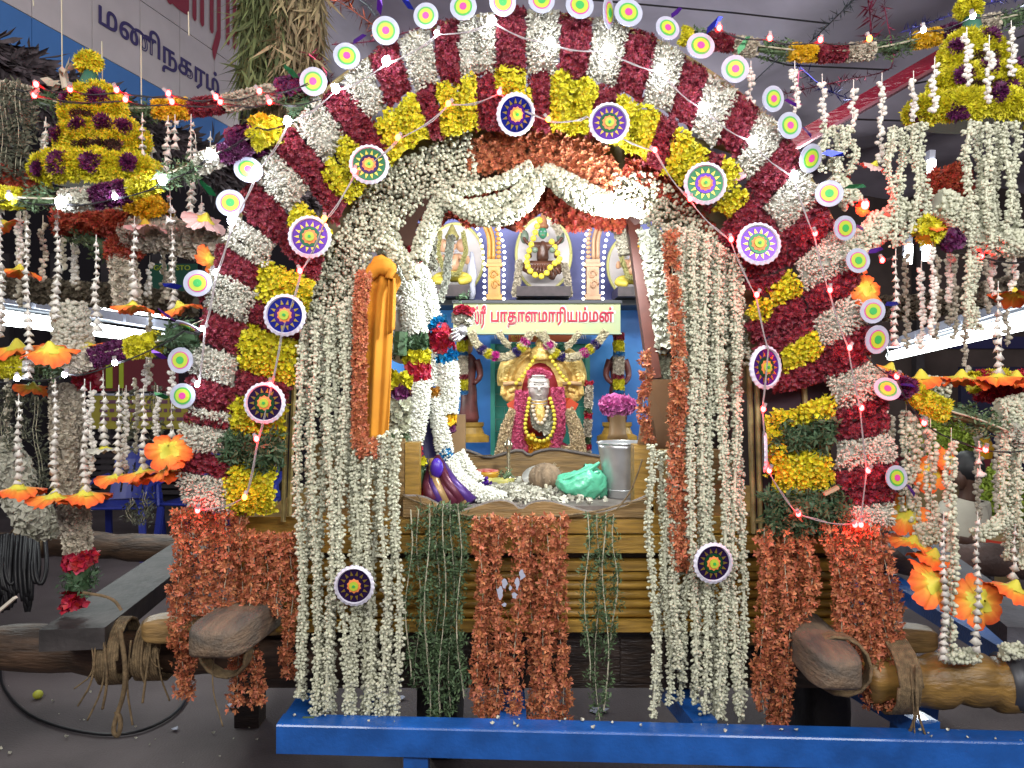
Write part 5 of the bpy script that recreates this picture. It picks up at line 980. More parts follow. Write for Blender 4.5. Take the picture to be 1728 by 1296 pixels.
# coconut, half shell
HUSK = mat('coconut_husk', (.30, .21, .13), .85, noise=.5, nscale=40, bump=.9, bscale=90, stretch=(1, 1, .25))
cc_ = Vector((XW(920, 2.95), 2.95, STZ+.055))
t = thing('coconut', 'hairy brown whole coconut in the middle of the tray', 'coconut', tuple(cc_))
MB().sphere(cc_, .060, 20, (1.08, 1, .95)).build('husk', HUSK, parent=t, smooth=True)
q = MB()
for k in range(40): a_ = random.uniform(0, 6.28); b_ = random.uniform(-.8, 1); v_ = Vector((math.cos(a_)*math.cos(b_), math.sin(a_)*math.cos(b_), math.sin(b_))); q.tube([cc_+v_*.055, cc_+v_*.075+Vector((0, 0, -.006))], .0007, 3)
q.tube([cc_+Vector((0, -.05, -.02)), cc_+Vector((.003, -.075, -.045))], [.008, .003], 6); q.build('fibres', THREAD, parent=t, kind='stuff')
t = thing('coconut_half', 'halved coconut showing white flesh behind the whole coconut', 'coconut', (XW(905, 3.1), 3.08, STZ))
c2_ = Vector((XW(905, 3.08), 3.06, STZ+.04))
o = MB().lathe([(.062, .0), (.058, -.03), (.04, -.052), (.015, -.06)], (0, 0, 0), 20).build('shell', HUSK, parent=t, smooth=True); o.location = c2_-t.location+Vector((0, 0, .012)); o.rotation_euler = (.55, -.25, 0)
for v in o.data.vertices: v.co += Vector(t.location)
o2 = MB().lathe([(.059, .002), (.05, -.01), (.02, -.022), (.005, -.024)], (0, 0, 0), 20).build('white_flesh', mat('coconut_flesh', (.74, .72, .66), .5), parent=t, smooth=True); o2.location = o.location; o2.rotation_euler = o.rotation_euler
for v in o2.data.vertices: v.co += Vector(t.location)
# brass lamp
t = thing('brass_lamp', 'slender turned metal lamp standing at the back of the tray', 'lamp', (XW(858, 3.3), 3.32, STZ))
MB().lathe([(.035, 0), (.036, .01), (.018, .022), (.007, .04), (.011, .055), (.006, .065), (.011, .08), (.006, .09), (.010, .105), (.006, .115), (.009, .13), (.018, .142), (.016, .16), (.008, .17), (.004, .185)], t.location, 20).build('stem', mat('pale_brass', (.62, .55, .36), .25, metal=.85), parent=t, smooth=True)
# bananas, papaya half, brinjal-like pods
BAN = mat('banana_yellow', (.56, .46, .11), .5, noise=.3, nscale=30, c2=(.40, .40, .10))
for k, (px, py, dx) in enumerate(((815, 792, 1), (842, 797, 1.1))):
    p = P(px, py, 3.05); p.z = STZ+.022; MB().tube([p+Vector((-.055*dx, .0, .006)), p+Vector((-.03, 0, .0)), p, p+Vector((.03, 0, .002)), p+Vector((.055*dx, 0, .012))], [.007, .019, .022, .019, .006], 12).build('banana', BAN, label=['stubby banana behind the dark pod', 'stubby banana beside the green sprig'][k], cat='banana', group='bananas in the tray', smooth=True)
t = thing('halved_fruit', 'halved yellow fruit smeared red at the back left of the tray', 'fruit', (XW(822, 3.2), 3.2, STZ)); o = MB().lathe([(.012, .0), (.038, .012), (.054, .040), (.052, .052)], t.location, 20).build('rind', mat('mango_rind', (.50, .26, .02), .4), parent=t, smooth=True)
MB().lathe([(.050, .052), (.046, .056), (.02, .060), (.002, .061)], t.location, 20).build('red_flesh', mat('kumkum_flesh', (.62, .30, .22), .6, noise=.6, nscale=60, c2=(.45, .02, .02)), parent=t, smooth=True)
for k, (a_, b_) in enumerate((((792, 796), (815, 818)), ((958, 783), (978, 793)))):
    pa, pb = P(*a_, 2.98), P(*b_, 2.95); pa.z = STZ+.03; pb.z = STZ+.015
    MB().tube([pa, (pa+pb)/2, pb], [.008, .017, .013], 10).build('dark_pod', mat('brown_pod', (.09, .035, .045), .4), label=['purple-brown pod leaning beside the curled white rope', 'dark brown stick lying behind the green bag'][k], cat='pod', smooth=True)
rope([P(812, 818, 2.97), P(822, 812, 2.98)], .012, PET5, .016).build('violet_tuft', mat('violet_petals', (.10, .02, .35), .5, var=.3), label='small violet ribbon tuft at the tip of the pod', cat='tuft')
rope([P(850, 806, 2.95), P(862, 798, 2.96)], .010, SPRIG, .03, 1.5).build('green_sprig', F_GRN, label='green sprig lying on the petals beside the bananas', cat='sprig')
# loose petals
pts = []
for k in range(1500):
    a_ = random.gauss(0, 1); b_ = random.gauss(0, 1); x = XW(885, 2.85)+a_*.11+b_*.02; y = 2.93+b_*.13-a_*.04
    if 2.63 < y < 3.42 and -.36 < x < .35: pts.append((x, y, STZ+.004+max(0, .018-.05*(a_*a_*.06+b_*b_*.05))*random.random()))
q = MB(); scatter(q, pts, np.tile([[0, 0, 1]], (len(pts), 1)), t_burst(3, 1.2, .5, .25, 9), .016, .9); q.build('loose_petals', F_WHITE2, label='heap of loose white petals strewn over the tray', cat='petals', kind='stuff')
q = MB(); q.tube(smooth([P(680, 836, 2.57), P(700, 846, 2.565), P(780, 872, 2.565), P(880, 876, 2.56), P(1000, 866, 2.56), P(1060, 848, 2.55), P(1110, 840, 2.55)], 2), .004, 6); q.build('cord', ROPE, label='thin cord tied along the front rail, holding the hanging strands', cat='cord')
for k, pts_ in enumerate(([(1040, 860), (1062, 835), (1076, 800), (1084, 775)], [(1000, 800), (1020, 775), (1010, 790), (1030, 770), (1015, 762)], [(744, 762), (800, 770), (830, 768)], [(703, 835), (712, 845), (705, 872), (700, 900)])):
    MB().tube(smooth([P(x, y, (2.55, 3.3, 3.4, 2.55)[k]) for x, y in pts_], 2), .003, 5).build('cord', ROPE, label=['cord running from the front rail up to the right post', 'tangled cord behind the steel bucket', 'thin cord on the rear rail at the left', 'cord end knotted on the left corner post'][k], cat='cord')
t = thing('torn_foil', 'torn scrap of silvery paper caught in the orange strands', 'scrap', tuple(P(862, 990, 2.44)))
for (cx_, cy_, rx, ry) in ((881, 970, 6, 9), (873, 984, 6, 11), (851, 985, 5, 9), (844, 1001, 6, 13), (868, 1006, 6, 6), (851, 1020, 4, 4), (861, 992, 3, 5)):
    pl = [(cx_+rx*math.cos(k*.524)*random.uniform(.45, 1.25), cy_+ry*math.sin(k*.524)*random.uniform(.5, 1.2)) for k in range(12)]; yy = 2.43+random.uniform(0, .015)
    MB().prism([(XW(x, yy), ZW(y, yy)) for x, y in pl], yy, yy+.0015).build('piece', PAPER, parent=t)
# ================================================================ UNDERCARRIAGE: logs, planks, steel frame
def logp(a, b, ra, rb, m, label, ring=None):
    a = Vector(a); b = Vector(b); n_ = 28; t = thing('log', label, 'log', tuple(a)); rs = [ra+(rb-ra)*k/n_+.006*math.sin(k*1.7)+.004*math.sin(k*3.1) for k in range(n_+1)]; pts = [a.lerp(b, k/n_)+Vector((0, 0, .008*math.sin(k*.7))) for k in range(n_+1)]
    MB().tube(pts, rs, 18).build('trunk', m, parent=t, smooth=True)
    for (f_, w_) in ring or (): c_ = a.lerp(b, f_); d_ = (b-a).normalized()*w_; MB().tube([c_-d_, c_, c_+d_], (ra+(rb-ra)*f_)*1.09, 18).build('iron_band', mat('band_iron', (.06, .06, .065), .45, metal=.5), parent=t, smooth=True)
    return t
def rope_coil(c, r, w_, n_, m, label, axis=(1, 0, 0), tails=0):
    ax = Vector(axis).normalized(); u_ = ax.cross(Vector((0, 0, 1))).normalized(); v_ = ax.cross(u_); c = Vector(c); pts = [c+ax*(w_*(k/(n_*14)-.5))+(u_*math.cos(k*2*math.pi/14)+v_*math.sin(k*2*math.pi/14))*(r+.004*math.sin(k*.9)) for k in range(n_*14+1)]
    q = MB(); q.tube(pts, .0055, 6)
    for k in range(tails):
        a = c+ax*random.uniform(-w_, w_)*.5+Vector((0, -r, 0)); L_ = random.uniform(.03, .24); q.tube(smooth([a+Vector((0, 0, r*.6)), a+Vector((random.uniform(-.02, .02), -.012, -L_*.4)), a+Vector((random.uniform(-.07, .07), -.01+random.uniform(-.03, .03), -L_))], 2), random.uniform(.0022, .005), 5)
    return q.build('coir_rope', m, label=label, cat='rope', smooth=True)
zl = .565
YA0, YB0 = 2.66, 2.38
logp((-2.6, 2.74, zl), (-.45, 2.66, zl), .078, .080, LOGM, 'dark brown carrying log at the lower left, under the grey plank')
logp((1.12, 2.46, .56), (1.9, 2.40, .56), .080, .086, LOGY, 'yellowish carrying log with a dark band, lower right', ((.58, .03),))
logp((-3.6, 4.56, .56), (-1.0, 4.36, .56), .078, .076, LOGM, 'dark rear carrying log with a pale worn patch, left side')
logp((1.9, 4.14, .56), (3.4, 4.02, .56), .085, .085, mat('log_dark_right', (.09, .05, .04), .6, noise=.6, nscale=6, bump=.5), 'dark rear carrying log at the right behind the cloth flowers')
def plank(a, b, wd, hg, m, label, name='plank', parts=()):
    t = thing(name, label, name, tuple(a)); MB().hexa(a, b, (0, 0, 1), wd, hg).build('beam', m, parent=t); return t
def taper_beam(a, b, wd, hg, m, label, name):   # beam running away from the camera, chamfered near end
    t = thing(name, label, 'beam', tuple(a)); a = Vector(a); b = Vector(b); d = (b-a).normalized(); s_ = d.cross(Vector((0, 0, 1))).normalized(); u_ = Vector((0, 0, 1)); V = []
    prof = []; n_ = 28
    for k in range(n_):
        a_ = 2*math.pi*k/n_; c1, s1 = math.cos(a_), math.sin(a_); prof.append((.5*abs(c1)**.28*(1 if c1 > 0 else -1), .5*abs(s1)**.28*(1 if s1 > 0 else -1)))
    rings = [(0, .35), (.006, .62), (.02, .80), (.05, .92), (.10, 1.0)]+[(.10+k*.18, 1.0) for k in range(1, 5)]; rings = [(d_, k_) for d_, k_ in rings]; L_ = (b-a).length
    for (dd, k) in rings+[(L_, 1)]: c_ = a+d*dd; V += [c_+s_*x*wd*k*(1+.03*math.sin(9*dd+x*7))+u_*(y*hg*k*(1+.04*math.sin(7*dd+x*9))) for x, y in prof]
    m_ = len(rings)+1; F_ = [(j_*n_+k, j_*n_+(k+1) % n_, (j_+1)*n_+(k+1) % n_, (j_+1)*n_+k) for j_ in range(m_-1) for k in range(n_)]+[tuple(range(n_))[::-1], tuple((m_-1)*n_+k for k in range(n_))]
    MB().add(V, F_).build('timber', m, parent=t, smooth=True); return t
plank((-1.42, 2.48, .675), (-1.60, 3.95, .675), .20, .07, SLATE, 'oily grey plank lying across the left carrying logs')
plank((1.70, 2.50, .675), (2.05, 4.0, .70), .16, .06, mat('pale_grey_plank', (.10, .10, .12), .75, noise=.4, nscale=9, bump=.3), 'pale grey plank lying across the logs on the right')
WEATH = mat('weathered_beam', (.22, .15, .095), .75, noise=.6, nscale=9, bump=.9, bscale=45, c2=(.09, .075, .06), stretch=(2, .6, 2))
taper_beam((XW(352, 2.22), 2.22, ZW(1090, 2.22)), (-.78, 4.1, .70), .17, .105, WEATH, 'weathered beam end poking forward under the lower left orange strands', 'beam_end')
taper_beam((XW(1425, 2.18), 2.18, ZW(1142, 2.18)), (1.02, 4.1, .68), .145, .115, WEATH, 'weathered beam end poking forward under the lower right orange strands', 'beam_end')
MB().box((XW(388, 3.3), 3.35, .0), (XW(430, 3.3), 3.45, .60)).build('wood_prop', DARKW, label='dark wooden prop under the left beam end', cat='prop')
taper_beam((XW(240, 2.50), 2.50, .70), (-.80, 2.62, .70), .10, .09, OCHRE_W, 'ochre cross beam stub roped to the plank, left', 'cross_beam')
taper_beam((XW(1580, 2.55), 2.55, .655), (1.10, 2.60, .655), .10, .085, OCHRE_W, 'ochre cross beam stub showing right of the orange strands', 'cross_beam')
rope_coil((XW(200, 2.6), 2.60, .60), .105, .07, 9, ROPE, 'coir rope binding the grey plank to the left log', (1, .1, 0), 4)
rope_coil((XW(262, 2.6), 2.62, .60), .10, .09, 10, ROPE, 'coir rope binding the ochre stub to the left log', (1, 0, 0), 5)
rope_coil((XW(1516, 2.4), 2.44, .58), .115, .07, 11, ROPE, 'coir rope wrapped round the right log beside the orange strands', (1, 0, 0), 3)
rope_coil((XW(1425, 2.3), 2.34, ZW(1120, 2.34)), .088, .05, 7, ROPE, 'coir rope wrapped behind the right beam end', (.1, 1, 0), 0)
rope_coil((XW(372, 2.4), 2.44, .655), .078, .05, 7, ROPE, 'coir rope wrapped behind the left beam end', (.1, 1, 0), 1)
MB().tube(smooth([P(x, y, 2.5) for x, y in ((202, 1060), (212, 1120), (210, 1170), (196, 1210), (190, 1235), (200, 1245), (205, 1215), (196, 1200))], 2), .008, 6).build('hanging_rope', ROPE, label='knotted coir rope tail dangling from the left plank to the ground', cat='rope', smooth=True)
MB().tube(smooth([P(x, y, 2.45) for x, y in ((140, 1000), (190, 1008), (205, 1030))], 2), .005, 6).build('tie_rope', ROPE, label='short rope across the grey plank top, left', cat='rope')
# loop of thick black cable on the ground
MB().tube(smooth([Vector((XW(x, 2.9*(648/(y-648+1e-6))*.78), 0, 0)) if False else Vector(((x-CX)/(y-CY)*1.49, FOC*1.49/(y-CY), .012)) for x, y in ((0, 1128), (2, 1160), (40, 1205), (110, 1232), (190, 1243), (250, 1232), (305, 1200), (322, 1160))], 2), .007, 6).build('ground_cable', DARKWIRE, label='black cable curving in a wide loop on the asphalt, lower left', cat='cable', smooth=True)
# black cable bundle on the left
t = thing('cable_bundle', 'bundle of black cables hanging in loops over the left rear log', 'cables', tuple(P(40, 1040, 3.7)))
for k in range(26):
    x = random.uniform(-10, 62); b_ = random.uniform(990, 1060); x2 = x+random.uniform(-14, 22)
    MB().tube(smooth([P(x, 905+random.uniform(-6, 6), 4.0), P(x-4, 960, 3.86), P((x+x2)/2, b_, 3.84), P(x2+5, 960, 3.88), P(x2, 905, 4.0)], 2), .011, 5).build('cable_loop', DARKWIRE, parent=t, smooth=True)
for k in range(6): MB().tube(smooth([P(20+k*9, 898, 4.4), P(26+k*9, 893, 4.25), P(22+k*9, 930, 4.16), P(14+k*9, 960, 4.2)], 2), .008, 5).build('cord_loop', ROPE, parent=t, smooth=True)
# blue steel frame
sf_ = thing('blue_steel_frame', 'bright blue steel stand frame in the foreground below the float', 'frame', (0, 2.3, 0))
zb = .450; Yb = 2.30
pa_, pb_ = Vector((XW(466, 2.37), 2.37, zb)), Vector((1.78, 2.235, zb)); V = []
for p_ in (pa_, pb_):
    for (dy, dz) in ((0, -.090), (0, -.006), (.003, -.0015), (.008, 0), (.078, 0), (.083, -.0015), (.085, -.006), (.085, -.090)): V.append(p_+Vector((0, dy, dz)))
MB().add(V, [tuple(range(8))[::-1], tuple(range(8, 16))]+[(k, (k+1) % 8, 8+(k+1) % 8, 8+k) for k in range(8)]).build('front_bar', BLUE, parent=sf_)
q = MB(); bpts = []
for k in range(34): u_ = random.random(); p_ = pa_.lerp(pb_, u_); bpts.append((p_.x, p_.y+random.uniform(.01, .075), zb+.003))
scatter(q, bpts, np.tile([[0, 0, 1]], (34, 1)), PET3, .009, .6, .5); q.build('bar_petals', F_WHITE2, label='a few white petals fallen on the blue front bar', cat='petals', kind='stuff')
MB().box((XW(466, 2.37)+.002, 2.458, zb-.075), (XW(466, 2.37)+.075, 3.3, zb-.004)).build('side_bar', BLUE, parent=sf_)
MB().hexa((XW(866, Yb), 2.42, zb-.04), (XW(864, 2.6)-.01, 3.3, zb-.02), (0, 0, 1), .085, .06).build('cross_bar', BLUE, parent=sf_)
MB().hexa((XW(1190, Yb)+.03, 2.42, zb-.04), (.48, 3.3, zb-.02), (0, 0, 1), .08, .06).build('cross_bar', BLUE, parent=sf_)
MB().hexa((1.30, 2.39, zb-.03), (1.16, 2.9, zb-.01), (0, 0, 1), .075, .05).build('cross_bar', BLUE, parent=sf_)
MB().hexa((1.96, 2.39, zb-.03), (2.02, 4.3, zb-.01), (0, 0, 1), .11, .07).build('side_bar', BLUE, parent=sf_)
MB().hexa((1.0, 4.0, zb-.03), (2.1, 4.0, zb-.03), (0, 0, 1), .08, .07).build('rear_bar', BLUE, parent=sf_)
for (x, y) in ((1.38, 2.75), (XW(676, Yb), 2.36), (1.9, 4.2), (-.62, 3.2)): MB().box((x, y, 0), (x+.075, y+.06, zb-.095)).build('leg', BLUE, parent=sf_)
MB().hexa((1.40, 2.6, .48), (1.33, 2.55, .12), (0, 1, 0), .07, .06).build('brace', BLUE, parent=sf_)
for k in range(3): MB().hexa((XW(500+k*9, 2.42)+.02, 2.42+k*.05, zb-.002), (XW(530+k*7, 2.42), 2.42+k*.05, zb-.002), (0, 0, 1), .012, .006).build('leaf_scrap', F_GRN, parent=sf_)
RUB = mat('tyre_rubber', (.012, .012, .014), .6, bump=.4, bscale=50)
for px, Yw, r_, lab in ((745, 3.1, .27, 'black rubber wheel behind the left green leaves'), (1365, 3.05, .28, 'black rubber wheel behind the lower right orange strands')):
    t = thing('cart_wheel', lab, 'wheel', (XW(px, Yw), Yw, .0), 'rubber wheels under the float')
    MB().lathe([(r_*.62, -.07), (r_*.93, -.075), (r_, -.05), (r_, .05), (r_*.93, .075), (r_*.62, .07)], (XW(px, Yw), Yw+.05, r_), 36, 'x').build('tyre', RUB, parent=t, smooth=True)
    MB().lathe([(.03, -.085), (r_*.60, -.045), (r_*.6, .045), (.03, .085)], (XW(px, Yw), Yw+.05, r_), 20, 'x').build('rim', DARKW, parent=t, smooth=True)
# ground litter
LEM = mat('lime_yellow', (.50, .52, .06), .45)
gp = lambda px, py, h=.0: Vector(((px-CX)/(py-CY)*(1.5-h), FOC*(1.5-h)/(py-CY), h))
MB().sphere(gp(64, 1172, .022), .022, 14, (1.05, 1, .95)).build('lime', LEM, label='small yellow lime lying on the asphalt at the lower left', cat='lime', smooth=True)
for k, (px, py, s_) in enumerate(((400, 1192, .06), (1012, 1200, .05), (672, 1180, .04), (296, 1232, .02))):
    p = gp(px, py, .004); V = [p+Vector((s_*math.cos(a)*random.uniform(.6, 1.1), s_*.8*math.sin(a)*random.uniform(.6, 1), random.uniform(0, .012))) for a in (0, 1.1, 2.2, 3.3, 4.4, 5.4)]
    MB().add(V+[v+Vector((0, 0, .0015)) for v in V], [tuple(range(6))[::-1], tuple(range(6, 12))]).build('paper_scrap', PAPER, label=['torn white paper scrap on the asphalt under the left prop', 'torn paper scrap on the ground behind the right green leaves', 'scrap of pale paper beside the left wheel', 'tiny paper scrap on the asphalt near the rope tail'][k], cat='paper', group='paper scraps on the ground')
q = MB(); pts = [tuple(gp(random.uniform(0, 470), random.uniform(1100, 1290), .004)) for _ in range(26)]+[tuple(gp(random.uniform(1450, 1728), random.uniform(1100, 1200), .004)) for _ in range(14)]
scatter(q, pts, np.tile([[0, 0, 1]], (len(pts), 1)), PET3, .010, .5, .6); q.build('ground_petals', F_WHITE2, label='tiny white petals scattered over the asphalt', cat='petals', kind='stuff')
MB().hexa(gp(0, 1025, .62)*.0+P(-6, 1035, 2.3), P(26, 1008, 2.3), (0, 0, 1), .016, .008).build('bamboo_sliver', mat('pale_sliver', (.60, .55, .45), .6), label='pale wooden sliver sticking in at the left edge', cat='stick')
# ================================================================ SIDE DECORATIONS
# patchwork festoons
def patchwork(label, pts, r, cols, Y_, seg=None):
    pp = [P(p[0], p[1], p[2] if len(p) > 2 else Y_) for p in pts]; sp = resample(smooth(pp, 2), .01); t = thing('patchwork_festoon', label, 'festoon', tuple(pp[0]), 'patchwork flower festoons'); n_ = len(cols); tot = sum(c[1] for c in cols); acc = 0
    SP = {'g': (F_GRN, SPRIG, .04, 'green_section'), 'w': (F_WHITE2, PET3, .015, 'white_section'), 'o': (F_OLD, PET3, .015, 'tan_section'), 'm': (F_PUR, FUZZ, .017, 'plum_section'), 'y': (F_YEL, FUZZ, .017, 'yellow_section'), 'r': (F_RED, FUZZ, .017, 'red_section'), 'k': (F_MAR, FUZZ, .017, 'maroon_section'), 'd': (F_GOLD, FUZZ, .017, 'marigold_section')}
    for c_, l_ in cols:
        i0 = int(acc/tot*(len(sp)-1)); acc += l_; i1 = max(i0+2, int(acc/tot*(len(sp)-1))); m_, tm, sz, nm = SP[c_]
        rr = r*random.uniform(.9, 1.12); rope(sp[i0:i1], rr if c_ != 'g' else rr*.7, tm, sz, 1.0 if c_ != 'g' else 1.8).build(nm, m_, parent=t)
    MB().tube([p+Vector((0, -r*.9, 0)) for p in sp[::4]], .003, 5).build('cord', THREAD, parent=t); return t
patchwork('upper left patchwork flower festoon passing behind the flower tower', [(-20,150),(25,156),(120,182),(215,188),(320,184),(400,172),(478,152),(520,145)], .026, [('g',25),('o',45),('g',70),('k',15),('o',30),('g',45),('d',45),('k',45),('o',70),('g',10),('k',30)], 2.72)
patchwork('left patchwork flower festoon crossing the base of the flower tower', [(-20,330),(50,338),(140,338),(220,322),(300,292),(360,268),(420,240),(450,225)], .026, [('y',60),('g',60),('w',50),('m',55),('y',45),('g',65),('w',40),('m',50),('y',25)], 2.36)
patchwork('lower left patchwork flower festoon sagging above the chairs', [(-20,620),(30,620),(90,620),(150,606),(200,590),(260,580),(318,566)], .028, [('w',20),('y',45),('g',60),('o',45),('m',60),('y',50),('g',45)], 2.46)
patchwork('upper right patchwork flower festoon under the canopy', [(1150,60),(1200,68),(1290,84),(1380,92),(1480,86),(1560,66),(1640,46),(1750,20)], .024, [('y',20),('g',20),('k',50),('o',42),('g',50),('d',48),('k',45),('o',48),('g',65),('d',45),('m',40),('g',10),('o',50),('g',60)], 2.85)
patchwork('lower right patchwork flower festoon of yellow and dark green', [(1470,640),(1530,655),(1550,668),(1580,690),(1640,705),(1700,730),(1750,745)], .032, [('o',18),('m',40),('y',50),('g',75),('w',40)], 2.46)
for i, (pts, m_, tm, r_, lab, nm) in enumerate((
    ([(0,290),(40,312),(60,320)], F_RUST, FUZZ, .03, 'rust petal garland behind the left tower base', 'rust_garland'), ([(100,372),(170,372),(235,385),(215,425),(190,420)], F_RUST, FUZZ, .045, 'rust petal clump below the left tower', 'rust_garland'),
    ([(170,350),(205,368)], F_OLD, PET3, .03, 'tan tuft above the rust clump', 'tan_tuft'), ([(215,400),(250,392),(300,400),(370,420)], F_OLD, PET3, .055, 'thick old-white garland behind the left hanging strands', 'old_white_garland'),
    ([(205,430),(212,470),(215,520)], F_OLD, PET3, .035, 'old-white garland hanging left of the green sign', 'old_white_garland'), ([(120,385),(160,405),(180,425)], F_GRN, SPRIG, .02, 'thin green sprigs under the rust clump', 'green_sprigs'),
    ([(-10,480),(60,490),(120,495),(200,500),(330,515)], mat('dusty_garland', (.17, .14, .10), .8, var=.3), PET3, .045, 'dusty brown garland running above the left tube lights', 'dusty_garland'),
    ([(1455,520),(1530,520),(1600,510),(1650,500),(1740,480)], MATS['dusty_garland'], PET3, .045, 'dusty brown garland running above the right tube lights', 'dusty_garland'),
    ([(205,325),(240,340),(270,372)], F_GOLD, FUZZ, .05, 'orange-yellow flower clump behind the tower base, left', 'marigold_clump'), ([(1650,650),(1690,655),(1740,648)], F_RED, FUZZ, .045, 'red flower clump at the right edge above the white curtain', 'red_clump'),
    ([(1590,290),(1600,330),(1595,380)], F_RUST, FUZZ, .08, 'rust petal mass between the white strand columns, upper right', 'rust_mass'), ([(1418,300),(1425,340)], F_RUST, FUZZ, .02, 'rust petals behind the upper right strands', 'rust_mass'),
    ([(1640,645),(1700,640)], F_YEL, FUZZ, .03, 'yellow tuft behind the right tube light', 'yellow_tuft'), ([(130,640),(165,640)], F_RED, FUZZ, .03, 'red flower clump on top of the tan column', 'red_clump'),
    ([(448,205),(452,245)], F_YEL, PET3, .045, 'yellow flower clump at the left shoulder of the arch', 'yellow_clump'), ([(395,245),(440,235)], F_PUR, PET5, .05, 'dark plum flower clump at the left shoulder of the arch', 'plum_clump'), ([(485,185),(530,175)], F_GRN2, SPRIG, .02, 'green sprigs under the top left paper disc', 'green_sprigs'),
    ([(470,150),(515,145)], F_PUR, PET5, .03, 'plum tuft left of the first crown disc', 'plum_clump'), ([(290,570),(340,562)], F_GRN2, SPRIG, .035, 'green sprig clump at the left rim above the paper disc', 'green_sprigs'),
    ([(1575,380),(1560,400)], F_YEL, FUZZ, .035, 'bright yellow flower above the pair of small tube lamps', 'yellow_tuft'), ([(1600,395),(1612,415)], F_PUR, PET5, .03, 'plum tuft beside the bright yellow flower', 'plum_clump'))):
    Y_ = 2.62 if i < 14 else 2.45
    if i in (6, 7): Y_ = 3.3
    rope(smooth([P(x, y, Y_) for x, y in pts], 1), r_, tm, .045 if tm is SPRIG else .020 if r_ > .03 else .016, 1.0 if tm is not SPRIG else 2.0).build(nm, m_, label=lab, cat='garland')
# grey-green dead leaf bundles
DEAD = mat('dead_leaf', (.10, .105, .07), .8, var=.5); STRAW = mat('dry_straw_leaf', (.27, .21, .11), .8, var=.5)
for k, x in enumerate((8, 34)): strand(x, 140, x+4, 300, 2.6, 'leaf', DEAD, f'grey dead-leaf strand at the upper left edge, {ORD[k]} from the left', 'dead leaf strands at the left edge', 'dead_leaf_strand', width=.03, size=.05, dens=2)
for k, (x, a, b) in enumerate(((12, 650, 760), (38, 660, 740), (66, 670, 830), (212, 655, 800), (266, 650, 790), (246, 830, 880), (222, 840, 880))): strand(x, a, x, b, 2.75, 'leaf', DEAD, ['sparse grey leaf strand at the far left edge under the yellow section', 'second sparse grey leaf strand from the left edge, mid height', 'sparse grey leaf strand behind the leftmost cone strand', 'dark green leaf strand in front of the yellow banner', 'dark leaf strand in front of the right half of the yellow banner', 'green leaf sprig over the blue chair seat', 'small green sprig left on the blue chair seat'][k], 'thin leaf strands at the left', 'leaf_strand', width=.022, size=.04, dens=.9)
# straw bundle / tree trunk by the arch shoulder
tr = thing('leaf_wrapped_pole', 'pole wrapped in dry palm leaves hanging beside the shop board, upper left', 'pole', tuple(P(460, 210, 3.0)))
MB().tube([P(450, 330, 3.0), P(455, 150, 3.0), P(465, -60, 3.0)], [.05, .09, .11], 12).build('pole', mat('bark_green_brown', (.06, .055, .03), .9, noise=.5, nscale=10, bump=.6), parent=tr, smooth=True)
BLADE = (np.array([(0, 0, 0), (.05, 0, .35), (.03, .03, 1), (-.05, 0, .35)], float), np.array([(0, 1, 2), (0, 2, 3)], int))
for nm_, m_, n_, xr in (('dry_leaves', STRAW, 3200, (465, 545)), ('green_leaves', mat('olive_leaf', (.11, .13, .045), .8, var=.5), 1800, (405, 480))):
    pts = []; 
    for k in range(n_):
        py = random.uniform(-60, 215); x = random.uniform(*xr); lim = 545-max(0, py-60)*.42
        if x > lim: x = lim-random.random()*20
        if py > 170: x = 440+random.random()*40
        p = P(x, py, 2.93+random.uniform(-.12, .1)); pts.append(tuple(p))
    q = MB(); scatter(q, pts, np.tile([[0, -.1, -1]], (len(pts), 1)), BLADE, .10, .38, .5); q.build(nm_, m_, parent=tr, kind='stuff')
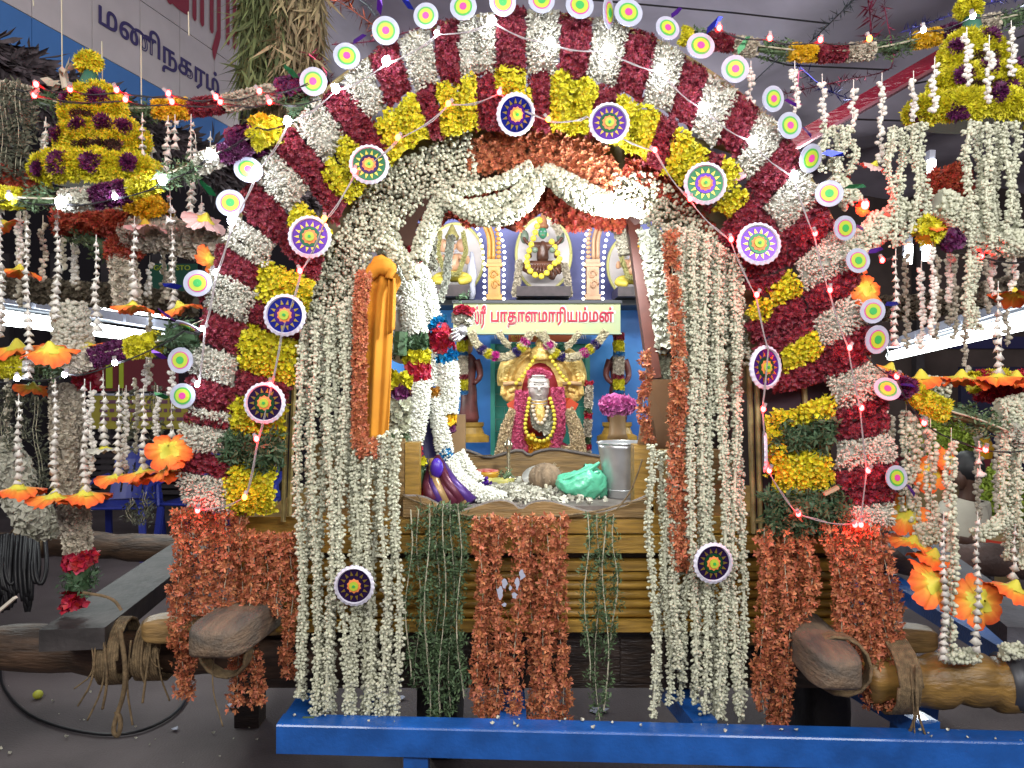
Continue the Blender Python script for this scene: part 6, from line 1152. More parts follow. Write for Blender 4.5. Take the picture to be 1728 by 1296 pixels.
# ---- yellow flower towers
def tower(tiers, spots, cone, pom, Y_, label, gap_patches=()):
    t = thing('flower_tower', label, 'flower tower', tuple(P(tiers[-1][0], tiers[-1][1]+tiers[-1][3], Y_)), 'tiered yellow flower towers'); u_ = Y_/FOC
    for (cx_, cy_, rx, ry) in tiers:
        c_ = np.array(P(cx_, cy_, Y_)); d = rng.normal(size=(int(rx*ry*.8), 3)); d[:, 1] = -abs(d[:, 1])*.9; d /= np.linalg.norm(d, axis=1, keepdims=True); d = d[(d[:, 2] > -.62)]
        # flat-bottomed dome with bulges
        lob = 1+.05*np.sin(np.arctan2(d[:, 1], d[:, 0])*9); R_ = np.array([rx*u_, rx*u_*.55, ry*u_]); pos = c_+d*R_*lob[:, None]
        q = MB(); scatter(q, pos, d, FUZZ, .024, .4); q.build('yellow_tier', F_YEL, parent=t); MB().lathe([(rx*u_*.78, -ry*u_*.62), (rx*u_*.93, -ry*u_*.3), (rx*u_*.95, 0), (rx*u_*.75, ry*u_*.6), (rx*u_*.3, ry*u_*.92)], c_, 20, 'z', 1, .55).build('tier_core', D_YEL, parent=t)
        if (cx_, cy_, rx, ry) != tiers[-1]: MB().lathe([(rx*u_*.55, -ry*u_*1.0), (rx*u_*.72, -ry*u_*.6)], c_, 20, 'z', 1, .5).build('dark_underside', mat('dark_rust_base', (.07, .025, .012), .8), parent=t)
    for (x, y, r) in spots:
        best = None
        for (cx_, cy_, rx, ry) in tiers:
            e = ((x-cx_)/rx)**2+((y-cy_)/ry)**2
            if best is None or e < best[0]: best = (e, cx_, cy_, rx, ry)
        e, cx_, cy_, rx, ry = best; dy = math.sqrt(max(.02, 1-min(.98, e)))*rx*u_*.55; c_ = P(x, y, Y_); c_.y -= dy+.012; n_ = 42; a = rng.uniform(0, 6.28, n_); rr = np.sqrt(rng.uniform(0, 1, n_))*r*u_
        nrm = np.tile([[(x-cx_)/rx*.6, -1, -(y-cy_)/ry*.4]], (n_, 1)); q = MB(); scatter(q, np.stack([c_.x+np.cos(a)*rr, np.full(n_, c_.y)-.004+((rr/u_/r)**2)*.012, c_.z+np.sin(a)*rr], 1), nrm, FUZZ, .022, .4); q.build('maroon_spot', F_PUR, parent=t)
    (cx_, y0, y1, w0, w1) = cone; MB().lathe([(w0*u_, 0), (w0*u_*.75, (y1-y0)*u_*.5), (w1*u_, (y1-y0)*u_)], P(cx_, y1, Y_), 16).build('green_cone', mat('green_cone_cloth', (.035, .13, .085), .6), parent=t, smooth=True)
    for (ox, oy, ow, oh) in gap_patches:
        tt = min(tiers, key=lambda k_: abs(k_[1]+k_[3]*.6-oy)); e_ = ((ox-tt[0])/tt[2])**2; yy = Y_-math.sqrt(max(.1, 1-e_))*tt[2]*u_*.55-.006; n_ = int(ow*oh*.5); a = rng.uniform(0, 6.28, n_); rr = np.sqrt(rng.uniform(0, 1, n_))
        q = MB(); scatter(q, np.stack([XW(ox, Y_)+np.cos(a)*rr*ow*u_, np.full(n_, yy), ZW(oy, Y_)+np.sin(a)*rr*oh*u_+.010*np.cos(a*1.0)**2], 1), np.tile([[0, -1, -.4]], (n_, 1)), FUZZ, .020, .5); q.build('gap_shade', mat('gap_shade_petals', (.06, .022, .012), .8, var=.4), parent=t)  # dark petals paint in the shaded brown gap between tiers
    q = MB(); d = rng.normal(size=(130, 3)); d /= np.linalg.norm(d, axis=1, keepdims=True); scatter(q, np.array(P(pom[0], pom[1], Y_))+d*np.array([pom[2], pom[2], pom[2]*.7])*u_*.7, d, FUZZ, .026); q.build('yellow_pompom', F_YEL, parent=t); return t
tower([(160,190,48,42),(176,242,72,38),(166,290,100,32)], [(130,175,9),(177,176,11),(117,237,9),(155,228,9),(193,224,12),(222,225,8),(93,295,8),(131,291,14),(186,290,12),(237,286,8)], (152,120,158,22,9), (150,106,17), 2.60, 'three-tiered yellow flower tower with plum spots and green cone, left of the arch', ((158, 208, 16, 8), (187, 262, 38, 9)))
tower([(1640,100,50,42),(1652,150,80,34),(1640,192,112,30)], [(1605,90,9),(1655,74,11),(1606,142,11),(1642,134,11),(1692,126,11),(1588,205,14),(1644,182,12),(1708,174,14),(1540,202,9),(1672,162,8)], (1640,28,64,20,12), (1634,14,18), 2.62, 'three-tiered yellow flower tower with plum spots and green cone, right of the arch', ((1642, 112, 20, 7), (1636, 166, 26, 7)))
# ---- hanging strands of tuberose cones
CONEM = mat('tuberose_cone', (.72, .68, .60), .55, var=.15)
PETO = mat('cloth_orange', (.78, .15, .02), .75)
nt = PETO.node_tree; b_ = nt.nodes['Principled BSDF']; tc_ = nt.nodes.new('ShaderNodeTexCoord'); ln = nt.nodes.new('ShaderNodeVectorMath'); ln.operation = 'LENGTH'; nt.links.new(tc_.outputs['Object'], ln.inputs[0])
nz_ = nt.nodes.new('ShaderNodeTexNoise'); nz_.inputs['Scale'].default_value = 60; nt.links.new(tc_.outputs['Object'], nz_.inputs['Vector']); ma_ = nt.nodes.new('ShaderNodeMath'); ma_.operation = 'MULTIPLY_ADD'; ma_.inputs[1].default_value = .03; nt.links.new(nz_.outputs['Fac'], ma_.inputs[0]); nt.links.new(ln.outputs['Value'], ma_.inputs[2])
cr_ = nt.nodes.new('ShaderNodeValToRGB'); cr_.color_ramp.elements[0].position = .036; cr_.color_ramp.elements[0].color = (.72, .55, .05, 1); cr_.color_ramp.elements[1].position = .086; cr_.color_ramp.elements[1].color = (.80, .11, .02, 1); e_ = cr_.color_ramp.elements.new(.055); e_.color = (.80, .27, .03, 1); nt.links.new(ma_.outputs[0], cr_.inputs[0]); nt.links.new(cr_.outputs[0], b_.inputs['Base Color']); PETY = mat('cloth_yellow', (.66, .60, .06), .6)
def clothflower_mesh():
    n = 72; V = [(0, 0, 0)]; F = []; rings = 6; R_ = .075
    for j in range(1, rings+1):
        for k in range(n):
            a = 2*math.pi*k/n; f_ = j/rings; lob = abs(math.sin(a*3))**.5; r = R_*f_*(.72+.28*lob); z = -.020*f_**2*(.6+.6*math.sin(a*3+1))+.010*(1-f_)+.0035*math.sin(a*11+1)*f_+.003*math.sin(a*23)*f_*f_; V.append((r*math.cos(a), r*math.sin(a), z))
    F += [(0, 1+k, 1+(k+1) % n) for k in range(n)]+[(1+j*n+k, 1+(j+1)*n+k, 1+(j+1)*n+(k+1) % n, 1+j*n+(k+1) % n) for j in range(rings-1) for k in range(n)]
    me = raw('cloth_petals', V, F, PETO); me.polygons.foreach_set('use_smooth', [True]*len(me.polygons)); n2 = 16; V = []; prof = [(.032, .003), (.018, .010), (.010, .022), (.003, .030)]
    for (r, z) in prof:
        for k in range(n2): a = 2*math.pi*k/n2; V.append((r*math.cos(a)*(1+.25*math.cos(a*4)*(r > .02)), r*math.sin(a)*(1+.25*math.cos(a*4)*(r > .02)), z))
    F = [(j*n2+k, j*n2+(k+1) % n2, (j+1)*n2+(k+1) % n2, (j+1)*n2+k) for j in range(3) for k in range(n2)]; me2 = raw('cloth_centre', V, F, PETY); me2.polygons.foreach_set('use_smooth', [True]*len(me2.polygons)); return me, me2
CF, CFC = clothflower_mesh()
def cflower(parent, loc, s_, rx, ry, rz):
    o = bpy.data.objects.new('cloth_flower', CF); o.location = Vector(loc)-Vector(origin_of(parent)); o.rotation_euler = (rx, ry, rz); s_ *= .86; o.scale = (s_, s_, s_); link(o, parent=parent); c_ = bpy.data.objects.new('cloth_centre', CFC); link(c_, parent=o); return o
hang = [ # px, y_top, y_bottom, depth, kind(c cone / s slim petals), label
 (77,212,280,2.60,'c','cone strand left of the tower just under the upper festoon'),(240,205,278,2.55,'c','cone strand close right of the tower'),(256,240,285,2.7,'c','short cone strand right of the tower, behind'),(283,210,288,2.6,'c','cone strand midway between the tower and arch shoulder'),(296,208,250,2.6,'c','slanting cone strand between tower and arch'),(322,208,375,2.55,'c','cone strand from festoon to the pink cloth flower'),(330,240,300,2.7,'c','cone strand behind the arch shoulder, left'),(355,235,262,2.8,'c','tiny cone strand in front of the blue board edge'),
 (2,330,570,2.4,'c','cone strand at the very left edge, middle height'),(35,372,452,2.5,'s','tan cone strand above the yellow-orange flower, left edge'),(45,372,640,2.4,'c','long cone strand crossing the left end of the tube lights'),(72,378,476,2.6,'s','cone strand third from the left edge under the festoon'),(98,362,540,2.45,'c','bright cone strand left of the glowing column'),(126,400,480,2.7,'s','slim strand left of the rust clump'),(163,412,560,2.45,'c','thick cone strand right of the glowing column'),(226,380,512,2.45,'c','long cone strand ending in a yellow-orange flower, centre left'),(253,445,500,2.7,'s','short strand in front of the green sign'),(290,395,535,2.5,'c','cone strand right of the old-white garland'),(286,455,505,2.75,'s','slim strand in front of the green sign edge'),(286,335,378,2.45,'c','short bright cone strand above the pink cloth flower'),(340,345,400,2.6,'s','small strand beside the second rim disc'),
 (32,680,820,2.45,'c','cone strand ending in an orange flower near the left edge'),(93,650,835,2.45,'c','cone strand just left of the tan column'),(143,655,830,2.45,'c','pair of cone strands just right of the tan column'),(153,660,800,2.5,'s','slim strand touching the tan column'),(174,640,752,2.5,'c','cone strand ending in a white cloth flower'),(200,665,800,2.5,'c','cone strand in front of the left part of the yellow banner'),(212,665,792,2.6,'s','slim strand with dark leaves before the yellow banner'),(243,668,792,2.45,'c','thick cone strand in front of the yellow banner centre'),(247,615,660,2.6,'s','short strand above the yellow banner'),(265,665,790,2.6,'s','slim dark-speckled strand before the banner end'),(290,690,752,2.5,'c','cone strand below the lowest left rim disc'),(292,625,665,2.5,'s','short strand between the two lowest left rim discs'),
 (1268,118,182,2.5,'s','short strand right of the third right rim disc'),(1342,118,215,2.5,'s','strand between the fourth and fifth right rim discs'),(1388,140,212,2.5,'s','strand entering the first upper right white column, left one'),(1440,150,215,2.5,'s','strand entering the first upper right white column, right one'),(1488,138,275,2.5,'s','long strand left of the second upper right column'),(1542,135,205,2.5,'s','strand just left of the right tower middle tier'),(1578,112,190,2.42,'s','strand hanging over the left edge of the right tower'),(1632,62,140,2.4,'s','strand hanging over the right tower centre'),(1670,75,175,2.4,'s','strand hanging over the right half of the right tower'),(1706,50,128,2.5,'s','strand at the upper right edge beside the tower'),
 (1512,435,585,2.45,'c','strand of old cones right of the flower with orange petals'),(1555,455,590,2.5,'s','tan strand left of the paired tube lamps foot'),(1575,420,565,2.45,'s','strand under the right small tube lamp'),(1604,430,510,2.6,'s','slim strand left of the thick white pair'),(1676,430,498,2.6,'s','short white strand above the dusty garland'),(1684,490,632,2.45,'c','cone strand ending in a yellow-orange flower at the right'),(1712,430,494,2.6,'s','short white strand near the right edge'),
 (1490,690,735,2.5,'s','short strand beside the sideways paper disc, lower right'),(1530,690,860,2.5,'w','white strand right of the lower right rim disc, left of two'),(1545,700,900,2.5,'w','white strand right of the lower right rim disc, right of two'),(1571,722,890,2.42,'w','white strand in front of the orange cloth flower'),(1605,738,1095,2.35,'w','long white strand crossing the seated person'),(1592,880,1115,2.32,'c','cone strand dropping from the person to the log'),(1652,760,805,2.4,'c','cone tip hanging from a red light beside the head'),(1649,880,1100,2.32,'c','cone strand over the big orange cloth flower'),(1712,900,990,2.4,'c','cone strand at the right edge above the flower')]
hg = 'thin hanging tuberose strands'
flowers_at = {226: (1.0, 0, 0, 0), 93: (1.25, 0, .1, 0), 143: (1.25, 0, -.05, 1), 200: (1.1, 0, -.1, 2), 243: (1.2, 0, -.15, 0), 32: (1.25, 0, 0, 1), 174: (.8, 0, 0, 0), 1684: (1.2, 0, 0, 2), 35: (1.0, 0, .1, 0), 1712: (1.2, .2, .2, 1)}
for (px, a, b, Y_, kd, lab) in hang:
    pa, pb = P(px+random.uniform(-1, 1), a, Y_), P(px+random.uniform(-3, 3), b, Y_); sl = 0
    t = thing('hanging_strand', lab, 'flower strand', tuple(pb), hg); L_ = (pa-pb).length; q = MB(); q.tube([pa+Vector((0, 0, .03)), pb], .0014, 4)
    step = .021 if kd == 'c' else .010; n_ = max(2, int(L_/step)); zz = np.linspace(.02, .99, n_)[:, None]; A = np.array(pa); B = np.array(pb); pos = A*(1-zz)+B*zz; sw = .004*np.sin(zz*9+px); pos = pos+np.concatenate([sw, sw*0, sw*0], 1)
    if kd == 'c':
        sc_ = .012+.014*zz[:, 0]; V_, T_ = CONE; q2 = MB()
        for p_, s_ in zip(pos, sc_):
            scatter(q, [p_], [(0, 0, 1)], CONE, s_*1.15, .22, .15)
        scatter(q, pos, np.tile([[0, 0, 1]], (n_, 1)), CONE, .016, .35, .3)
        m_ = CONEM
    elif kd == 's':
        th = rng.uniform(0, 6.28, n_*2); pp = np.repeat(pos, 2, 0); o = np.stack([np.cos(th), np.sin(th), np.full(len(th), .35)], 1); scatter(q, pp, o, BUD, .0165, .3); m_ = F_OLD if px < 600 and random.random() < .4 else CONEM
    else:
        th = rng.uniform(0, 6.28, n_*4); pp = np.repeat(pos, 4, 0); o = np.stack([np.cos(th), np.sin(th), np.full(len(th), -.3)], 1); scatter(q, pp+o*.007, o, BUD, .0155, .35); m_ = F_WHITE
    q.build('flowers', m_, parent=t)
    if px in flowers_at: f_ = flowers_at[px]; cflower(t, pb+Vector((0, 0, -.012)), f_[0], f_[1], f_[2], f_[3])
for o in COL.objects:
    if o.name.startswith('cloth_flower') and o.parent and 'white cloth flower' in str(o.parent.get('label', '')):
        me = CF.copy(); me.materials.clear(); me.materials.append(F_WHITE2); o.data = me
for side, xs_, n_ in (('left', (0, 300), 15), ('right', (1500, 1728), 13)):
    for k in range(n_):
        px = xs_[0]+(xs_[1]-xs_[0])*(k+.5)/n_+random.uniform(-5, 5); a = random.choice((230, 360, 470, 640)) if side == 'left' else random.choice((430, 520, 700)); Y_ = random.uniform(3.0, 3.4); pa = P(px, a, Y_); pb = P(px+random.uniform(-3, 3), a+random.uniform(90, 190), Y_)
        q = MB(); q.tube([pa, pb], .0016, 4); m2 = int((pa-pb).length/.014); zz = np.linspace(.02, .98, m2*2)[:, None]; pos = np.array(pa)*(1-zz)+np.array(pb)*zz; th = rng.uniform(0, 6.28, m2*2); scatter(q, pos, np.stack([np.cos(th), np.sin(th), np.full(m2*2, .5)], 1), BUD, .020, .3)
        q.build('far_hanging_strand', F_OLD, label=f'dim hanging strand in the back row on the {side}, {ORD[k]} from its left end', cat='flower strand', group='dim back-row hanging strands')
# free cloth flowers tied in garlands
for k, (px, py, Y_, s_, rx, ry, rz, lab) in enumerate((
    (30,590,2.5,1.45,.18,0,0,'large orange and yellow cloth flower at the left edge under the tube lights'),(85,592,2.4,1.3,.38,.12,1,'orange cloth flower with a wide yellow throat, left of the glowing column'),(150,590,2.6,1.4,.1,-.35,0,'orange cloth flower tilted right of the glowing column'),
    (55,655,2.6,.9,.2,.3,0,'small orange cloth flower under the lower festoon at the left edge'),(285,760,2.4,1.1,.9,.5,0,'bright orange cloth flower against the white stripe at the left rim'),(285,788,2.42,1.0,.2,-.6,0,'orange cloth flower just below the bright one at the left rim'),(275,800,2.48,1.2,.05,-.15,1,'flat orange cloth flower above the right blue chair'),
    (305,520,2.45,1.0,.2,-.3,0,'orange cloth flower beside the left rim under the fourth disc'),(245,382,2.5,1.0,.1,0,0,'pale pink cloth flower under the marigold clump'),(345,372,2.5,1.1,.4,.5,0,'pale pink and orange cloth flower left of the second rim disc'),(355,440,2.5,.9,.2,1.3,0,'narrow orange cloth flower hanging edge-on at the left rim'),(10,380,2.5,.8,.3,-.5,0,'orange cloth flower cut by the left edge, upper'),
    (1462,488,2.45,.95,1.1,.3,0,'yellow-centred orange cloth flower between the right rim discs'),(1500,625,2.5,1.1,.1,.35,0,'orange cloth flower just under the right tube light'),(1555,640,2.5,1.3,.05,-.1,0,'flat orange cloth flower in the middle of the right row'),(1622,640,2.5,1.3,.05,.05,1,'flat orange cloth flower with a tall yellow cone, right row'),(1715,640,2.52,1.2,.05,.0,2,'flat orange cloth flower in front of the red clump'),
    (1570,800,2.5,1.0,1.25,.2,0,'round open orange cloth flower behind the white strand'),(1600,775,2.5,.8,.9,1.0,0,'small yellow and orange cloth flower beside the head'),(1530,866,2.52,1.2,1.0,-.5,0,'orange cloth flower beside the right foot of the arch'),(1540,916,2.5,1.2,.15,.25,1,'orange and yellow cloth flower above the blue beam'),(1575,940,2.45,1.2,.1,.2,0,'flat orange and yellow cloth flower beside the long strand'),
    (1572,985,2.36,1.4,.8,.75,0,'folded orange cloth flower draped over the blue beam'),(1650,1015,2.34,1.35,1.25,.1,1,'biggest open orange cloth flower, lower right'),(1710,995,2.34,1.3,.1,.3,0,'orange cloth flower at the lower right edge'),(1456,352,2.5,.4,1.4,0,0,'small coral cloth flower lit by a red bulb'),(1450,445,2.5,.6,1.3,.4,0,'orange cloth flower half behind the last upper right disc'),(1475,280,2.5,.7,.4,.3,0,'pale cloth flower on the long strand, upper right'),(1580,385,2.42,.5,.2,0,0,'small orange flower under the bright yellow flower'))):
    c_ = P(px, py, Y_); t = thing('cloth_flower_ornament', lab, 'cloth flower', tuple(c_), 'orange cloth flowers hung around the arch'); o = cflower(t, c_, s_, 0, 0, 0); t.rotation_euler = (rx, ry, 0); o.rotation_euler = (0, 0, rz); o.name = 'petals'
    if 'pale' in lab: me = CF.copy(); me.materials.clear(); me.materials.append(mat('cloth_pale_pink', (.62, .42, .38), .6)); o.data = me
# ---- thick columns
multi('flower_column', 'tall tan flower column with a red and green tail, left of the arch', 'garland', [([(112,650),(114,740),(122,830),(132,930)], [.046,.048,.044,.036], F_OLD, PET3, .017, 'tan_section'), ([(132,936),(134,952)], .045, F_RED, PET5, .03, 'red_section'), ([(134,956),(134,1000)], .040, F_GRN2, SPRIG, .045, 'green_section'), ([(108,1014),(136,1014)], .022, F_RED, PET5, .028, 'red_tip')], 2.62)
multi('flower_column', 'glowing white flower column lit by the tube lights, left of the arch', 'garland', [([(122,512),(124,540),(122,590)], [.035,.05,.05], F_WHITE2, BUD, .017, 'white_section'), ([(138,560),(140,592)], .025, F_WHITE2, BUD, .017, 'white_section')], 2.6)
multi('flower_column', 'loose white flower garland trailing to the rear log at the lower left', 'garland', [([(-6,748),(20,790),(30,820)], .06, F_WHITE2, PET5, .03, 'white_section'), ([(22,830),(50,860),(60,880),(90,895)], [.04,.06,.06,.02], F_WHITE2, PET5, .03, 'white_section')], 3.0)
for k, (x0, x1, a, b, n_, lab) in enumerate(((1384,1442,212,298,4,'first column right of the discs'),(1498,1528,215,420,2,'slim middle column, upper right'),(1538,1562,208,400,2,'slim column beside the small lamps'),(1628,1722,205,420,6,'broad column, upper right edge'),(1630,1650,420,560,2,'pair above the right tube light'),(1690,1728,680,960,3,'lower right edge column'))):
    curtain(n_, x0, x1, lambda t: a, lambda t: b, 2.46, 'bud', F_WHITE, 'jasmine_strand', 'white bud strands right of the arch', lambda i: f'white bud strand, {ORD[i]} from left in the {lab}', width=.020, size=.0185, dens=1.0)
for k, (pts, r_, lab) in enumerate(((((1400,300),(1430,330),(1440,345)), .035, 'cream flower clump below the first white column'),(((1395,420),(1430,420),(1470,400),(1490,370)), .05, 'cream garland wrapped behind the right rim discs'),(((1500,370),(1530,350)), .04, 'cream garland bow at the foot of the slim column'),(((1580,340),(1610,350),(1650,400),(1690,410),(1728,410)), .05, 'cream flower bow across the broad column'),(((1560,650),(1600,655)), .03, 'cream tuft above the yellow section'),(((1690,700),(1728,690)), .06, 'cream flower clump at the right edge'),(((1545,905),(1570,900),(1590,880)), .04, 'cream flower clump left of the seated person'),(((1645,905),(1680,890),(1700,865)), .018, 'white flower string curving past the elbow'),(((1590,1105),(1620,1108),(1650,1105)), .018, 'white buds resting on the yellowish log'),(((1690,1100),(1728,1095)), .02, 'white buds at the right end of the log'))):
    rope(smooth([P(x, y, 2.5 if k < 7 else 2.36) for x, y in pts], 2), r_*.8, BUD, .0145, .8).build('cream_garland', F_WHITE, label=lab, cat='garland')
# ---- tube lights in view
def tubel(a, b, r, lab, n_=1, pw=0, side=0):
    a = Vector(a); b = Vector(b)
    for k in range(n_):
        p = a.lerp(b, k/n_+.02/n_); q_ = a.lerp(b, (k+1)/n_-.02/n_); t = thing('tube_light', lab if n_ == 1 else f'{lab}, {ORD[k]} from the viewer', 'tube light', tuple(p), 'lit white tube lights')
        MB().tube([p, q_], r, 10).build('glowing_tube', TUBE, parent=t, smooth=True); MB().hexa(p+Vector((0, .01, r*2.4)), q_+Vector((0, .01, r*2.4)), (0, 0, 1), r*2.2, r*1.4).build('batten', PAPER, parent=t)
        if pw:
            l = area('tube_glow', (p+q_)/2+Vector((side*.06, 0, 0)), (p+q_)/2+Vector((side, -.3, 0)), (q_-p).length*.9, .05, pw, (.92, 1, .97))
            l.rotation_euler = (math.pi/2, 0, math.pi/2*(-1 if side > 0 else 1)); l.parent = None
tubel((-2.75, 3.35, 1.86), (-2.62, 6.1, 1.84), .042, 'white tube light in the row left of the arch', 3, 16, 1)
tubel((2.35, 3.35, 1.80), (3.25, 6.6, 1.74), .040, 'white tube light in the row right of the arch', 3, 13, -1)
tubel(P(1534, 412, 4), P(1532, 446, 4), .020, 'left one of two small upright lamps at the upper right'); tubel(P(1566, 405, 4), P(1564, 440, 4), .024, 'right one of two small upright lamps at the upper right'); tubel(P(1572, 270, 3.4), P(1571, 292, 3.4), .018, 'small upright lamp above the rust mass, upper right')
tubel(P(140, 515, 5.2), P(292, 536, 5.6), .012, 'thin bluish tube above the left row of tube lights')
FIXM = mat('fixture_grey', (.10, .11, .13), .4)
MB().hexa((-2.78, 3.3, 1.93), (-2.66, 6.2, 1.95), (0, 0, 1), .10, .05).build('light_rail', FIXM, label='grey rail carrying the left row of tube lights', cat='rail')
MB().hexa((2.37, 3.3, 1.88), (3.30, 6.7, 1.84), (0, 0, 1), .10, .06).build('light_rail', FIXM, label='grey rail carrying the right row of tube lights', cat='rail')
# ---- tinsel and ribbon under the canopy
def tinsel(pts, Y_, m, lab, r=.018, n_=3.2):
    pp = smooth([P(x, y, Y_ if not isinstance(Y_, tuple) else Y_[0]+(Y_[1]-Y_[0])*i/(len(pts)-1)) for i, (x, y) in enumerate(pts)], 2); sp = np.array([tuple(p) for p in resample(pp, .01)]); N = int(len(sp)*n_); i = rng.integers(0, len(sp), N); th = rng.normal(size=(N, 3)); q = MB(); q.tube([Vector(p) for p in sp[::5]], .002, 4)
    scatter(q, sp[i], th, BLADE, r*1.6, .2, .4); q.build('tinsel', m, label=lab, cat='tinsel', group='tinsel garlands under the canopy')
TMAR = mat('tinsel_maroon', (.20, .01, .04), .22, metal=.7); TBLU = mat('tinsel_blue', (.03, .03, .20), .22, metal=.7); TSIL = mat('tinsel_grey', (.10, .13, .14), .2, metal=.8); TORG = mat('tinsel_copper', (.34, .07, .03), .2, metal=.7)
tinsel([(1340,95),(1380,60),(1440,0)], (3.2, 2.8), TSIL, 'grey tinsel strand rising to the top edge, right of the crown', .02)
tinsel([(1345,108),(1390,150),(1440,170)], 3.2, TBLU, 'navy tinsel strand below the upper right festoon', .03); tinsel([(1440,170),(1500,160)], 3.3, TBLU, 'navy tinsel continuing towards the red ribbon', .02)
tinsel([(1320,160),(1400,140),(1510,120),(1508,90),(1490,0)], 3.1, TMAR, 'maroon tinsel bent upward under the canopy', .02); tinsel([(1465,0),(1470,40),(1468,70)], 2.9, TMAR, 'thick maroon tinsel tassel at the top right', .035)
tinsel([(1520,55),(1620,20),(1728,-10)], 3.0, TBLU, 'navy tinsel running to the top right corner', .018); tinsel([(560,-5),(600,20),(640,50),(660,70)], 2.9, TORG, 'copper tinsel behind the third crown disc', .03); tinsel([(600,-5),(625,12),(636,30)], 2.8, TSIL, 'grey tinsel above the third crown disc', .012); tinsel([(520,90),(545,110),(560,140)], 2.8, TMAR, 'maroon tinsel beside the first crown disc', .02); tinsel([(560,75),(640,70),(700,50),(750,30)], 2.9, TMAR, 'thin maroon tinsel behind the crown discs', .010)
tinsel([(1270,140),(1300,110),(1350,70)], 3.1, TSIL, 'faint grey tinsel left of the navy one', .008); tinsel([(1348,120),(1345,160),(1340,190)], 2.7, F_PINK, 'short pink and yellow tassel below the festoon', .018)
a, b = P(1180, 330, 3.4), P(1620, 78, 3.0); t = thing('red_ribbon', 'glossy red ribbon beam slanting up under the canopy at the right', 'ribbon', tuple(a))
RR = mat('glossy_red', (.26, .008, .03), .15, coat=.6, bump=.3, bscale=14, stretch=(1, 1, 6))
MB().hexa(a, b, (0, 0, 1), .03, .055).build('ribbon_band', RR, parent=t); MB().hexa(a+Vector((0, -.02, -.035)), b+Vector((0, -.02, -.035)), (0, 0, 1), .03, .012).build('lower_edge', mat('shiny_pink_edge', (.5, .2, .25), .15, metal=.6), parent=t)
for k, pts in enumerate(([(1000,0),(1240,22),(1400,40)], [(1180,70),(1330,110),(1500,118)], [(1560,120),(1728,60)], [(1400,200),(1560,205),(1728,190)], [(1500,150),(1600,130),(1728,95)])): MB().tube([P(x, y, 3.2) for x, y in pts], .004, 5).build('overhead_wire', DARKWIRE, label=f'thin dark wire strung under the canopy, {ORD[k]} from the top', cat='wire')
for k, (x, a_, b_) in enumerate(((56, 0, 10), (104, -10, 120), (172, 70, 140), (238, 60, 205), (318, 20, 60))): MB().tube([P(x, a_, 2.7), P(x+1, b_, 2.7)], .0022, 4).build('hanging_thread', THREAD, label=f'thin thread hanging in front of the shop board, {ORD[k]} from the left', cat='thread')
rope([P(106, 118, 2.65), P(112, 150, 2.65)], .016, t_burst(4, .4, .2, 1, 12), .05, .5).build('withered_tuft', F_OLD, label='withered cream tuft on a thread left of the green cone', cat='tuft')
# ---- person sitting behind the right log
SKIN = mat('skin_brown', (.075, .035, .022), .5); SHIRT = mat('cream_shirt', (.50, .47, .38), .75, noise=.15, nscale=6); HAIR = mat('black_hair', (.008, .007, .008), .55)
Y = 4.9; pr = thing('person', 'person in a cream short-sleeved shirt sitting turned away behind the right log', 'person', (XW(1622, Y), Y, 0))
def Q(px, py, dy, r, r2=None): p = P(px, py, Y+dy); return (p.x, p.y, p.z, r, r2 or r*.85)
skinned('body', [Q(1615, 940, 0, .14, .11), Q(1617, 905, 0, .13, .10), Q(1622, 868, 0, .145, .10), Q(1632, 845, 0, .07), Q(1634, 828, -.01, .052), Q(1634, 806, -.01, .072, .08), Q(1632, 792, 0, .078, .09),
   Q(1660, 858, .02, .055), Q(1658, 890, -.05, .047), Q(1640, 918, -.16, .040), Q(1612, 912, -.26, .034), Q(1598, 856, .02, .052), Q(1586, 884, -.04, .045), Q(1578, 905, -.14, .038), Q(1592, 915, -.24, .032),
   Q(1600, 955, -.15, .09), Q(1590, 935, -.38, .07), Q(1590, 1010, -.40, .055), Q(1640, 955, -.10, .09), Q(1655, 945, -.36, .07), Q(1655, 1015, -.38, .055)],
   [(0, 1), (1, 2), (2, 3), (3, 4), (4, 5), (5, 6), (2, 7), (7, 8), (8, 9), (9, 10), (2, 11), (11, 12), (12, 13), (13, 14), (0, 15), (15, 16), (16, 17), (0, 18), (18, 19), (19, 20)], SKIN, pr)
skinned('shirt', [Q(1615, 938, 0, .155, .125), Q(1617, 905, 0, .148, .118), Q(1622, 868, 0, .162, .115), Q(1632, 848, 0, .085), Q(1662, 856, .02, .068), Q(1662, 884, -.04, .064), Q(1597, 856, .02, .066), Q(1587, 880, -.03, .060)], [(0, 1), (1, 2), (2, 3), (2, 4), (4, 5), (2, 6), (6, 7)], SHIRT, pr)
skinned('trousers', [Q(1615, 948, 0, .15, .12), Q(1600, 955, -.15, .10), Q(1590, 937, -.38, .08), Q(1590, 1000, -.40, .068), Q(1640, 955, -.10, .10), Q(1655, 946, -.36, .08), Q(1655, 1005, -.38, .068)], [(0, 1), (1, 2), (2, 3), (0, 4), (4, 5), (5, 6)], mat('patterned_grey', (.16, .15, .16), .8, noise=.8, nscale=40), pr)
hc = P(1634, 795, Y-.0); q = MB(); q.sphere(hc+Vector((0, .012, .02)), .108, 18, (.92, 1.02, 1.02)); q.build('hair', HAIR, parent=pr, smooth=True)
q = MB(); f0 = hc+Vector((-.062, -.012, -.045)); q.sphere(f0, .062, 12, (.8, .85, 1.2)); q.tube([f0+Vector((-.045, -.01, .01)), f0+Vector((-.066, -.012, -.02))], [.009, .013], 8)
q.sphere(hc+Vector((.012, -.095, -.045)), .024, 8, (.7, .4, 1.2))
q.build('face_and_ears', SKIN, parent=pr, smooth=True)
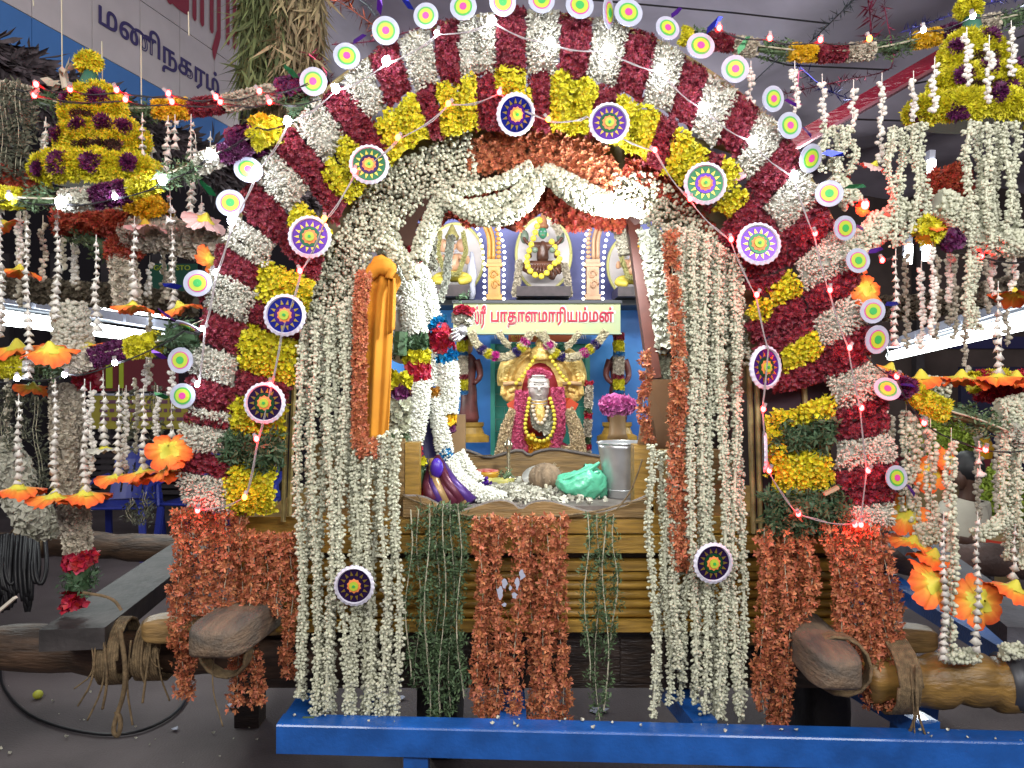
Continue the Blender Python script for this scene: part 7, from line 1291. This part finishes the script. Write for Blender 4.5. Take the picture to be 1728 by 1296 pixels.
for s in (-1, 1): MB().sphere(f0+Vector((-.040, s*.026, .018)), .007, 8, (.6, 1.3, .8)).build('eye', PAPER, parent=pr)
MB().hexa(f0+Vector((-.046, -.02, -.036)), f0+Vector((-.046, .02, -.036)), (0, 0, 1), .008, .01).build('mouth', MATS['lip_red'], parent=pr)
hand(pr, P(1606, 912, Y-.29), .017, .075, SKIN, (-.9, -.2, -.1), (0, 0, 1)); hand(pr, P(1596, 917, Y-.27), .017, .07, SKIN, (.5, -.3, -.5), (0, 0, 1))
MB().lathe([(.16, 0), (.15, .28), (.17, .30)], (XW(1620, Y), Y, .0), 20).build('stool', MATS['blue_plastic'], label='low blue stool under the sitting person', cat='stool')
# potted bushy grass at the right
for k, (px, py, rx, ry, Y_, lab) in enumerate(((1690, 845, 34, 48, 5.6, 'lime green bushy plant in a tan and red tub right of the sitting person'), (1590, 745, 46, 30, 6.6, 'dim lime green bush behind the lower right festoon'))):
    t = thing('potted_plant', lab, 'plant', (XW(px, Y_), Y_, 0)); u_ = Y_/FOC; n_ = 1400; d = rng.normal(size=(n_, 3)); d /= np.linalg.norm(d, axis=1, keepdims=True); rr = rng.uniform(.5, 1, (n_, 1))**.5
    q = MB(); scatter(q, np.array(P(px, py, Y_))+d*rr*np.array([rx, rx*.8, ry])*u_, d+np.array([0, 0, .5]), SPRIG, .10, .5); q.build('foliage', mat('lime_foliage', (.24, .32, .03), .7, var=.35), parent=t, kind='stuff')
    zt = ZW(py+ry*.8, Y_); MB().lathe([(rx*u_*.75, 0), (rx*u_*.85, zt*.9), (rx*u_*.9, zt)], (XW(px, Y_), Y_, 0), 24).build('tub', mat('tan_tub', (.30, .22, .10), .7), parent=t, smooth=True)
    MB().lathe([(rx*u_*.93, 0), (rx*u_*.93, .05)], (XW(px, Y_), Y_, max(.1, zt-.16)), 24).build('red_band', mat('band_red', (.45, .03, .01), .6), parent=t)
t = thing('draped_table', 'table with maroon cloth and yellow objects behind the sitting person', 'table', (XW(1672, 7.5), 7.5, 0))
MB().box((XW(1560, 7.5), 7.5, .70), (XW(1720, 7.5), 8.1, .76)).build('table_top', MATS['banner_maroon'], parent=t); MB().box((XW(1560, 7.5), 7.49, .40), (XW(1720, 7.5), 7.5, .70)).build('cloth_front', mat('magenta_cloth', (.25, .02, .06), .7), parent=t)
for x in (1565, 1712): MB().box((XW(x, 7.5), 7.55, 0), (XW(x, 7.5)+.05, 7.6, .7)).build('leg', DARKW, parent=t)
MB().lathe([(.12, 0), (.14, .1), (.10, .2)], (XW(1672, 7.5), 7.7, .76), 14).build('yellow_pot', MATS['marigold'] if 'marigold' in MATS else F_GOLD, label='yellow pot standing on the draped table', cat='pot')
